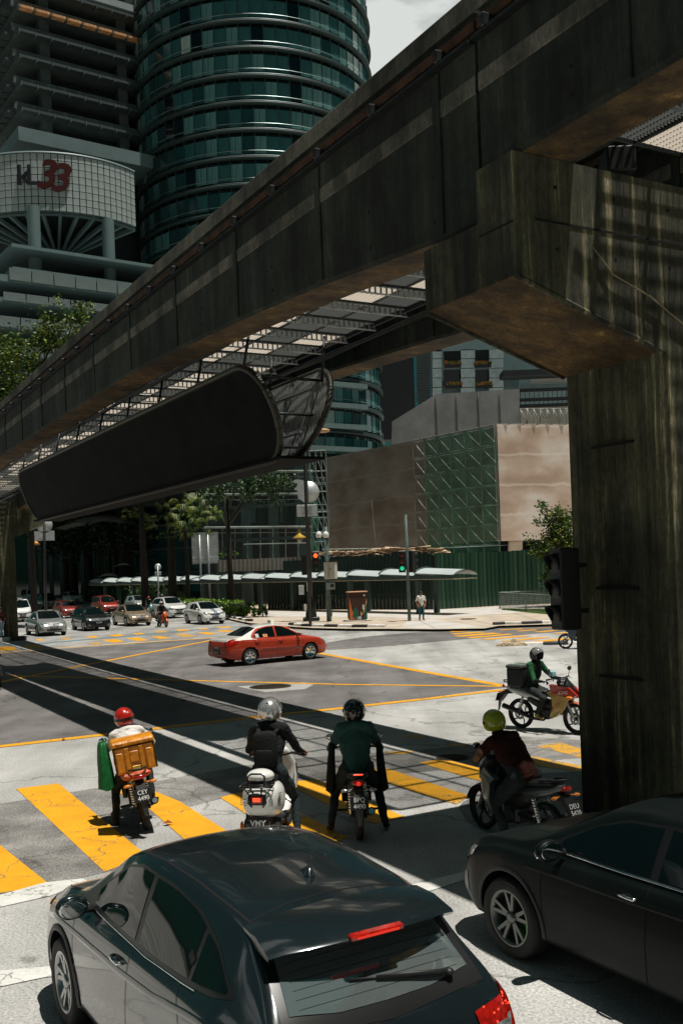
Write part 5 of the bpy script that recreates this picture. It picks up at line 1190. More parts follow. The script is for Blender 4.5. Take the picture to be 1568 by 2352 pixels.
# ------------------------------------------------ red and white taxi
def taxi():
    r, f = G(567, 1529), G(719, 1514); d = (f-r).normalized(); side = V3((d.y, -d.x, 0)); mid = (r+f)/2-side*.80
    rz = math.atan2(-d.x, d.y)
    t = thing('taxi', 'red saloon taxi with white roof and bonnet crossing the yellow box', 'car', (mid.x, mid.y, 0), rz)
    red = carpaint('orange_red_paint', (.42, .032, .006), .1, .35); wh = carpaint('white_taxi_paint', (.72, .72, .66), 0, .3)
    def mf(c, n):
        x, y, z = c
        if y < -1.0 and n.z > .55 and z > .80: return 1
        if y > 1.05 and n.z > .62 and abs(x) < .70: return 1
        if z > 1.04+.0 and -1.0 <= y <= 1.05 and n.z > .62: return 1
        if y < -.98 and z > 1.0-(0) and n.z > .0 and y > -1.95: return 1
        return 0
    P = dict(hw=.86, R=.31, wheels=(1.30, -1.30), dark_i=2, flare=.02, arch=.05, mat_fn=mf,
             top=[(-2.22, .62), (-2.19, .90), (-2.12, .99), (-1.62, 1.05), (-1.5, 1.07), (-.88, 1.36), (-.45, 1.43), (0, 1.435), (.28, 1.40), (.45, 1.34), (1.08, .98), (1.25, .93), (1.8, .84), (2.08, .72), (2.2, .58), (2.23, .50)],
             belt=[(-2.22, .60), (-2.1, .90), (-1.6, .97), (-1, .95), (0, .92), (1.0, .89), (1.6, .84), (2.0, .72), (2.23, .46)],
             wr=[(-2.22, .68), (-2.0, .72), (-1.55, .68), (-1.2, .60), (-.8, .55), (0, .57), (.3, .56), (.6, .60), (1.05, .70), (1.5, .70), (2.0, .62), (2.23, .5)],
             bot=[(-2.22, .36), (-2.1, .28), (-1.7, .20), (1.7, .19), (2.0, .21), (2.23, .28)],
             W=[(-2.22, .70), (-2.12, .80), (-1.8, .84), (-1.3, .86), (0, .85), (1.3, .86), (1.8, .83), (2.05, .75), (2.23, .58)])
    make_body(P, 'body', [red, wh, M['trim']], t)
    for sd in 'LR':
        sg = 1 if sd == 'R' else -1
        patch(P, 'window_frame', red, t, [(.98, .96), (.55, 1.20), (.25, 1.34), (-.1, 1.385), (-.5, 1.375), (-.85, 1.30), (-1.05, 1.20), (-1.18, 1.05)], [(1.0, .93), (.3, .93), (-.4, .935), (-.9, .94), (-1.1, .95), (-1.18, .99)], sd, .003, 40, 10)
        patch(P, 'side_window', M['glass'], t, [(.84, 1.0), (.52, 1.18), (.24, 1.30), (.0, 1.345), (-.10, 1.35)], [(.88, .965), (.3, .965), (-.10, .97)], sd, .007, 18, 8)
        patch(P, 'side_window', M['glass'], t, [(-.18, 1.35), (-.5, 1.335), (-.78, 1.27), (-.98, 1.16), (-1.06, 1.06)], [(-.18, .97), (-.6, .975), (-.9, .98), (-1.06, 1.0)], sd, .007, 18, 8)
        for pth in ([(.96, .9), (.97, .6), (.93, .26)], [(-.14, .95), (-.13, .6), (-.12, .26)], [(-1.14, .97), (-1.05, .75), (-.86, .55), (-.78, .26)]): ribbon(P, 'door_gap', M['gap'], t, pth, sd, .008)
        ribbon(P, 'side_moulding', red, t, [(.98, .56), (-.80, .58)], sd, .05, .002, 40, .014)
        handle(t, P, .02, .84, sd, red); handle(t, P, -.98, .86, sd, red)
        mirror(t, sg, .78, 1.0, .80, M['plastic'], .9)
        patch(P, 'tail_light', M['red_lens'], t, [(-1.72, .93), (-1.9, .95), (-2.10, .93)], [(-1.78, .87), (-1.95, .78), (-2.12, .72)], sd, .008, 10, 5)
        patch(P, 'tail_light', M['red_lens'], t, [(sg*.5, .90), (sg*.78, .92)], [(sg*.52, .76), (sg*.78, .74)], 'B', .008, 8, 5)
        patch(P, 'headlight', M['clear_lens'], t, [(1.85, .76), (2.02, .72), (2.14, .64)], [(1.9, .68), (2.04, .62), (2.16, .56)], sd, .008, 8, 4)
        patch(P, 'fog_lamp', M['amber'], t, [(2.06, .37), (2.12, .37)], [(2.06, .31), (2.12, .31)], sd, .008, 4, 3)
    # see-through hints: stickers and seats on the near glass
    rwp = patch(P, 'rear_window', M['glass'], t, [(-.52, -.90), (0, -.86), (.52, -.90)], [(-.62, -1.50), (0, -1.56), (.62, -1.50)], 'T', .006, 20, 10)
    patch(P, 'windscreen', M['glass'], t, [(-.50, .46), (0, .40), (.50, .46)], [(-.64, 1.04), (0, 1.12), (.64, 1.04)], 'T', .006, 20, 10)
    for k, (y0, y1, z0, z1, m) in enumerate(((-1.0, -.86, .985, 1.12, 'w'), (-.68, -.50, .985, 1.09, 'o'))):
        mm = mat('window_sticker_'+('pale' if m == 'w' else 'orange'), (.55, .55, .5) if m == 'w' else (.75, .35, .15), .5)
        s = patch(P, 'sticker', mm, t, [(y0, z1), (y1, z1)], [(y0, z0), (y1, z0)], 'R', .009, 3, 3)
        if m == 'o':
            h = cast(P, ((y0+y1)/2, (z0+z1)/2), 'R'); rx = h[1].to_track_quat('Z', 'Y').to_euler()
            for j, wd in enumerate(('TEKSI', 'BUDGET')):
                hh = cast(P, ((y0+y1)/2, z1-.03-.04*j), 'R'); text(wd, .035, M['red_lens'], s, hh[0]+hh[1]*.012, (R(70), 0, R(90)), .001)
    sg_ = MB(); sg_.prism([(-.16, 0), (-.12, .13), (.12, .13), (.16, 0)], -.07, .07, axis='y'); zr_ = interp(P['_top'], .1)
    o = sg_.build('roof_sign', mat('taxi_sign_plastic', (.8, .8, .74), .4), t, (0, .1, zr_+.01)); text('TEKSI', .07, M['sign_k'], o, (0, -.075, .06), (R(90), 0, 0), .002)
    a = MB(); a.tube([(0, 0, 0), (0, -.32, .22)], .005, 5); a.build('aerial', M['plastic'], t, (0, -.72, interp(P['_top'], -.72)))
    for x in (-.2, .25):
        h = cast(P, (x, 1.08), 'T'); w = MB(); w.tube([h[0]+V3((0, 0, .015)), h[0]+V3((.42, .0, .02))], .008, 5); w.build('wiper', M['plastic'], t)
    b = MB(); b.bbox((0, 0, 0), (.5, .02, .14), .01); b.build('plate_recess', M['trim'], t, (.0, -2.215, .60))
    plate(t, 'HB 4471', (0.0, -2.235, .50), (R(90), 0, 0), .46, .12); plate(t, 'TEKSI', (-.0, -2.225, .66), (R(90), 0, 0), .3, .08, M['galv'], M['sign_k'], .06)
    ribbon(P, 'bumper_gap', M['gap'], t, [(-.76, .70), (0, .70), (.76, .70)], 'B', .01, .002, 30); ribbon(P, 'boot_gap', M['gap'], t, [(.66, -1.62), (.70, -2.0), (.5, -2.14), (-.5, -2.14), (-.70, -2.0), (-.66, -1.62)], 'T', .008, .002, 50)
    ex = MB(); ex.tube([(.45, -2.28, .27), (.45, -2.1, .28)], .03, 8); ex.build('exhaust', M['rust'], t)
    add_wheels(P, t, 'star', M['chrome'], 7, .2, .2)
taxi()
# ------------------------------------------------ cars waiting on the far side
def far_car(label, kind, paint, x, y, pl='', roof=None, stripe=False, dz=0, back=0, lat=0, sticker=True):
    K = dict(
        sedan=dict(hw=.85, L=2.15, top=[(-1, .72), (-.96, .98), (-.74, 1.05), (-.42, 1.38), (-.18, 1.46), (.1, 1.45), (.2, 1.40), (.50, 1.0), (.6, .95), (.86, .82), (.96, .66), (1, .52)]),
        hatch=dict(hw=.83, L=1.95, top=[(-1, .74), (-.97, 1.0), (-.90, 1.2), (-.74, 1.44), (-.3, 1.50), (.08, 1.49), (.20, 1.42), (.54, 1.02), (.64, .96), (.88, .84), (.97, .68), (1, .54)]),
        mpv=dict(hw=.86, L=2.1, top=[(-1, .8), (-.98, 1.2), (-.92, 1.55), (-.8, 1.66), (-.2, 1.70), (.12, 1.66), (.24, 1.56), (.55, 1.08), (.66, 1.0), (.88, .9), (.97, .72), (1, .58)]),
        suv=dict(hw=.9, L=2.15, top=[(-1, .8), (-.98, 1.15), (-.92, 1.45), (-.75, 1.60), (-.2, 1.65), (.08, 1.62), (.2, 1.54), (.46, 1.14), (.58, 1.08), (.88, .98), (.97, .78), (1, .60)]),
        van=dict(hw=.9, L=2.35, top=[(-1, .9), (-.99, 1.7), (-.94, 1.9), (-.2, 1.95), (.45, 1.93), (.58, 1.85), (.80, 1.15), (.88, 1.05), (.96, .9), (.99, .72), (1, .6)]))[kind]
    L_ = K['L']; hw = K['hw']; top = [(a*L_, b+dz) for a, b in K['top']]; zs = max(b for a, b in top)
    bz = .95+dz*.6+(.1 if kind in ('suv', 'mpv') else 0)+(.15 if kind == 'van' else 0); wy = .55 if kind != 'van' else .62
    # x of windscreen base/top
    iy = [a for a, b in top if b > zs-.06]; yt = max(iy); ybw = next(a for a, b in top if a > yt and b < bz+.14)
    yr = min(iy)
    P = dict(hw=hw, R=.32, wheels=(.61*L_, -.61*L_), dark_i=1, flare=.02, arch=.05, top=top,
             belt=[(-L_, .6), (-.94*L_, bz-.05), (-.5*L_, bz+.03), (0, bz), (.5*L_, bz-.05), (.85*L_, bz-.16), (L_, .48)],
             wr=[(-L_, .68), (-.9*L_, .62), (yr, .60), (yt, .60), ((yt+ybw)/2, .64), (ybw, .72), (.85*L_, .66), (L_, .52)],
             bot=[(-L_, .36), (-.85*L_, .22), (.85*L_, .2), (L_, .28)], W=[(-L_, .7), (-.93*L_, .8), (-.7*L_, hw), (.7*L_, hw), (.9*L_, .8), (L_, .60)])
    g = G(x, y); f = -V3((DX, DY, 0)); c = g-f*(L_+back)+V3((NX, NY, 0))*lat
    t = thing('waiting_car' if kind != 'van' else 'waiting_van', label, 'van' if kind == 'van' else 'car', (c.x, c.y, 0), ANG+math.pi, 'cars waiting at the far stop line')
    make_body(P, 'body', [paint, M['trim']], t)
    for sd in 'LR':
        sg = 1 if sd == 'R' else -1
        patch(P, 'side_window', M['glass'], t, [(ybw-.12, bz+.08), (yt, zs-.14), (-.05, zs-.11)], [(ybw-.1, bz+.03), (.3, bz+.03), (-.05, bz+.035)], sd, .006, 10, 5)
        patch(P, 'side_window', M['glass'], t, [(-.12, zs-.11), (yr*.7, zs-.14), (yr-.12, zs-.24)], [(-.12, bz+.04), (yr*.7, bz+.06), (yr-.16, bz+.08)], sd, .006, 10, 5)
        ribbon(P, 'door_gap', M['gap'], t, [(-.09, bz), (-.08, .28)], sd, .01, n=12); ribbon(P, 'door_gap', M['gap'], t, [(ybw-.1, bz), (ybw-.15, .28)], sd, .01, n=12)
        hl = patch(P, 'headlight', M['clear_lens'], t, [(sg*.36, .76+dz), (sg*.55, .80+dz), (sg*.72, .84+dz)], [(sg*.38, .69+dz), (sg*.55, .68+dz), (sg*.74, .70+dz)], 'F', .010, 8, 3)
        patch(P, 'fog_lamp', M['clear_lens'], t, [(sg*.56, .42), (sg*.68, .44)], [(sg*.56, .37), (sg*.68, .37)], 'F', .01, 4, 2)
        mirror(t, sg, ybw-.14, bz+.08, hw-.06, paint, .95)
    patch(P, 'windscreen', M['glass'], t, [(-.52, yt+.04), (0, yt+.10), (.52, yt+.04)], [(-.66, ybw-.03), (0, ybw+.05), (.66, ybw-.03)], 'T', .006, 14, 7)
    if sticker: patch(P, 'road_tax_sticker', M['yellow'], t, [(-.42, yt+.12), (-.32, yt+.12)], [(-.43, yt+.18), (-.33, yt+.18)], 'T', .009, 2, 2)
    patch(P, 'grille', M['trim'], t, [(-.36, .72+dz*.6), (0, .71+dz*.6), (.36, .72+dz*.6)], [(-.34, .62+dz*.6), (0, .60+dz*.6), (.34, .62+dz*.6)], 'F', .008, 12, 3)
    patch(P, 'lower_grille', M['trim'], t, [(-.48, .42), (0, .44), (.48, .42)], [(-.40, .32), (0, .31), (.40, .32)], 'F', .008, 12, 3)
    ribbon(P, 'grille_chrome', M['chrome'], t, [(-.38, .735+dz*.6), (0, .715+dz*.6), (.38, .735+dz*.6)], 'F', .02, .012, 20, .008)
    h = cast(P, (0, .67+dz*.6), 'F'); bd = MB(); bd.ell((0, 0, 0), (.05, .01, .04), 12, 6); bd.build('badge', M['chrome'], t, h[0]+V3((0, .018, 0)))
    h = cast(P, (0, .52), 'F'); plate(t, pl, (0, h[0].y+.015, .52), (R(90), 0, R(180)), .46, .12, size=.1)
    if stripe:
        for xs_ in (-.13, .0):
            q = mat('blue_stripe', (.01, .04, .18), .3, coat=1)
            ribbon(P, 'bonnet_stripe', q, t, [(xs_-.02, ybw+.02), (xs_-.02, L_*.97)], 'T', .08, .006, 24); ribbon(P, 'roof_stripe', q, t, [(xs_-.02, -.6*L_), (xs_-.02, yt+.02)], 'T', .08, .006, 20); ribbon(P, 'bumper_stripe', q, t, [(xs_-.02, .7), (xs_-.02, .34)], 'F', .08, .014, 10)
    add_wheels(P, t, 'twin', M['rim'], 5, .3, .2); return t
cp = carpaint
far_car('silver saloon at the left end of the front row, beside the dark column', 'sedan', cp('silver_paint', (.34, .36, .35), .5), 126, 1461, 'VQJ 7461', dz=.02, sticker=False)
far_car('black hatchback in the front row between the silver and the gold cars', 'hatch', cp('black_paint', (.010, .012, .012), .3), 229, 1449, 'VGA 8052')
far_car('gold bronze saloon in the front row, left of the orange motorcycle', 'sedan', cp('gold_paint', (.34, .25, .16), .45), 326, 1438, 'PPM 7109')
far_car('white hatchback with two blue racing stripes at the right end of the queue', 'hatch', cp('white_paint', (.66, .67, .63), 0), 496, 1434, 'BLW 7173', stripe=True)
far_car('white SUV with dark roof waiting behind the motorcycle rider', 'suv', cp('white_paint', (.62, .63, .60), 0), 413, 1420, 'BGA 8818', sticker=False)
far_car('silver hatchback in the second row behind the gold saloon', 'hatch', cp('pale_silver_paint', (.40, .43, .42), .3), 326, 1404, 'WXY 338', lat=.3)
far_car('red people carrier in the second row, between black hatchback and gold saloon', 'mpv', cp('red_paint', (.30, .025, .012), .3), 258, 1411, 'VBR 620')
far_car('red saloon in the second row, between silver saloon and black hatchback', 'hatch', cp('dark_red_paint', (.26, .022, .012), .3), 168, 1420, 'WB 3907')
far_car('white hatchback in the third row behind the two red cars', 'suv', cp('white_paint', (.62, .63, .60), 0), 178, 1388, 'JLB 22', sticker=False)
far_car('white van at far left, half hidden by the dark column', 'van', cp('white_van_paint', (.66, .67, .64), 0), 54, 1429, 'VCB 37', sticker=False)
far_car('dark people carrier in the third row behind the white van', 'mpv', cp('black_paint', (.010, .014, .014), .3), 118, 1399, 'WTD 91', sticker=False, dz=.1)
far_car('tall silver van at the back of the queue, glinting windscreen', 'van', cp('silver_van_paint', (.42, .45, .45), .3), 78, 1387, 'BNC 7', sticker=False, dz=.15)
# dark car cut by the left frame edge
far_car('black car cut off by the left edge of the photo, level with the taxi', 'sedan', cp('black_paint', (.010, .012, .012), .3), -52, 1592, 'WA 1', sticker=False)
# ================================================================ PEOPLE AND MOTORCYCLES
from mathutils import noise as mnoise
M['skin'] = mat('skin', (.30, .13, .065), .5, var=.1, scale=12); M['hair'] = mat('black_hair', (.008, .007, .006), .5)
M['glove'] = mat('black_glove', (.012, .012, .012), .7)
def cloth(n, c, v=.25, r=.85): return mat(n, c, r, var=v, scale=7, bump=.4, bscale=30, spec=.25)
C_ = dict(black=cloth('black_cloth', (.010, .012, .012)), navy=cloth('dark_trousers', (.018, .028, .030)), white=cloth('white_shirt', (.66, .64, .60), .08), green=cloth('green_rider_shirt', (.012, .075, .028), .5),
          teal=cloth('dark_teal_polo', (.030, .085, .072), .12), maroon=cloth('maroon_shirt', (.035, .008, .006), .2), jeans=cloth('blue_jeans', (.03, .10, .12), .3), grey=cloth('dark_grey_trousers', (.022, .03, .03)), shoe=cloth('dark_shoe', (.02, .014, .01)),
          wshoe=cloth('white_shoe', (.6, .6, .57)), tan=cloth('tan_shoe', (.35, .27, .10)), rain=cloth('green_raincoat', (.006, .09, .022), .4, .5), brownsk=M['skin'])
def limb(mb, pts, rad, n=12, side=(1, 0, 0)):
    # closed rounded tube; rad = r or (across, depth)
    P = [V3(p) for p in pts]; Rr = [(r, r) if not isinstance(r, tuple) else r for r in rad]
    a, b = P[0], P[-1]; d0 = (P[1]-a).normalized(); d1 = (b-P[-2]).normalized()
    Q, q = [], []
    for t in (1.0, .8, .45): Q.append(a-d0*Rr[0][1]*t*.9); k = math.sqrt(max(.0, 1-t*t))+.02; q.append((Rr[0][0]*k, Rr[0][1]*k))
    for p, r in zip(P, Rr): Q.append(p); q.append(r)
    for t in (.45, .8, 1.0): Q.append(b+d1*Rr[-1][1]*t*.9); k = math.sqrt(max(.0, 1-t*t))+.02; q.append((Rr[-1][0]*k, Rr[-1][1]*k))
    vs = []
    for i, p in enumerate(Q):
        t = (Q[min(i+1, len(Q)-1)]-Q[max(i-1, 0)]).normalized(); s = V3(side); s = (s-t*s.dot(t)); s = s.normalized() if s.length > .1 else t.orthogonal().normalized(); u = t.cross(s)
        for k in range(n): w = 2*math.pi*k/n; vs.append(p+s*math.cos(w)*q[i][0]+u*math.sin(w)*q[i][1])
    m = len(Q); mb.add(vs, [(i*n+k, i*n+(k+1) % n, (i+1)*n+(k+1) % n, (i+1)*n+k) for i in range(m-1) for k in range(n)]+[tuple(range(n))[::-1], tuple(range((m-1)*n, m*n))], 0, True)
def dist_seg(p, a, b):
    ab = b-a; t = max(0, min(1, (p-a).dot(ab)/max(1e-9, ab.length_squared))); return (p-(a+ab*t)).length
def person(label, loc, rz, J, mats, group=None, vox=.013, lean=0, fat=1.0, hat=None, cat='person', grip=True, bare_arm=None, shoe=None, scale=1.0):
    t = thing('person', label, cat, loc, rz, group); t.rotation_euler = (0, lean, rz); t.scale = (scale,)*3
    g = {k: V3(v) for k, v in J.items()}; mb = MB(); f = fat
    pe, ch, nk, hd = g['pelvis'], g['chest'], g['neck'], g['head']; wa = pe.lerp(ch, .45)+V3(g.get('bend', (0, -.01, 0)))
    side = (g['shr']-g['shl']).normalized()
    limb(mb, [pe, wa, pe.lerp(ch, .8), ch, ch.lerp(nk, .55)], [(.165*f, .12*f), (.152*f, .108*f), (.178*f, .118*f), (.185*f, .112*f), (.13*f, .085)], 18, side)
    limb(mb, [g['shl'], g['shl'].lerp(g['shr'], .5)+V3((0, 0, .035)), g['shr']], [(.07, .07), (.085, .085), (.07, .07)], 12, (0, 1, 0)); limb(mb, [ch.lerp(nk, .5), nk-V3((0, 0, .02)), nk.lerp(hd, .6)], [(.10, .08), (.075, .07), (.06, .06)], 14)
    # head
    hdn = V3(g.get('look', (0, 1, 0))).normalized(); hs = hdn.cross(V3((0, 0, 1))).normalized(); hu = hs.cross(hdn)
    H = Matrix((hs, hdn, hu)).transposed().to_4x4()
    mb.ell(hd, (.073, .092, .112), 16, 12, M=H); mb.ell(hd+hdn*.035-hu*.06, (.05, .055, .05), 12, 8, M=H); mb.ell(hd+hdn*.098-hu*.015, (.014, .02, .024), 8, 6, M=H)
    for s in (-1, 1): mb.ell(hd+hs*.076*s-hu*.01, (.012, .02, .03), 8, 6, M=H); mb.ell(hd+hdn*.082+hs*.03*s+hu*.018, (.015, .012, .008), 8, 6, M=H)
    mb.ell(hd+hdn*.092-hu*.055, (.024, .012, .010), 8, 6, M=H)
    bones = [(pe, nk+V3((0, 0, .012)), 0), (nk.lerp(hd, .45), hd, 3), (hd+hu*.1, hd-hu*.08, 3)]
    for s, S_ in (('l', -1), ('r', 1)):
        sh, el, ha = g['sh'+s], g['el'+s], g['ha'+s]; hip = pe+side*(.095*S_*f)+V3((0, .0, -.01)); kn, an, toe = g['kn'+s], g['an'+s], g['toe'+s]
        limb(mb, [sh, sh.lerp(el, .5), el], [.062*f, .052*f, .043], 12); limb(mb, [el, el.lerp(ha, .3), ha.lerp(el, .08)], [.043, .041, .027], 12)
        # hand: palm, four unequal bent fingers, thumb
        d = (ha-el).normalized(); hp = V3(g.get('palm'+s, (0, 0, -1))).normalized(); hp = (hp-d*hp.dot(d)).normalized(); hl = d.cross(hp)*(1 if S_ > 0 else -1)
        pc = ha+d*.045; limb(mb, [ha, pc], [(.030, .018), (.042, .017)], 10, hl)
        for k, (o, ln) in enumerate(((-.030, .070), (-.010, .078), (.011, .074), (.031, .058))):
            b0 = ha+d*.085+hl*o; b1 = b0+d*ln*.38+hp*ln*(.22 if grip else .05); b2 = b1+(hp*ln*.45-d*ln*.05 if grip else d*ln*.35+hp*ln*.2); b3 = b2+((-d*ln*.32+hp*ln*.05) if grip else (d*ln*.12+hp*ln*.15))
            limb(mb, [b0-d*.03, b0, b1, b2, b3], [.010, .010, .0095, .009, .008], 8)
        th0 = ha+d*.02-hl*.025; limb(mb, [th0, th0-hl*.025+d*.02+hp*.015, th0-hl*.028+d*.045+hp*.035], [.014, .011, .009], 8)
        limb(mb, [hip, hip.lerp(kn, .5), kn], [.093*f, .077*f, .058], 14); limb(mb, [kn, kn.lerp(an, .35), an], [.058, .056, .042], 12)
        limb(mb, [an+V3((0, 0, -.02)), an.lerp(toe, .5)+V3((0, 0, -.01)), toe], [.042, (.042, .034), (.040, .024)], 10)
        bones += [(sh.lerp(el, .0), el, 1), (el.lerp(ha, .1), ha.lerp(el, .05), 2), (ha+d*.03, ha+d*.11, 4), (hip.lerp(kn, .1), kn, 5), (kn, an+(kn-an)*.12, 5), (an, toe, 6)]
    o = mb.build('body', [mats[k] for k in ('top', 'sleeve', 'fore', 'skin', 'hand', 'legs', 'shoe')], t)
    md = o.modifiers.new('r', 'REMESH'); md.mode = 'VOXEL'; md.voxel_size = vox; md.use_smooth_shade = True
    sm = o.modifiers.new('s', 'SMOOTH'); sm.factor = .5; sm.iterations = 3
    mm = list(o.data.materials); bake(o); me = o.data
    if len(me.materials) == 0: [me.materials.append(q) for q in mm]
    co = [v.co.copy() for v in me.vertices]; no = [v.normal.copy() for v in me.vertices]
    for v, c, n in zip(me.vertices, co, no):
        k = min(((dist_seg(c, a, b), i) for a, b, i in bones))[1]
        if k in (0, 1, 5): v.co = c+n*(.016*mnoise.noise(c*8)+.014*abs(mnoise.noise(V3((c.x*16, c.y*16, c.z*26))))+.002)
    for p in me.polygons: c = V3(p.center); p.material_index = min(((dist_seg(c, a, b), i) for a, b, i in bones))[1]; p.use_smooth = True
    me.update()
    if hat: hat(t, hd, H)
    return t
def helmet(shell, band=None, visor=None, visor_up=False, r=1.0, strip=None, label=None, deco=None):
    def f(t, hd, H):
        mb = MB(); n, m = 36, 20; c = V3((0, -.005, .012)); vs = []; keep = []
        for i in range(m+1):
            th = math.pi*(.0+.72*i/m)
            for k in range(n):
                w = 2*math.pi*k/n; x, y = math.sin(w), math.cos(w); vs.append(V3((.137*r*math.sin(th)*x, .152*r*math.sin(th)*y, .150*r*math.cos(th)))+c)
        fs = []
        for i in range(m):
            for k in range(n):
                w = (k+.5)*360/n; w = min(w, 360-w); th = 180*.72*(i+.5)/m
                if w < 62 and th > 68: continue
                fs.append((i*n+k, (i+1)*n+k, (i+1)*n+(k+1) % n, i*n+(k+1) % n))
        mb.add(vs, fs, 0, True); o = mb.build('helmet', [shell, M['trim']], t); so_ = o.modifiers.new('s', 'SOLIDIFY'); so_.thickness = .018; so_.offset = -1; so_.material_offset_rim = 1; bake(o)
        o.matrix_local = Matrix.Translation(hd) @ H
        rm = MB(); rm.lathe([(.128*r, -.085*r), (.134*r, -.072*r), (.128*r, -.060*r)], 40, M=Matrix.Diagonal((.86, .98, 1, 1)), a0=R(90+64), a1=R(360+90-64)); rm.build('helmet_rim', M['trim'], o, c)
        if band:
            q = MB(); q.lathe([(.1535*r, -.028), (.1545*r, -.020), (.1545*r, .004), (.1535*r, .01)], 40, M=Matrix.Diagonal((.895, 1, 1, 1)), a0=R(90+70), a1=R(450-70)); q.build('helmet_band', band, o, c)
        if visor:
            q = MB(); vv = []; A = np.linspace(-78, 78, 16)
            for j in range(7):
                th = R(52+50*j/6)
                for a in A: vv.append(V3((.148*r*math.sin(th)*math.sin(R(a)), .166*r*math.sin(th)*math.cos(R(a)), .158*r*math.cos(th))))
            q.add(vv, [(j*16+k, j*16+k+1, (j+1)*16+k+1, (j+1)*16+k) for j in range(6) for k in range(15)], 0, True)
            q.build('visor', visor, o, c, (R(38) if visor_up else 0, 0, 0))
        for s in (-1, 1): q = MB(); q.ell((s*.137*r, .015, .02), (.008, .02, .02), 10, 6); q.build('visor_hinge', M['plastic'], o)
        if deco: deco(o, c, r)
        return o
    return f
M['visor'] = mat('smoked_visor', (.10, .09, .08), .05, alpha=.55, spec=.8); M['clearv'] = mat('clear_visor', (.5, .5, .5), .04, alpha=.35, spec=.9)
# ------------------------------------------------ motorcycle pieces
def bike_wheel(t, y, r, w, name='wheel', spokes=5, m=None, disc=True, x=0):
    ty = MB(); k = w/2
    ty.lathe([(r-.055, -k*.7), (r-.03, -k), (r-.008, -k*.65), (r, 0), (r-.008, k*.65), (r-.03, k), (r-.055, k*.7), (r-.062, 0)], 44)
    e = link(name, ty.mesh('tyre', M['tyre']), t, None, (x, y, r), (0, R(90), 0))
    rm = MB(); rm.lathe([(r-.056, -k*.6), (r-.075, -k*.5), (r-.075, k*.5), (r-.056, k*.6)], 40); rm.lathe([(.0, -.05), (.035, -.05), (.035, .05), (0, .05)], 16); rm.build('rim', m or M['rim_dark'], e)
    sp = MB()
    for i in range(spokes):
        a = 2*math.pi*i/spokes+.3; c, s = math.cos(a), math.sin(a); c2, s2 = math.cos(a+.22), math.sin(a+.22)
        sp.tube([(.03*c, .03*s, 0), (.5*r*c2, .5*r*s2, 0), ((r-.07)*c, (r-.07)*s, 0)], [.016, .012, .015], 6)
    sp.build('spokes', m or M['rim_dark'], e)
    if disc: d = MB(); d.lathe([(.06, .045), (.11, .045), (.11, .049), (.06, .049)], 28); d.build('brake_disc', M['galv'], e)
    return e
def mir(t, x, y, z, ang=0, lens=None, stem=(0, 0, 0), r=(.06, .018, .042)):
    mb = MB(); mb.ell((0, 0, 0), r, 16, 10); o = mb.build('mirror', M['plastic'], t, (x, y, z), (0, 0, ang)); g = MB(); g.ell((0, -.010, 0), (r[0]*.88, .012, r[2]*.85), 16, 8); g.build('mirror_glass', lens or M['chrome'], o)
    s = MB(); s.tube([stem, (stem[0]*.3+x*.7, stem[1]*.5+y*.5, z-.05), (x, y+.01, z-.02)], .006, 6); s.build('mirror_stem', M['plastic'], t)
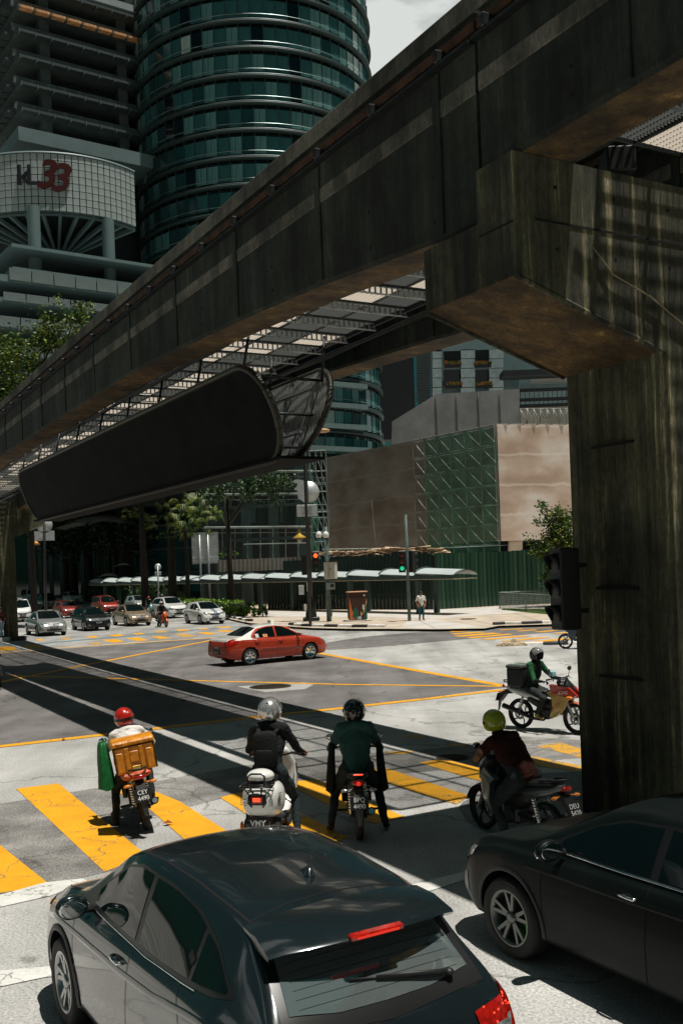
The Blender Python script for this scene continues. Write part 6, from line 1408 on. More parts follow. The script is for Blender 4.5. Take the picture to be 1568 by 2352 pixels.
def kapchai(label, loc, rz, body, accent=None, plate2=('AB', '1'), lean=0, steer=0, rimm=None, tail=None, white_tail=False, group=None, plate_tilt=-20, big_cowl=False, gold=False, fender=None):
    t = thing('motorcycle', label, 'motorcycle', loc, rz, group); t.rotation_euler = (0, lean, rz); A = accent or body; wb = 1.24
    bike_wheel(t, 0, .285, .10, 'rear_wheel', 5, rimm); bike_wheel(t, wb, .285, .085, 'front_wheel', 5, rimm)
    q = MB()
    for s in (-1, 1): q = MB(); q.tube([(s*.075, wb, .285), (s*.075, wb-.16, .62), (s*.07, wb-.24, .82)], [.026, .024, .02], 8); q.build('fork_leg', M['galv'], t)
    q = MB(); q.T = Matrix(); 
    vs = []; 
    for i in range(9):
        a = R(10+130*i/8); 
        for k in range(5): x = (k-2)*.032; vs.append((x, wb+.31*math.cos(a)-.02, .285+(.315-.012*abs(k-2))*math.sin(a)))
    q.add(vs, [(i*5+k, i*5+k+1, (i+1)*5+k+1, (i+1)*5+k) for i in range(8) for k in range(4)], 0, True); o = q.build('front_mudguard', fender or A, t); m_ = o.modifiers.new('s', 'SOLIDIFY'); m_.thickness = .006; bake(o)
    # leg shield
    for s in (-1, 1):
        q = MB(); pr = [(.98, .86), (1.10, .78), (1.14, .62), (1.06, .46), (.90, .30), (.78, .30), (.86, .48), (.84, .66), (.74, .74)]
        q.prism([(y, z) for y, z in pr], s*.10, s*.20, axis='x'); q.v = [(x*(1-.45*max(0, (y-.9)/.25)), y, z) for x, y, z in q.v]; o = q.build('leg_shield', [M['gold']] if gold else [A], t); b = o.modifiers.new('b', 'BEVEL'); b.width = .012; b.segments = 2; bake(o)
        if gold:
            q = MB(); q.prism([(.80, .90), (1.16, .86), (1.32, .72), (1.22, .67), (1.02, .70), (.84, .76)], s*.10, s*.20, axis='x'); q.v = [(x*(1-.4*max(0, (y-.9)/.3)), y, z) for x, y, z in q.v]; q.build('side_cowl', A, t)
            q = MB(); q.ell((s*.11, 1.17, .67), (.05, .08, .035), 12, 8); q.build('headlight', M['amber'], t)
    q = MB(); limb(q, [(0, .98, .94), (0, 1.10, .84), (0, 1.17, .70)], [(.12, .10), (.14, .09), (.10, .07)], 16, (1, 0, 0)); q.build('front_cowl', body, t)
    q = MB(); limb(q, [(0, 1.0, .99), (0, .95, .93)], [(.12, .05), (.14, .08)], 14, (1, 0, 0)); q.build('meter_cowl', M['plastic'], t)
    q = MB(); limb(q, [(0, .92, .62), (0, .72, .50), (0, .48, .52), (0, .30, .60)], [(.09, .12), (.10, .10), (.12, .12), (.13, .11)], 16, (1, 0, 0)); q.build('centre_cover', M['plastic'], t)
    q = MB(); limb(q, [(0, .50, .62), (0, .20, .66), (0, -.12, .73), (0, -.34, .80)], [(.11, .09), (.13, .09), (.11, .07), (.05, .035)], 16, (1, 0, 0)); q.build('tail_body', tail or body, t)
    q = MB(); limb(q, [(0, .62, .735), (0, .40, .745), (0, .12, .785), (0, -.20, .83)], [(.09, .035), (.135, .045), (.14, .045), (.11, .035)], 16, (1, 0, 0)); q.build('seat', M['plastic'], t)
    q = MB(); q.tube([(-.12, -.02, .84), (-.11, -.30, .89), (0, -.38, .90), (.11, -.30, .89), (.12, -.02, .84)], .013, 8); q.build('grab_rail', M['steel_dark'], t)
    q = MB(); q.bbox((0, .56, .34), (.24, .30, .22), .04); q.tube([(-.14, .56, .33), (.14, .56, .33)], .085, 12); q.build('engine', M['galv2'], t)
    q = MB(); q.tube([(.06, .78, .36), (.13, .60, .22), (.14, .35, .24), (.145, .10, .33), (.15, -.30, .43)], [.02, .02, .03, .048, .05], 12); q.build('exhaust', M['plastic'], t)
    q = MB(); q.tube([(.15, -.301, .43), (.15, -.31, .432)], .034, 12); q.build('exhaust_tip', M['chrome'], t)
    for s in (-1, 1):
        q = MB(); q.tube([(s*.085, .42, .36), (s*.085, 0, .285)], .022, 8); q.build('swing_arm', M['steel_dark'], t)
        q = MB(); q.tube([(s*.10, .02, .32), (s*.10, .14, .64)], .02, 8); 
        for k in range(8): q.lathe([(.030, 0), (.034, .008), (.030, .016)], 12, M=Matrix.Translation((s*.10, .035+.012*k, .37+.031*k)))
        q.build('shock_absorber', M['chrome'], t)
        q = MB(); q.tube([(s*.10, .55, .25), (s*.27, .55, .25)], .016, 8); q.build('foot_peg', M['plastic'], t)
        q = MB(); q.tube([(s*.05, .93, .98), (s*.20, .92, 1.02), (s*.36, .86, 1.00)], [.012, .012, .018], 8); q.build('handlebar', M['plastic'], t)
        q = MB(); q.tube([(s*.22, .93, 1.00), (s*.36, .93, .985)], .006, 6); q.build('brake_lever', M['galv'], t)
        q = MB(); q.ell((s*.17, -.34, .70), (.05, .03, .022), 12, 8); q.tube([(s*.05, -.32, .71), (s*.14, -.34, .70)], .01, 6); q.build('indicator', M['amber'] if not white_tail else M['clear_lens'], t)
        mir(t, s*.33, .90, 1.16, s*.1, None, (s*.24, .93, 1.02))
    q = MB(); q.ell((0, -.36, .79), (.085, .035, .035), 16, 8); q.build('tail_light', M['red_lit'] if tail == 'x' else M['red_lens'], t)
    q = MB(); q.prism([(-.18, .74), (-.36, .72), (-.50, .50), (-.47, .48), (-.32, .64), (-.14, .66)], -.06, .06, axis='x'); q.build('rear_fender', M['plastic'], t)
    q = MB(); q.prism([(-.045, .0), (.045, 0), (.02, -.20), (-.02, -.20)], -.006, .006, axis='y'); q.build('mud_flap', M['galv2'], t, (0, -.485, .50), (R(-12), 0, 0))
    plate(t, '', (0, -.49, .575), (R(90+plate_tilt), 0, 0), .225, .165, None, None, .082, plate2)
    return t
M['gold'] = mat('gold_decal_panel', (.52, .36, .12), .45, .2, var=.12, scale=6, coat=.3); M['galv2'] = mat('engine_metal', (.06, .065, .065), .5, .7, var=.3, scale=8)
def facing(dx, dy): return math.atan2(-dx, dy)
def loc_at(p, rz, x, y): return V3((p.x+x*math.cos(rz)-y*math.sin(rz), p.y+x*math.sin(rz)+y*math.cos(rz), 0))
def ride(bend=0.0, up=0.0, left='peg', right='peg', hx=.34, hy=.90, hz=1.03, py=.30, pz=.86, spread=.0, look=(0, 1, 0), el=.0):
    # seated posture; bend = forward lean of the torso in metres at the neck
    J = dict(pelvis=(0, py, pz), chest=(0, py+.06+bend*.6, pz+.33), neck=(0, py+.08+bend, pz+.53+up), head=(0, py+.12+bend*1.10, pz+.655+up), look=look,
             shl=(-.175, py+.07+bend*.85, pz+.455+up), shr=(.175, py+.07+bend*.85, pz+.455+up), ell=(-.33-el, py+.28+bend*.7, pz+.18), elr=(.33+el, py+.28+bend*.7, pz+.18), hal=(-hx+.01, hy-.09, hz+.01), har=(hx-.01, hy-.09, hz+.01), bend=(0, -.02, 0))
    for s, S_, md in (('l', -1, left), ('r', 1, right)):
        if md == 'peg': J['kn'+s] = (S_*.20, py+.42, .68); J['an'+s] = (S_*.19, .52, .34); J['toe'+s] = (S_*.20, .68, .28)
        elif md == 'down': J['kn'+s] = (S_*(.24+spread*.3), py+.30, .52); J['an'+s] = (S_*(.27+spread*.7), py+.05, .10); J['toe'+s] = (S_*(.30+spread*.7), py+.21, .035)
        else: J['kn'+s], J['an'+s], J['toe'+s] = md
    return J
B_ = dict(skin=M['skin'], hand=M['skin'])
# --- rider 1: white shirt, red helmet, yellow delivery bag, green raincoat
p1 = G(338, 1904); h1 = R(17)
kapchai('dark motorcycle at left with grey plate CEY 4490, leaning on its rider', p1, h1, carpaint('black_bike', (.012, .012, .010), .2), plate2=('CEY', '4490'), lean=-R(8), plate_tilt=-22)
def red_deco(o, c, r): q = MB(); q.ell((.05, -.125, .09), (.022, .006, .014), 10, 6); q.build('helmet_decal', M['plate_txt'], o)
person('rider in white shirt and red helmet on the leftmost motorcycle', p1, h1, ride(.20, -.05, 'down', 'peg', spread=.14, pz=.84), dict(top=C_['white'], sleeve=C_['white'], fore=C_['rain'], legs=C_['grey'], shoe=C_['shoe'], **B_), lean=-R(8), fat=1.08,
       hat=helmet(mat('red_helmet', (.42, .012, .006), .25, coat=1), M['trim'], deco=red_deco))
M['bag'] = mat('yellow_bag_fabric', (.60, .22, .008), .42, var=.3, scale=5, bump=.7, bscale=14, coat=.1); M['bag_d'] = mat('bag_dark_binding', (.03, .02, .008), .7)
def delivery_bag():
    t = thing('delivery_bag', 'square yellow insulated delivery bag behind the rider in the white shirt', 'bag', p1, h1); t.rotation_euler = (0, -R(8), h1)
    def soft(nm, c, s, m, b=.02, jit=.008):
        mb = MB(); mb.bbox((0, 0, 0), s, b); o = mb.build(nm, m, t, c); md = o.modifiers.new('s', 'SUBSURF'); md.subdivision_type = 'SIMPLE'; md.levels = 3; md.render_levels = 3; bake(o)
        for v in o.data.vertices: v.co += v.co.normalized()*jit*mnoise.noise(v.co*11+V3(c))*1.6
        for p in o.data.polygons: p.use_smooth = True
        try: o.data.set_sharp_from_angle(angle=R(35))
        except Exception: pass
        return o
    z0 = .86; yb = -.08
    soft('bag_body', (0, yb, z0+.17), (.53, .37, .36), M['bag']); lid = soft('lid', (0, yb, z0+.385), (.57, .41, .075), M['bag'], .025); soft('lid_binding', (0, yb, z0+.342), (.55, .39, .018), M['bag_d'], .004, .002)
    for x in (-.10, .09): soft('strap', (x, yb-.19, z0+.165), (.055, .03, .34), M['bag'], .008)
    for x in (-.20, .19): soft('side_pocket', (x, yb-.188, z0+.14), (.09, .03, .27), M['bag'], .012)
    soft('centre_pocket', (-.005, yb-.187, z0+.20), (.12, .025, .15), M['bag'], .01); soft('label_patch', (0, yb-.19, z0+.05), (.11, .02, .05), M['bag_y'], .006)
    for x in (-.265, .265): soft('corner_binding', (x, yb-.18, z0+.17), (.018, .018, .35), M['bag_d'], .004, .002)
    soft('bottom_flap', (-.02, yb-.15, z0-.05), (.38, .16, .09), M['bag_o'], .03, .02); text('food', .05, M['bag_d'], lid, (-.18, -.205, 0), (R(90), 0, 0), .001)
M['bag_y'] = mat('bag_label_yellow', (.75, .45, .05), .4); M['bag_o'] = mat('orange_bag_cover', (.45, .07, .012), .5, var=.4, scale=8)
delivery_bag()
def drape(label, base, rz, path_top, drop, m, out=(0, 0, 0), name='raincoat', w=.18, lean=0, seed=1):
    t = thing(name, label, 'coat', base, rz); t.rotation_euler = (0, lean, rz); mb = MB(); n, mm = 30, 16; P = [V3(p) for p in path_top]; vs = []
    for j in range(mm+1):
        g = j/mm
        for i in range(n):
            a = 2*math.pi*i/n; k = g**.7; rx = w*(.35+.65*k)*(1+.16*math.sin(a*4+seed+g*2)); ry = w*.48*(.5+.6*k)*(1+.2*math.sin(a*5+seed*2+g*3))
            c = P[0].lerp(P[1], .5)*(1-k)+(P[0].lerp(P[1], .5)+V3(out))*k
            vs.append(c+V3((math.cos(a)*ry*1.1, math.sin(a)*rx*1.2, -drop*g*(1+.03*math.sin(a*3)))))
    mb.add(vs, [(j*n+i, j*n+(i+1) % n, (j+1)*n+(i+1) % n, (j+1)*n+i) for j in range(mm) for i in range(n)]+[tuple(range(n))], 0, True); mb.build('hanging_cloth', m, t); return t
drape('green raincoat hanging from the left arm of the rider with the yellow bag', p1, h1, [(-.36, .70, 1.20), (-.34, .55, 1.18)], .62, C_['rain'], (-.05, -.08, 0), w=.19, lean=-R(8), seed=3)
# --- rider 2: black jacket, silver helmet, white scooter
def scooter():
    p = G(606, 1958); rz = -R(9); t = thing('scooter', 'white round-tailed scooter with lit brake lamp and black rack, plate VMY 119', 'scooter', p, rz); W_ = M['white']
    bike_wheel(t, .05, .25, .12, 'rear_wheel', 5, M['rim']); bike_wheel(t, 1.30, .25, .11, 'front_wheel', 5, M['rim'])
    q = MB()
    # bulbous rear body, seen from behind
    prof = [(-.24, .06, .66, .03), (-.22, .15, .665, .12), (-.15, .205, .66, .19), (0, .25, .645, .235), (.2, .255, .63, .24), (.42, .20, .62, .20), (.6, .12, .60, .13)]
    vs = []; n = 28
    for y, rx, zc, rz_2 in prof:
        for k in range(n):
            a = 2*math.pi*k/n; c_, s_ = math.cos(a), math.sin(a); e = .72
            x = rx*abs(c_)**e*(1 if c_ > 0 else -1); z = zc+rz_2*abs(s_)**e*(1 if s_ > 0 else -1)*(1 if s_ > 0 else .98); vs.append((x, y, z))
    q.add(vs, [(i*n+k, i*n+(k+1) % n, (i+1)*n+(k+1) % n, (i+1)*n+k) for i in range(len(prof)-1) for k in range(n)]+[tuple(range(n))], 0, True)
    o = q.build('rear_body', W_, t); md = o.modifiers.new('s', 'SUBSURF'); md.levels = 1; md.render_levels = 1; bake(o)
    q = MB(); limb(q, [(0, .62, .79), (0, .38, .86), (0, .10, .87), (0, -.12, .865)], [(.10, .04), (.16, .06), (.165, .065), (.12, .05)], 18); q.build('seat', M['plastic'], t)
    q = MB(); q.ell((0, -.02, .945), (.17, .16, .085), 24, 14); q.build('pillion_cushion', W_, t)
    q = MB(); q.bbox((0, 0, 0), (.19, .03, .13), .03); o = q.build('lamp_housing', M['trim'], t, (0, -.235, .70), (R(-8), 0, 0)); 
    q = MB(); q.bbox((0, 0, 0), (.14, .03, .085), .025); l = q.build('brake_lamp', M['red_lens'], o, (0, -.012, 0)); q = MB(); q.bbox((0, -.017, .0), (.095, .006, .045), .01); q.build('lamp_glow', M['red_lit'], l)
    gv = M['rim_dark']
    for s in (-1, 1):
        q = MB(); q.tube([(s*.065, -.235, .61), (s*.11, -.245, .66), (s*.10, -.235, .76), (s*.16, -.20, .82)], .010, 6); q.build('body_trim', gv, t)
        q = MB(); q.tube([(s*.19, -.14, .86), (s*.10, -.18, .83), (s*.055, -.20, .87)], .010, 6); q.build('body_trim', gv, t)
        q = MB(); q.bbox((s*.155, -.205, .66), (.06, .02, .09), .01); q.build('indicator', M['clear_lens'], t)
        for k in range(6): q = MB(); q.tube([(s*.246, -.03+k*.0, .60+k*.028), (s*.238, -.10, .605+k*.028)], .006, 5); q.build('vent_slat', M['trim'], t)
        q = MB(); q.tube([(s*.05, 1.0, 1.0), (s*.2, .98, 1.04), (s*.37, .90, 1.02)], [.014, .014, .019], 8); q.build('handlebar', M['plastic'], t)
    q = MB()
    q.tube([(-.20, -.30, .86), (-.19, -.10, .87), (.19, -.10, .87), (.20, -.30, .86), (-.20, -.30, .86)], .011, 8); q.tube([(-.20, -.20, .865), (.20, -.20, .865)], .010, 8)
    q.tube([(-.10, -.27, .87), (-.105, -.25, .98), (-.06, -.24, 1.01), (.06, -.24, 1.01), (.105, -.25, .98), (.10, -.27, .87)], .012, 8)
    q.tube([(-.09, -.26, .93), (.09, -.26, .93)], .008, 8)
    for s in (-1, 1): q.tube([(s*.07, -.28, .86), (s*.06, -.25, .80), (s*.05, -.22, .78)], .012, 8)
    q.build('luggage_rack', M['trim'], t)
    q = MB(); q.prism([(-.13, .48), (.13, .48), (.115, .20), (-.115, .20)], -.02, .0, axis='y'); q.build('rear_fender', M['plastic'], t, (0, -.20, 0), (R(-6), 0, 0))
    text('VMY', .095, M['plate_txt'], t, (0, -.235, .415), (R(84), 0, 0), .002, 'plate_lettering', bold=.002); text('119', .095, M['plate_txt'], t, (0, -.242, .325), (R(84), 0, 0), .002, 'plate_lettering', bold=.002)
    q = MB(); limb(q, [(0, 1.12, 1.04), (0, 1.17, .86), (0, 1.18, .60), (0, 1.05, .38), (0, .80, .30)], [(.12, .07), (.20, .05), (.20, .045), (.16, .05), (.15, .05)], 20); q.build('leg_shield', W_, t)
    q = MB(); limb(q, [(0, .95, .27), (0, .45, .27)], [(.16, .05), (.18, .06)], 14); q.build('floorboard', M['plastic'], t)
    q = MB(); q.tube([(.2, 1.10, .55), (.215, 1.13, .72), (.20, 1.13, .88)], .012, 6); q.build('shield_trim', M['chrome'], t)
    q = MB(); q.bbox((-.14, .0, .33), (.10, .38, .2), .03); q.build('engine_cover', M['galv2'], t); q = MB(); q.tube([(.15, .2, .27), (.17, -.22, .33)], [.05, .06], 12); q.build('exhaust', M['plastic'], t)
    q = MB(); q.ell((-.225, -.14, .35), (.02, .06, .07), 10, 8); q.build('side_reflector', M['amber'], t)
    return p, rz
ps, hsr = scooter()
def silver_deco(o, c, r):
    for x, z in ((0, .115), (-.0, .045)): q = MB(); q.bbox((x, -.128-.02*(z < .1), z+.01), (.03, .012, .018), .004); q.build('helmet_vent', M['trim'], o)
    q = MB(); q.ell((0, -.135, -.02), (.06, .02, .045), 14, 8); q.build('helmet_rear_panel', M['galv'], o)
person('rider in black jacket and silver helmet straddling the white scooter', loc_at(ps, hsr, 0, .12), hsr, ride(.06, left='down', right='down', hy=.84, pz=.94, py=.28, hz=1.07, hx=.36, spread=.10, up=.04), dict(top=C_['black'], sleeve=C_['black'], fore=C_['black'], legs=C_['navy'], shoe=C_['wshoe'], **B_), fat=1.14,
       hat=helmet(mat('silver_helmet', (.55, .55, .53), .22, .7, coat=1), None, M['visor'], True, 1.12, deco=silver_deco))
def backpack(label, base, rz, y, z, m, s=(.32, .16, .46), lean=0):
    t = thing('backpack', label, 'backpack', base, rz); mb = MB(); mb.bbox((0, 0, 0), s, .05); o = mb.build('bag_body', m, t, (0, y, z)); md = o.modifiers.new('s', 'SUBSURF'); md.levels = 2; md.render_levels = 2; bake(o)
    mb = MB(); mb.bbox((0, -s[1]*.5, -s[2]*.18), (s[0]*.7, .05, s[2]*.4), .02); o2 = mb.build('front_pocket', m, t, (0, y, z)); md = o2.modifiers.new('s', 'SUBSURF'); md.levels = 2; md.render_levels = 2; bake(o2)
    for sx in (-1, 1): q = MB(); q.tube([(sx*.10, y+.05, z+s[2]*.42), (sx*.13, y+.20, z+s[2]*.52), (sx*.15, y+.34, z+.1)], [(.03, .01)]*3, 8); q.build('strap', m, t)
    for o_ in (o, o2):
        for p in o_.data.polygons: p.use_smooth = True
backpack('black backpack on the back of the rider with the silver helmet', loc_at(ps, hsr, 0, .12), hsr, .16, 1.21, C_['black'])
# --- rider 3: teal shirt, black helmet
p3 = G(826, 1928); h3 = R(1)
b3 = kapchai('black motorcycle behind the dark car roof, lit tail lamp, plate BPQ 4490', p3, h3, carpaint('black_bike', (.010, .010, .010), .2), plate2=('BPQ', '4490'), plate_tilt=-14, white_tail=True)
q = MB(); q.ell((0, -.40, .79), (.03, .012, .028), 12, 8); q.build('lit_lamp', M['red_dim'], b3); q = MB(); q.bbox((0, -.39, .90), (.12, .012, .014), .004); q.build('lit_strip', M['red_lit'], b3)
person('rider in dark teal shirt and black helmet, third from left, seen from behind', p3, h3, ride(.05, .03, 'down', 'down', spread=.12, pz=.86), dict(top=C_['teal'], sleeve=C_['teal'], fore=M['skin'], legs=C_['navy'], shoe=C_['shoe'], **B_), fat=1.15,
       hat=helmet(mat('black_helmet', (.010, .010, .010), .15, coat=1), None, M['clearv'], True, 1.08))
drape('black jacket hanging off the left handlebar of the third motorcycle', p3, h3, [(-.30, .56, 1.14), (-.30, .46, 1.14)], .62, C_['black'], (-.04, 0, 0), seed=5, w=.11); drape('black jacket hanging off the right handlebar of the third motorcycle', p3, h3, [(.30, .56, 1.14), (.30, .46, 1.14)], .62, C_['black'], (.05, .02, 0), seed=8, w=.11)
# --- rider 4: maroon shirt, yellow helmet
f4 = G(1112, 1902); r4 = LS(0, 0); h4 = R(29); r4 = V3((f4.x+1.24*math.sin(h4), f4.y-1.24*math.cos(h4), 0))
kapchai('grey and black motorcycle in the shade at right, plate DEU 5420', r4, h4, carpaint('grey_bike', (.05, .065, .065), .3), accent=carpaint('grey_bike_panel', (.07, .10, .10), .3), plate2=('DEU', '5420'), rimm=M['rim_dark'], tail=carpaint('grey_bike_tail', (.08, .09, .09), .3), plate_tilt=-25)
def yel_deco(o, c, r): q = MB(); q.prism([(-.018, 0), (.018, 0), (.0, .032)], -.004, .004, axis='y'); q.build('helmet_decal', M['trim'], o, (.075, -.128, .0), (R(0), 0, R(28)))
person('rider in maroon shirt and yellow green helmet leaning forward beside the column', r4, h4, ride(.34, -.06, 'down', 'peg', spread=.04, pz=.85), dict(top=C_['maroon'], sleeve=C_['maroon'], fore=M['skin'], legs=C_['grey'], shoe=M['skin'], **B_), fat=1.22, lean=-R(5),
       hat=helmet(mat('yellow_green_helmet', (.30, .34, .012), .25, coat=.7, var=.12, scale=14), None, None, r=1.04, deco=yel_deco))
# --- rider 5: passing delivery rider
r5, f5 = G(1197, 1672), G(1338, 1688); d5 = (f5-r5).normalized(); h5 = facing(d5.x, d5.y)
red5 = carpaint('red_bike', (.45, .02, .01), .1)
b5 = kapchai('red black and gold motorcycle passing behind the big column', r5, h5, carpaint('black_bike5', (.015, .016, .016), .2), accent=red5, gold=True, plate2=('VAX', '611'), tail=M['white'], fender=mat('orange_fender', (.45, .12, .05), .5))
b5.scale = (1.08, 1.08, 1.08)
text('YAMAHA', .05, M['plate_txt'], b5, (.172, .98, .73), (R(90), 0, R(90)), .001, 'lettering'); text('RACING', .08, M['plate_txt'], b5, (.168, 1.02, .765), (R(84), 0, R(90)), .001, 'lettering', shear=.3)
text('LC135', .09, mat('red_script', (.35, .05, .03), .5), b5, (.205, .93, .50), (R(90), R(-40), R(90)), .001, 'lettering')
q = MB(); q.bbox((0, 0, 0), (.02, .17, .12), .004); o = q.build('side_plate', M['trim'], b5, (.13, 1.06, .95), (0, R(-25), R(-8))); text('VAX', .05, M['plate_txt'], o, (.012, 0, .025), (R(90), 0, R(90)), .001); text('611', .05, M['plate_txt'], o, (.012, 0, -.03), (R(90), 0, R(90)), .001)
person('delivery rider in green and black jacket with black open visor helmet, passing sideways', r5, h5, ride(.03, 0, 'peg', 'peg'), dict(top=C_['black'], sleeve=C_['green'], fore=C_['black'], legs=C_['grey'], shoe=C_['tan'], skin=C_['black'], hand=M['glove']),
       hat=helmet(mat('black_helmet', (.010, .010, .010), .15, coat=1), None, M['clearv'], True, 1.04))
db_ = thing('delivery_box', 'black delivery box with pale green lettering strapped behind the passing rider', 'box', r5, h5)
MB().bbox((0, .0, 1.06), (.42, .38, .38), .03).build('box_body', M['plastic'], db_); o = MB().bbox((0, .0, 1.28), (.44, .40, .08), .025).build('lid', mat('grey_black_lid', (.05, .06, .055), .7), db_)
text('Grab', .15, mat('pale_green_print', (.30, .55, .36), .5), o, (.02, -.01, 1.3215), (0, 0, R(180+90)), .001, bold=.004)
MB().bbox((0, -.03, .85), (.26, .30, .06), .02).build('base', M['plastic'], db_)
ph = thing('phone_holder', 'small pale blue box on the handlebar of the passing motorcycle', 'box', r5, h5); MB().bbox((.05, .84, 1.17), (.13, .10, .10), .012).build('case', mat('pale_blue', (.25, .55, .58), .4), ph); MB().tube([(.05, .86, 1.02), (.05, .85, 1.13)], .012, 6).build('stem', M['plastic'], ph)
# --- motorcycle between the lanes in the far queue
p6 = G(383, 1441); r6 = ANG+math.pi; b0 = loc_at(p6, r6, 0, -1.3)
kapchai('orange scooter-style motorcycle waiting between the gold car and the white cars', b0, r6, carpaint('orange_bike', (.60, .09, .015), .1), plate2=('WQL', '88'))
person('rider in black on the orange motorcycle in the far queue, white helmet', b0, r6, ride(.02, 0, 'down', 'down'), dict(top=C_['black'], sleeve=C_['black'], fore=C_['black'], legs=C_['navy'], shoe=C_['shoe'], **B_), vox=.02,
       hat=helmet(mat('pale_helmet', (.4, .4, .38), .3), None, None))
p7 = G(351, 1417); b7 = loc_at(p7, r6, 0, -1.3)
kapchai('pale blue motorcycle half hidden behind the gold saloon', b7, r6, carpaint('pale_blue_bike', (.20, .45, .50), .1), plate2=('JX', '2'))
person('rider in dark clothes and red helmet behind the gold saloon', b7, r6, ride(.02, 0, 'down', 'down'), dict(top=C_['black'], sleeve=C_['black'], fore=C_['black'], legs=C_['navy'], shoe=C_['shoe'], **B_), vox=.02, hat=helmet(mat('red_black_helmet', (.35, .02, .015), .3), M['trim'], None))
# --- motorcycle cut by the column on the far right, heading left
p8 = G(1298, 1490); r8 = R(78)
b8 = kapchai('motorcycle coming from behind the column at far right, only its front wheel showing', loc_at(p8, r8, 0, -1.24), r8, carpaint('blue_black_bike', (.02, .04, .08), .2), plate2=('B', '33'), rimm=M['rim_dark'])
person('rider with bare legs on the motorcycle coming from behind the column', loc_at(p8, r8, 0, -1.24), r8, ride(.02), dict(top=C_['black'], sleeve=C_['black'], fore=M['skin'], legs=M['skin'], shoe=C_['shoe'], **B_), vox=.02, hat=helmet(mat('black_helmet', (.010, .010, .010), .2), None, None))
# --- walking man
pm_ = G(968, 1425, PH)
J = dict(pelvis=(0, 0, .93), chest=(0, .01, 1.27), neck=(0, .02, 1.47), head=(0, .035, 1.60), look=(-.35, 1, -.12), shl=(-.19, 0, 1.40), shr=(.19, 0, 1.40), ell=(-.30, -.04, 1.14), elr=(.30, -.06, 1.15), hal=(-.23, .06, .93), har=(.24, .05, .93),
         knl=(-.10, .05, .50), anl=(-.11, .0, .09), toel=(-.13, .14, .03), knr=(.10, .02, .50), anr=(.11, -.06, .09), toer=(.14, .08, .03))
def hair(t, hd, H):
    q = MB(); q.ell((0, -.012, .022), (.088, .105, .115), 18, 12, t1=math.pi*.62); q.ell((0, .05, .062), (.072, .05, .045), 14, 8); o = q.build('hair', M['hair'], t); o.matrix_local = Matrix.Translation(hd) @ H
wt = mat('white_tee', (.68, .66, .62), .8, var=.06, scale=6, bump=.3)
mn_ = person('man in white T-shirt and blue green jeans standing on the far pavement', pm_, R(196), J, dict(top=wt, sleeve=wt, fore=M['skin'], legs=C_['jeans'], shoe=C_['shoe'], **B_), vox=.015, fat=1.12, hat=hair, grip=False)
MB().bbox((0, 0, 0), (.17, .01, .022), .002).build('shirt_print', M['sign_k'], mn_, (0, .135, 1.30))
# --- person cut off at the far left edge
pl_ = G(5, 1466, .2); J2 = dict(J); 
person('woman in long pale blue skirt cut off by the left edge beside the dark column', pl_, R(80), J2, dict(top=C_['maroon'], sleeve=C_['maroon'], fore=M['skin'], legs=cloth('pale_blue_skirt', (.30, .42, .50)), shoe=C_['shoe'], **B_), vox=.02, hat=hair, grip=False, fat=1.1)
q = thing('handbag', 'dark handbag hanging beside the woman at the left edge', 'bag', pl_, 0); MB().bbox((.32, 0, .95), (.14, .26, .30), .04).build('bag_body', M['plastic'], q)
# ================================================================ STREET FURNITURE
M['black_iron'] = mat('black_painted_iron', (.012, .013, .013), .45, var=.2, scale=8); M['post_green'] = mat('weathered_green_post', (.07, .11, .10), .6, var=.5, scale=6, stretch=(1, 1, .3)); M['signback'] = mat('bare_sign_back', (.50, .52, .52), .45, .4, var=.12, scale=3)
def signal(t, p, rz, lit=None, s=1.0, name='signal_head', back=True):
    o = MB().bbox((0, 0, 0), (.32*s, .22*s, 1.0*s), .03).build(name, M['black_iron'], t, p, (0, 0, rz))
    for k, (c, nm) in enumerate((('red', 'red_lamp'), ('amber', 'amber_lamp'), ('green', 'green_lamp'))):
        z = (.31-.31*k)*s; on = lit == c
        e = {'red': (1, .08, .02), 'amber': (1, .22, .03), 'green': (.02, .75, .35)}[c]
        m = mat('signal_'+c+('_on' if on else '_off'), tuple(x*.12+.01 for x in e) if not on else e, .3, emit=e if on else None, estr=3.0 if on and c != 'green' else (.6 if on else 0))
        q = MB(); q.lathe([(0, .015), (.07*s, .008), (.1*s, 0)], 20, M=Matrix.Translation((0, -.112*s, z)) @ Matrix.Rotation(R(90), 4, 'X')); q.build(nm, m, o)
        v = MB(); a = np.linspace(R(-20), R(200), 14); vs = []
        for j, (r, y) in enumerate(((.115*s, -.11*s), (.112*s, -.33*s))):
            for aa in a: vs.append((r*math.cos(aa), y-(.0 if j == 0 else -.08*s*(1-max(0, math.sin(aa)))), z+r*math.sin(aa)))
        v.add(vs, [(i, i+1, 15+i, 14+i) for i in range(13)], 0, True); vo = v.build('visor', M['black_iron'], o); md = vo.modifiers.new('s', 'SOLIDIFY'); md.thickness = .008; bake(vo)
    return o
def cyl(nm, a, b, r0, r1, m, t, n=14): q = MB(); q.tube([a, b], [r0, r1], n); return q.build(nm, m, t)
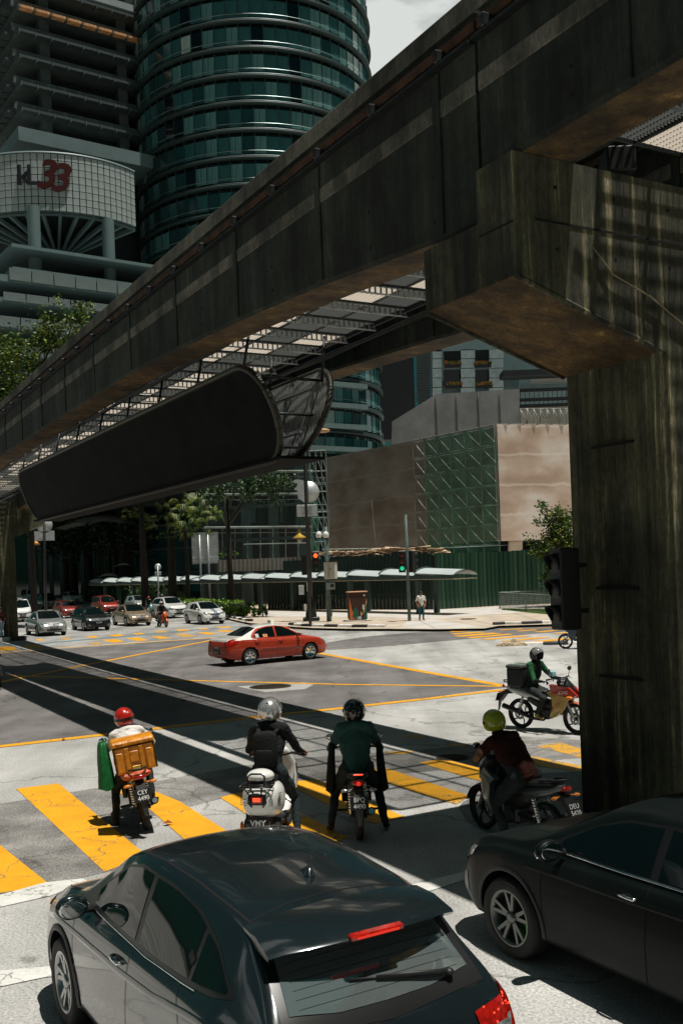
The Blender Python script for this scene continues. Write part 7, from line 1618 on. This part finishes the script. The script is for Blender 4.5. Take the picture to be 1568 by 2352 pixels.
# main black mast with sign backs, lantern, two signal heads
g = G(715, 1426, PH); t = thing('lamp_mast', 'tall black mast with sign backs, yellow lantern and lit orange signal at the far corner', 'mast', g); Zg = g.y
def rel(x, y, dy=0.0, base=g): p = AZ(x, y, base.y+dy); return p-base
H1 = rel(702, 900).z
cyl('mast_pole', (0, 0, 0), (0, 0, H1), .15, .11, M['black_iron'], t); MB().bbox((0, 0, .12), (1.05, .7, .25), .04).build('base_block', M['black_iron'], t); MB().lathe([(.36, .2), (.34, .5), (.22, .9), (.17, 1.5)], 16).build('mast_foot', M['black_iron'], t)
a = rel(706, 1130)
q = MB(); q.lathe([(0, -.02), (.68, -.02), (.68, .02), (0, .02)], 36, M=Matrix.Rotation(R(90), 4, 'X')); q.build('round_sign_back', M['signback'], t, (.12, -.05, a.z))
q = MB(); pts = [(-.75, .10), (-.80, .02), (-.62, -.02), (-.55, -.55), (-.30, -.72), (-.05, -.95), (0, -.95), (0, .52), (-.35, .62), (-.60, .66), (-.80, .62), (-.86, .50), (-.72, .42), (-.55, .42), (-.62, .2)]
q.prism([(x, z) for x, z in pts], -.02, .02, axis='y'); q.build('bird_shaped_sign', M['signback'], t, (.02, -.16, a.z+.15))
b = rel(706, 1173); MB().bbox((-.02, -.17, b.z), (1.28, .03, .74), .01).build('square_sign_back', M['signback'], t)
for z in (.2, -.2): MB().box((-.02, -.2, b.z+z), (.7, .03, .06)).build('bracket', M['galv'], t)
MB().box((.0, -.2, b.z), (.30, .05, .5)).build('sign_clamp', M['galv'], t)
c = rel(688, 1230); q = MB(); q.tube([(0, 0, c.z+.75), (-.25, 0, c.z+.95), (c.x*.9, 0, c.z+.85), (c.x, 0, c.z+.5)], .03, 8); q.build('lantern_arm', M['black_iron'], t)
ln = MB(); ln.lathe([(.0, .42), (.07, .42), (.09, .25), (.13, .10), (.42, -.12), (.42, -.16), (.12, -.08)], 20); lo = ln.build('lantern_shade', mat('yellow_lantern', (.55, .33, .03), .4, coat=.4), t, c); q = MB(); q.ell((0, 0, -.26), (.17, .17, .18), 14, 10); q.build('lantern_globe', mat('lantern_globe', (.30, .27, .20), .1, spec=.8), lo)
signal(t, rel(725, 1291, -.25), R(2), 'red', 1.32); signal(t, rel(700, 1298, .25), R(165), None, 1.25)
for o_, x, y, w_, h_ in (('small_notice', 692, 1355, .34, .6), ('small_notice', 707, 1348, .15, .55)): p = rel(x, y, -.15); MB().bbox(p, (w_, .03, h_), .005).build(o_, M['signback'], t)
p = rel(701.5, 1395, -.2); MB().bbox(p, (.18, .02, .42), .004).build('sticker', M['plate_txt'], t)
# galvanised post with cabinets and two domes
g2 = G(756, 1427, PH); t = thing('camera_post', 'grey post with white cabinet, electric meter and two dome cameras beside the black mast', 'post', g2)
cyl('post', (0, 0, 0), (0, 0, rel(742, 1210, 0, g2).z), .16, .11, M['post_green'], t)
for x, m in ((741-8, M['white']), (741+8, M['white'])):
    p = rel(x-1, 1229, -.1, g2); q = MB(); q.ell((0, 0, 0), (.20, .20, .24), 16, 10); q.build('dome_camera', m, t, p); q = MB(); q.ell((0, 0, -.12), (.15, .15, .17), 14, 8); q.build('dome_lens', M['trim'], t, p)
p = rel(741, 1226, 0, g2); MB().box(p+V3((0, .1, .15)), (.7, .06, .06)).build('camera_bracket', M['galv'], t)
p = rel(759, 1310, -.32, g2); cb = MB().bbox((0, 0, 0), (.74, .42, 1.05), .02).build('cabinet', mat('cream_cabinet', (.50, .49, .42), .5, var=.08), t, p, (0, 0, R(-20))); MB().box((0, 0, .53), (.80, .48, .04)).build('cabinet_lid', M['rust'], cb); MB().box((-.05, -.215, 0), (.02, .01, .9)).build('door_edge', M['steel_dark'], cb); MB().bbox((.08, -.22, .1), (.06, .03, .12), .01).build('latch', M['trim'], cb)
p = rel(759, 1346, -.25, g2); mb_ = MB().bbox((0, 0, 0), (.55, .2, .42), .01).build('meter_box', M['galv'], t, p); MB().box((.1, -.105, .03), (.2, .01, .18)).build('meter_window', M['trim'], mb_)
q = MB(); q.tube([(.16, -.1, .3), (.24, -.1, .9), (.14, -.1, 2.2)], .03, 6); q.build('cable', M['trim'], t)
# post with green signal near the man
g3 = G(940, 1426, PH); t = thing('signal_post', 'thin weathered post with a pair of traffic lights, green lit, left of the walking man', 'traffic light', g3)
cyl('post', (0, 0, 0), (0, 0, rel(932.5, 1182, 0, g3).z), .10, .085, M['post_green'], t)
signal(t, rel(922.5, 1290, -.1, g3), R(-4), 'green', 1.28); signal(t, rel(946, 1290, .05, g3), R(120), 'red', 1.28)
# painted cabinet
g4 = G(821, 1426, PH); t = thing('painted_cabinet', 'street cabinet painted brown with orange, pink and green shapes', 'cabinet', g4, R(12))
wd = [mat('cab_brown', (.045, .014, .006), .6), mat('cab_orange', (.55, .14, .03), .6), mat('cab_pink', (.60, .32, .20), .6), mat('cab_green', (.01, .10, .06), .6)]
hh_ = rel(821, 1362, 0, g4).z
q = MB(); q.bbox((0, 0, hh_/2+.1), (1.10, .62, hh_-.1), .01); q.box((0, 0, .1), (.98, .52, .2)); body = q.build('cabinet_body', wd[0], t); MB().bbox((0, 0, hh_+.08), (1.22, .72, .06), .01).build('cabinet_lid', wd[2], t)
def flat(nm, pts, m, dz=0): q = MB(); q.prism([(x, z) for x, z in pts], -.322-dz, -.312, axis='y'); q.build(nm, m, body)
hb_ = hh_; flat('painted_shape', [(-.545, .1), (-.545, hb_-.25), (-.50, hb_-.45), (-.42, hb_-.95), (-.28, hb_-1.25), (-.10, hb_-1.38), (-.10, .12)], wd[1])
flat('painted_shape', [(.545, hb_-.3), (.48, hb_-.7), (.40, hb_-1.1), (.22, hb_-1.36), (.12, hb_-1.38), (.14, .62), (.26, .42), (.33, .75), (.44, .85), (.545, 1.1)], wd[2]); flat('painted_shape', [(.545, .1), (.545, 1.05), (.44, .80), (.36, .55), (.30, .1)], wd[3]); flat('painted_shape', [(-.38, .25), (-.28, .75), (-.15, .88), (-.02, .62), (.02, .25), (-.12, .12)], wd[3], .006)
flat('notice', [(-.10, hb_-1.42), (-.10, hb_-1.60), (.18, hb_-1.60), (.18, hb_-1.42)], M['signback'], .006); flat('notice', [(.27, hb_-.72), (.27, hb_-1.02), (.36, hb_-1.02), (.36, hb_-.72)], M['plate_txt'], .004); flat('notice', [(.33, hb_-.10), (.33, hb_-.2), (.46, hb_-.2), (.46, hb_-.10)], M['plate_txt'], .004)
MB().bbox((0, -.0, .03), (1.6, .9, .06), .01).build('plinth', M['pave2'], t)
# near signal head on the column, seen from behind
ns = thing('traffic_light', 'black traffic light seen from the side against the big column edge', 'traffic light', (0, 0, 0)); pn = AZ(1297, 1352, 13.0); ns.scale = (.9, .9, 1); ns.location = pn; ns.rotation_euler = (0, 0, R(-68))
MB().bbox((0, 0, 0), (.30, .34, 1.06), .02).build('housing', M['black_iron'], ns)
for k in range(3):
    v = MB(); a = np.linspace(R(-35), R(215), 18); z = .33-.335*k; vs = []
    for j, (r, y) in enumerate(((.135, -.16), (.13, -.33))):
        for aa in a: vs.append((r*math.cos(aa), y+(.10*(1-max(-.3, math.sin(aa))) if j else 0), z+r*math.sin(aa)))
    v.add(vs, [(i, i+1, 19+i, 18+i) for i in range(17)], 0, True); vo = v.build('visor', M['black_iron'], ns); md = vo.modifiers.new('s', 'SOLIDIFY'); md.thickness = .008; bake(vo)
    q = MB(); q.lathe([(0, .01), (.12, 0)], 20, M=Matrix.Translation((0, -.172, z)) @ Matrix.Rotation(R(90), 4, 'X')); q.build('lamp', M['trim'], ns)
MB().box((0, .2, .3), (.06, .35, .06)).build('bracket', M['black_iron'], ns); MB().box((0, .2, -.3), (.06, .35, .06)).build('bracket', M['black_iron'], ns)
# double post sign back
g5 = G(470, 1372, PH); gz = G(470, 1396, PH); t = thing('road_sign', 'large grey road sign seen from behind on two posts above the hedge', 'sign', gz)
tl_, br_ = rel(440, 1224, 0, gz), rel(503, 1293, 0, gz); w_, h_ = br_.x-tl_.x, tl_.z-br_.z; cx_ = (tl_.x+br_.x)/2; cz_ = (tl_.z+br_.z)/2
MB().bbox((cx_, 0, cz_), (w_, .04, h_), .01).build('sign_panel', M['signback'], t)
for k in (-1, 1): MB().box((cx_+k*w_*.5, -.03, cz_), (.05, .06, h_)).build('frame_edge', M['galv'], t); MB().box((cx_, -.03, cz_+k*h_*.5), (w_, .06, .05)).build('frame_edge', M['galv'], t)
for z in (-.36, 0, .30): MB().box((cx_, -.06, cz_+z*h_), (w_, .05, .07)).build('cross_rail', M['galv'], t)
for x in (461, 480): p = rel(x, 1290, 0, gz); cyl('post', (p.x+.0, -.16, 0), (p.x, -.16, cz_+h_*.42), .09, .09, M['galv'], t)
# small round sign back
g6 = G(365, 1400, PH); t = thing('road_sign', 'small round sign seen from behind with a rectangular plate on a single post', 'sign', g6); a = rel(363, 1302, 0, g6); s_ = g6.y/2287
q = MB(); q.lathe([(0, -.02), (7.5*s_, -.02), (7.5*s_, .02), (0, .02)], 30, M=Matrix.Rotation(R(90), 4, 'X')); q.build('round_plate', M['signback'], t, (a.x, 0, a.z)); MB().bbox((a.x, 0, a.z-15*s_), (14*s_, .04, 8.5*s_), .01).build('lower_plate', M['signback'], t); cyl('post', (0, .08, 0), (a.x, -.08, a.z+.1), .07, .07, M['galv'], t)
g7 = AZ(104, 1330, 90); g7.z = 0; t = thing('road_sign', 'round and square sign backs with a lantern on a black mast at the far left', 'sign', g7)
def r7(x, y): return AZ(x, y, 90)-g7
q = MB(); a = r7(103, 1206); q.lathe([(0, -.02), (.72, -.02), (.72, .02), (0, .02)], 30, M=Matrix.Rotation(R(90), 4, 'X')); q.build('round_plate', M['signback'], t, a); a = r7(103, 1231); MB().bbox(a, (1.8, .04, .85), .01).build('square_plate', M['signback'], t); cyl('mast_pole', (0, -.1, 0), tuple(r7(101, 1150)), .12, .10, M['black_iron'], t)
a = r7(84, 1250); q = MB(); q.lathe([(0, .3), (.1, .25), (.38, -.05), (.1, 0)], 16); q.build('lantern_shade', mat('amber_lantern', (.7, .3, .05), .4), t, a); q = MB(); q.tube([a+V3((0, 0, .2)), a+V3((.35, 0, .55)), a+V3((.8, 0, .1))], .03, 6); q.build('lantern_arm', M['black_iron'], t)
# street lamp head sticking out behind the billboard
a = AZ(742, 989, 60); t = thing('street_lamp', 'street lamp head sticking out from behind the round billboard end', 'street lamp', (a.x-1.2, a.y, 0)); q = MB(); q.ell((1.2, 0, a.z), (.42, .22, .14), 16, 8); q.build('lamp_head', mat('lamp_housing_tan', (.45, .28, .12), .5), t); q = MB(); q.tube([(0, 0, 0), (0, 0, a.z-.6), (.25, 0, a.z-.1), (.85, 0, a.z+.02)], [.10, .07, .05, .04], 10); q.build('lamp_pole', M['black_iron'], t)
# low mesh fence around the lawn on the right
t = thing('mesh_fence', 'low wire mesh fence around the small lawn at right', 'fence'); P = [G(x, y, PH) for x, y in ((1147, 1398), (1207, 1404), (1278, 1411))]; P2 = [G(x, y, PH) for x, y in ((1147, 1398), (1290, 1392), (1420, 1388))]
def fence_run(P, h=1.15):
    for p in P: rod(p, p+V3((0, 0, h+.05)), t, 'fence_post')
    for a, b in zip(P[:-1], P[1:]):
        rod(a+V3((0, 0, h)), b+V3((0, 0, h)), t, 'top_rail', None, .7); n = int((b-a).length/.11); mb = MB()
        for i in range(n): q = a.lerp(b, i/n); mb.box(q+V3((0, 0, h/2)), (.012, .012, h-.1))
        for j in range(9): q = a.lerp(b, .5); d = b-a; mb.box(q+V3((0, 0, .08+j*(h-.1)/8)), (d.length, .012, .012), math.atan2(d.y, d.x))
        o = mb.build('wire_mesh', M['galv'], t); o['kind'] = 'stuff'
fence_run(P); fence_run(P2)
M_dark = MB().tube([(0, 0, 0), (0, 0, 1)], .045, 6).mesh('tube', M['steel_dark'])
t = thing('mesh_fence', 'short dark railing beside the shrubs left of the black mast', 'fence'); P = [G(x, y, PH) for x, y in ((604, 1416), (612, 1418))]; Pq = [P[0], P[1]]
for p in Pq: rod(p, p+V3((0, 0, 1.0)), t, 'fence_post', M_dark, .8)
# guard railing far behind
t = thing('guard_rail', 'pale guard rail behind the hedge on the left', 'railing'); rod(AZ(215, 1393, 92), AZ(360, 1397, 90), t, 'rail', None, 1.6); rod(AZ(410, 1384, 88), AZ(470, 1391, 86), t, 'rail', None, 1.4)
# ================================================================ TREES AND PLANTS
def foliage(blobs, n, size, seed, droop=0, mats=None, dark=.0):
    rn = random.Random(seed); mb = MB(); tot = sum(b[1][0]*b[1][1]*b[1][2] for b in blobs)
    for c, r in blobs:
        k = int(n*r[0]*r[1]*r[2]/tot)+1
        # each blob breaks into sub-clumps so that gaps open between them
        cl = []
        for _ in range(max(3, int(k/45))):
            u = V3([rn.gauss(0, 1) for _ in range(3)]).normalized()*rn.uniform(.35, 1.0); cl.append((V3((c[0]+u.x*r[0], c[1]+u.y*r[1], c[2]+u.z*r[2])), rn.uniform(.16, .34)*min(r), rn.random()))
        for i in range(k):
            q, rr, tone = rn.choice(cl); p = q+V3([rn.gauss(0, 1)*rr*.8 for _ in range(3)]); p.z -= droop*abs(rn.gauss(0, 1))*rr
            s = size*rn.uniform(.6, 1.3); d = V3([rn.gauss(0, 1) for _ in range(3)]); d.z = abs(d.z)*.3-droop*.5; d.normalize(); w = d.cross(V3([rn.gauss(0, 1) for _ in range(3)])).normalized()*s*.36
            mi = 1 if rn.random() < (.18 if tone < .6 else .5) else 0
            mb.add([p-d*s*.5, p-w*.9+d*s*.05, p+d*s*.55, p+w*.9+d*s*.05], [(0, 1, 2, 3)], mi)
    return mb
def tree(label, base, trunk, blobs, n, size, seed, droop=0, name='tree', limbs=4, tr=.18, cat='tree', group=None, mats=None):
    t = thing(name, label, cat, base, 0, group); rn = random.Random(seed)
    if trunk:
        q = MB(); q.tube([(0, 0, 0), (rn.uniform(-.1, .1), 0, trunk*.5), (rn.uniform(-.2, .2), 0, trunk)], [tr*1.3, tr, tr*.8], 10); q.build('trunk', M['bark'], t)
        for i in range(limbs):
            c, r = blobs[i % len(blobs)]; e = V3(c)+V3((rn.uniform(-.4, .4)*r[0], rn.uniform(-.4, .4)*r[1], rn.uniform(0, .4)*r[2]))
            s = V3((0, 0, trunk*rn.uniform(.75, 1))); q = MB(); q.tube([s, s.lerp(e, .5)+V3((rn.uniform(-.2, .2), 0, .2)), e], [tr*.6, tr*.4, tr*.15], 7); q.build('limb', M['bark'], t)
    foliage(blobs, n, size, seed, droop).build('crown', mats or [M['leaf'], M['leaf_y']], t); return t
def on(x, y, Z, zt=0): p = AZ(x, y, Z); p.z = 0; return p
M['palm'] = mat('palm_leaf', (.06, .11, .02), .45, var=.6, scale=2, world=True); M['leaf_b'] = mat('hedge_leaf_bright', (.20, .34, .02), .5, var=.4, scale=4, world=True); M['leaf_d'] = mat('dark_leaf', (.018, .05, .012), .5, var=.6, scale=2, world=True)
M['leaf_dd'] = mat('shaded_dark_leaf', (.008, .022, .007), .6, var=.5, scale=2, world=True)  # leaf colour darkened to stand in for shade over the left trees
# left tree rising behind the beam
b = on(60, 850, 70); zc = AZ(60, 850, 70).z
tree('leafy tree rising behind the monorail beam at the left edge', b, zc-2, [((-1.8, 0, zc+.6), (3.2, 3, 2.2)), ((2.2, 0, zc+2.6), (2.0, 2, 1.8)), ((3.6, 0, zc+4.1), (1.2, 1.5, 1.2)), ((-.2, 1, zc-2), (3.6, 3, 2.4))], 15000, .24, 3, .3)
# dark mass of trees on the left behind the queue
for k, (x, z, w, h, zt, lab) in enumerate(((150, 96, 3.2, 2.0, 7.5, 'dark street tree in deep shade, leftmost behind the queue'), (232, 94, 3.0, 2.2, 8.2, 'dark street tree in shade with a thick trunk above the red cars'), (300, 92, 3.2, 2.4, 7.6, 'dark street tree between the white canopy and the palm'), (268, 100, 4.0, 2.6, 9.5, 'tall shaded tree filling the space under the billboard'))):
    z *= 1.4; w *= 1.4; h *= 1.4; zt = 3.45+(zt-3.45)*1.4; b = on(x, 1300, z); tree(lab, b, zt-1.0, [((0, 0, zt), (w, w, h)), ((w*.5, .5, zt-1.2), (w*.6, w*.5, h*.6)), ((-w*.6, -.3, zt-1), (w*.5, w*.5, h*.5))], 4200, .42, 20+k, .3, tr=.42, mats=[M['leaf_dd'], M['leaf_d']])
for k, (x, w, z) in enumerate(((284, .50, 128), (170, .55, 140), (208, .5, 138))):
    b = on(x, 1380, z); t = thing('street_tree', ('thick dark tree trunk rising above the gold saloon', 'dark trunk at far left beyond the dark people carrier', 'dark trunk behind the white hatchback of the third row')[k], 'tree', b); q = MB(); q.tube([(0, 0, 0), (.1, 0, 4), (-.1, 0, 12)], [w*1.5, w, w*.9], 12); q.build('trunk', M['bark'], t)
    q = MB(); q.tube([(0, 0, 8), (.9, 0, 10), (2.2, 0, 12)], [w*.6, w*.4, w*.2], 8); q.build('limb', M['bark'], t)
for k, (x, w) in enumerate(((330, 4.2), (392, 2.6))):  # unseen crowns, added to shade the palms below
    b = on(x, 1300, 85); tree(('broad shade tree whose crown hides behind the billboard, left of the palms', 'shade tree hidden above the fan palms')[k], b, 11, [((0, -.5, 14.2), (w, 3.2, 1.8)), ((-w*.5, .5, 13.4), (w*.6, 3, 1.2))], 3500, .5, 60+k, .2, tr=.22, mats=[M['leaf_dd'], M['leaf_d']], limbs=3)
# palms
def palm(label, base, zt, r, nf, seed, clump=1):
    t = thing('palm_tree', label, 'palm', base); rn = random.Random(seed)
    q = MB(); q.tube([(0, 0, 0), (.1, 0, zt*.5), (0, 0, zt)], [.22, .17, .16], 10); q.build('trunk', M['bark'], t); mb = MB()
    for c in range(clump):
        o = V3((rn.uniform(-1, 1)*r*.9, rn.uniform(-.5, .5), rn.uniform(-.9, .9)*r*.7)) if clump > 1 else V3((0, 0, 0))
        for k in range(nf):
            a = rn.uniform(0, 2*math.pi); el = rn.uniform(-.2, 1.1); L_ = r*rn.uniform(.5, .85); d = V3((math.cos(a)*math.cos(el), math.sin(a)*math.cos(el), math.sin(el)))
            e = V3((0, 0, zt))+o+d*L_*.6; sd = d.cross(V3((0, 0, 1))).normalized(); up = sd.cross(d)
            for j in range(13):        # fan of narrow leaflets
                f = (j-6)/6*1.25; dd = (d*math.cos(f)+sd*math.sin(f)); tip = e+dd*L_*.55+V3((0, 0, -L_*.22*(1+abs(f)))); mid = e+dd*L_*.33; w = dd.cross(up).normalized()*.028*r/1.6+up*.0
                mb.add([e, mid-w, tip, mid+w], [(0, 1, 2, 3)], 1 if rn.random() < .35 else 0)
    mb.build('fronds', [M['palm'], M['leaf_y']], t); return t
p = AZ(428, 1178, 84); palm('round fan palm lit by the sun under the billboard', on(428, 1300, 84), p.z-.2, 2.1, 9, 5, 9)
p = AZ(333, 1200, 86); palm('smaller fan palm left of the sunlit palm', on(333, 1300, 86), p.z, 1.3, 9, 6, 4)
p = AZ(398, 1215, 85); palm('low fan palm fronds hanging beside the sunlit palm', on(398, 1300, 85), p.z-.1, 1.0, 8, 9, 2)
# drooping vines on the right of the billboard underside
p = AZ(600, 1110, 70); b = V3((p.x, p.y, 0))
tree('tree with drooping leafy branches hanging below the billboard end', b+V3((-3.0, 6, 0)), p.z-.5, [((3.6, -5.5, p.z+.2), (1.7, 1.2, 1.0)), ((1.6, -5.5, p.z+.1), (1.2, 1, .9)), ((-.6, -5.5, p.z-.3), (1.2, 1, .7))], 3000, .20, 31, 1.6, tr=.2, mats=[M['leaf_d'], M['leaf']])
# right bush tree by the column
p = AZ(1272, 1225, 70); tree('bright leafy tree with pale blossom beside the column on the right', on(1285, 1300, 70), p.z-1.5, [((-.6, 0, p.z+1.3), (1.1, 1, 1.0)), ((.5, 0, p.z+.4), (1.6, 1.4, 1.3)), ((-.4, 0, p.z-.8), (1.9, 1.5, 1.1)), ((.3, .3, p.z-2.6), (1.6, 1.3, 1.2)), ((.6, .3, p.z-4.0), (1.3, 1.2, .9))], 9000, .20, 41, .1)
# hedges and shrubs
def hedge(label, pts, w, h, n, seed, mats, jit=.10, leaf=.13):
    P = gp(*pts, h=PH); L_ = sum((b-a).length for a, b in zip(P[:-1], P[1:])); t = thing('hedge', label, 'hedge', P[0]); rn = random.Random(seed); mb = MB(); cum = [(b-a).length for a, b in zip(P[:-1], P[1:])]
    for i in range(n):
        s = rn.random()*L_; k = 0
        while k < len(cum)-1 and s > cum[k]: s -= cum[k]; k += 1
        d = (P[k+1]-P[k]).normalized(); c = P[k]+d*s; nn = V3((-d.y, d.x, 0)); fc = rn.random()
        if fc < .45: off_ = (rn.random()-.5)*w; z = h
        else: off_ = (-.5 if rn.random() < .5 else .5)*w; z = rn.random()*h
        z += .06*math.sin(s*3+k)+rn.gauss(0, jit*.5); p = c+nn*(off_+rn.gauss(0, jit*.6))+V3((0, 0, z))-P[0]; a = V3([rn.gauss(0, 1) for _ in range(3)]).normalized(); b_ = a.cross(V3([rn.gauss(0, 1) for _ in range(3)])).normalized(); s2 = leaf*rn.uniform(.6, 1.3)
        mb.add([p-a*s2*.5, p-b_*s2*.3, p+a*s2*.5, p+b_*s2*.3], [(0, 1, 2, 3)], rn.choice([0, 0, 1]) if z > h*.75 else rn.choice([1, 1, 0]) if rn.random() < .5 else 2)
    mb.build('leaves', mats, t)
    q = MB()
    for a, b_ in zip(P[:-1], P[1:]):
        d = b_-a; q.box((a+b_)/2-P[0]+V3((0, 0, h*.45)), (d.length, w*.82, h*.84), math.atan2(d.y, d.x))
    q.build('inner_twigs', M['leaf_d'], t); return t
HM = [M['leaf_b'], M['leaf'], M['leaf_d']]
hedge('long clipped hedge, bright yellow green on top, behind the white hatchback', (415, 1404, 470, 1410, 545, 1415), 1.3, 1.05, 7000, 1, HM)
hedge('short bright hedge left of the dark tree trunks', (206, 1372, 272, 1375), 2.2, 1.9, 3000, 2, HM)
hedge('dark green bushes under the shaded trees behind the queue', (205, 1378, 310, 1386, 412, 1395), 2.2, 1.8, 7000, 3, [M['leaf'], M['leaf_d'], M['leaf_d']], .35, .26)
t = tree('low leafy shrubs between the hedge and the kerb corner', G(566, 1417, PH), 0, [((-1.0, 0, .35), (1.1, .7, .5)), ((.3, 0, .45), (1.0, .7, .5)), ((1.1, .1, .3), (.6, .5, .4))], 2600, .17, 51, 0, 'shrub', cat='shrub', mats=[M['leaf'], M['leaf_b']])
tree('small green shrubs on the podium terrace above the walkway', AZ(527, 1272, 86), 0, [((0, 0, .2), (.7, .5, .4)), ((-.6, 0, 0), (.5, .4, .3))], 500, .18, 52, 0, 'shrub', cat='shrub', mats=[M['leaf'], M['leaf_b']])
# lawn on the right
lawn = sheet('lawn', gp(1150, 1400.5, 1190, 1399, 1300, 1399, 1450, 1396, 1450, 1418, 1285, 1414, 1210, 1407, h=PH), PH+.008, mat('lawn_soil', (.05, .09, .015), .9, var=.4, scale=2, world=True)); lawn['kind'] = 'structure'
rn = random.Random(77); mb = MB(); A, Bc, C, D = [G(x, y, PH) for x, y in ((1152, 1400.5), (1430, 1399), (1430, 1417), (1285, 1413))]
for i in range(6500):
    u_, v_ = rn.random(), rn.random(); p = (A*(1-u_)+Bc*u_)*(1-v_)+(A*(1-u_)+C*u_)*v_; h = rn.uniform(.05, .13); a = rn.random()*6.28; w = V3((math.cos(a), math.sin(a), 0))*.02
    mb.add([p-w, p+w, p+V3((rn.uniform(-.04, .04), rn.uniform(-.04, .04), h))], [(0, 1, 2)], 0 if rn.random() < .7 else 1)
tag(mb.build('grass', [M['leaf_b'], M['leaf_y']]), 'patch of green and yellow grass inside the low mesh fence', 'grass', kind='stuff')
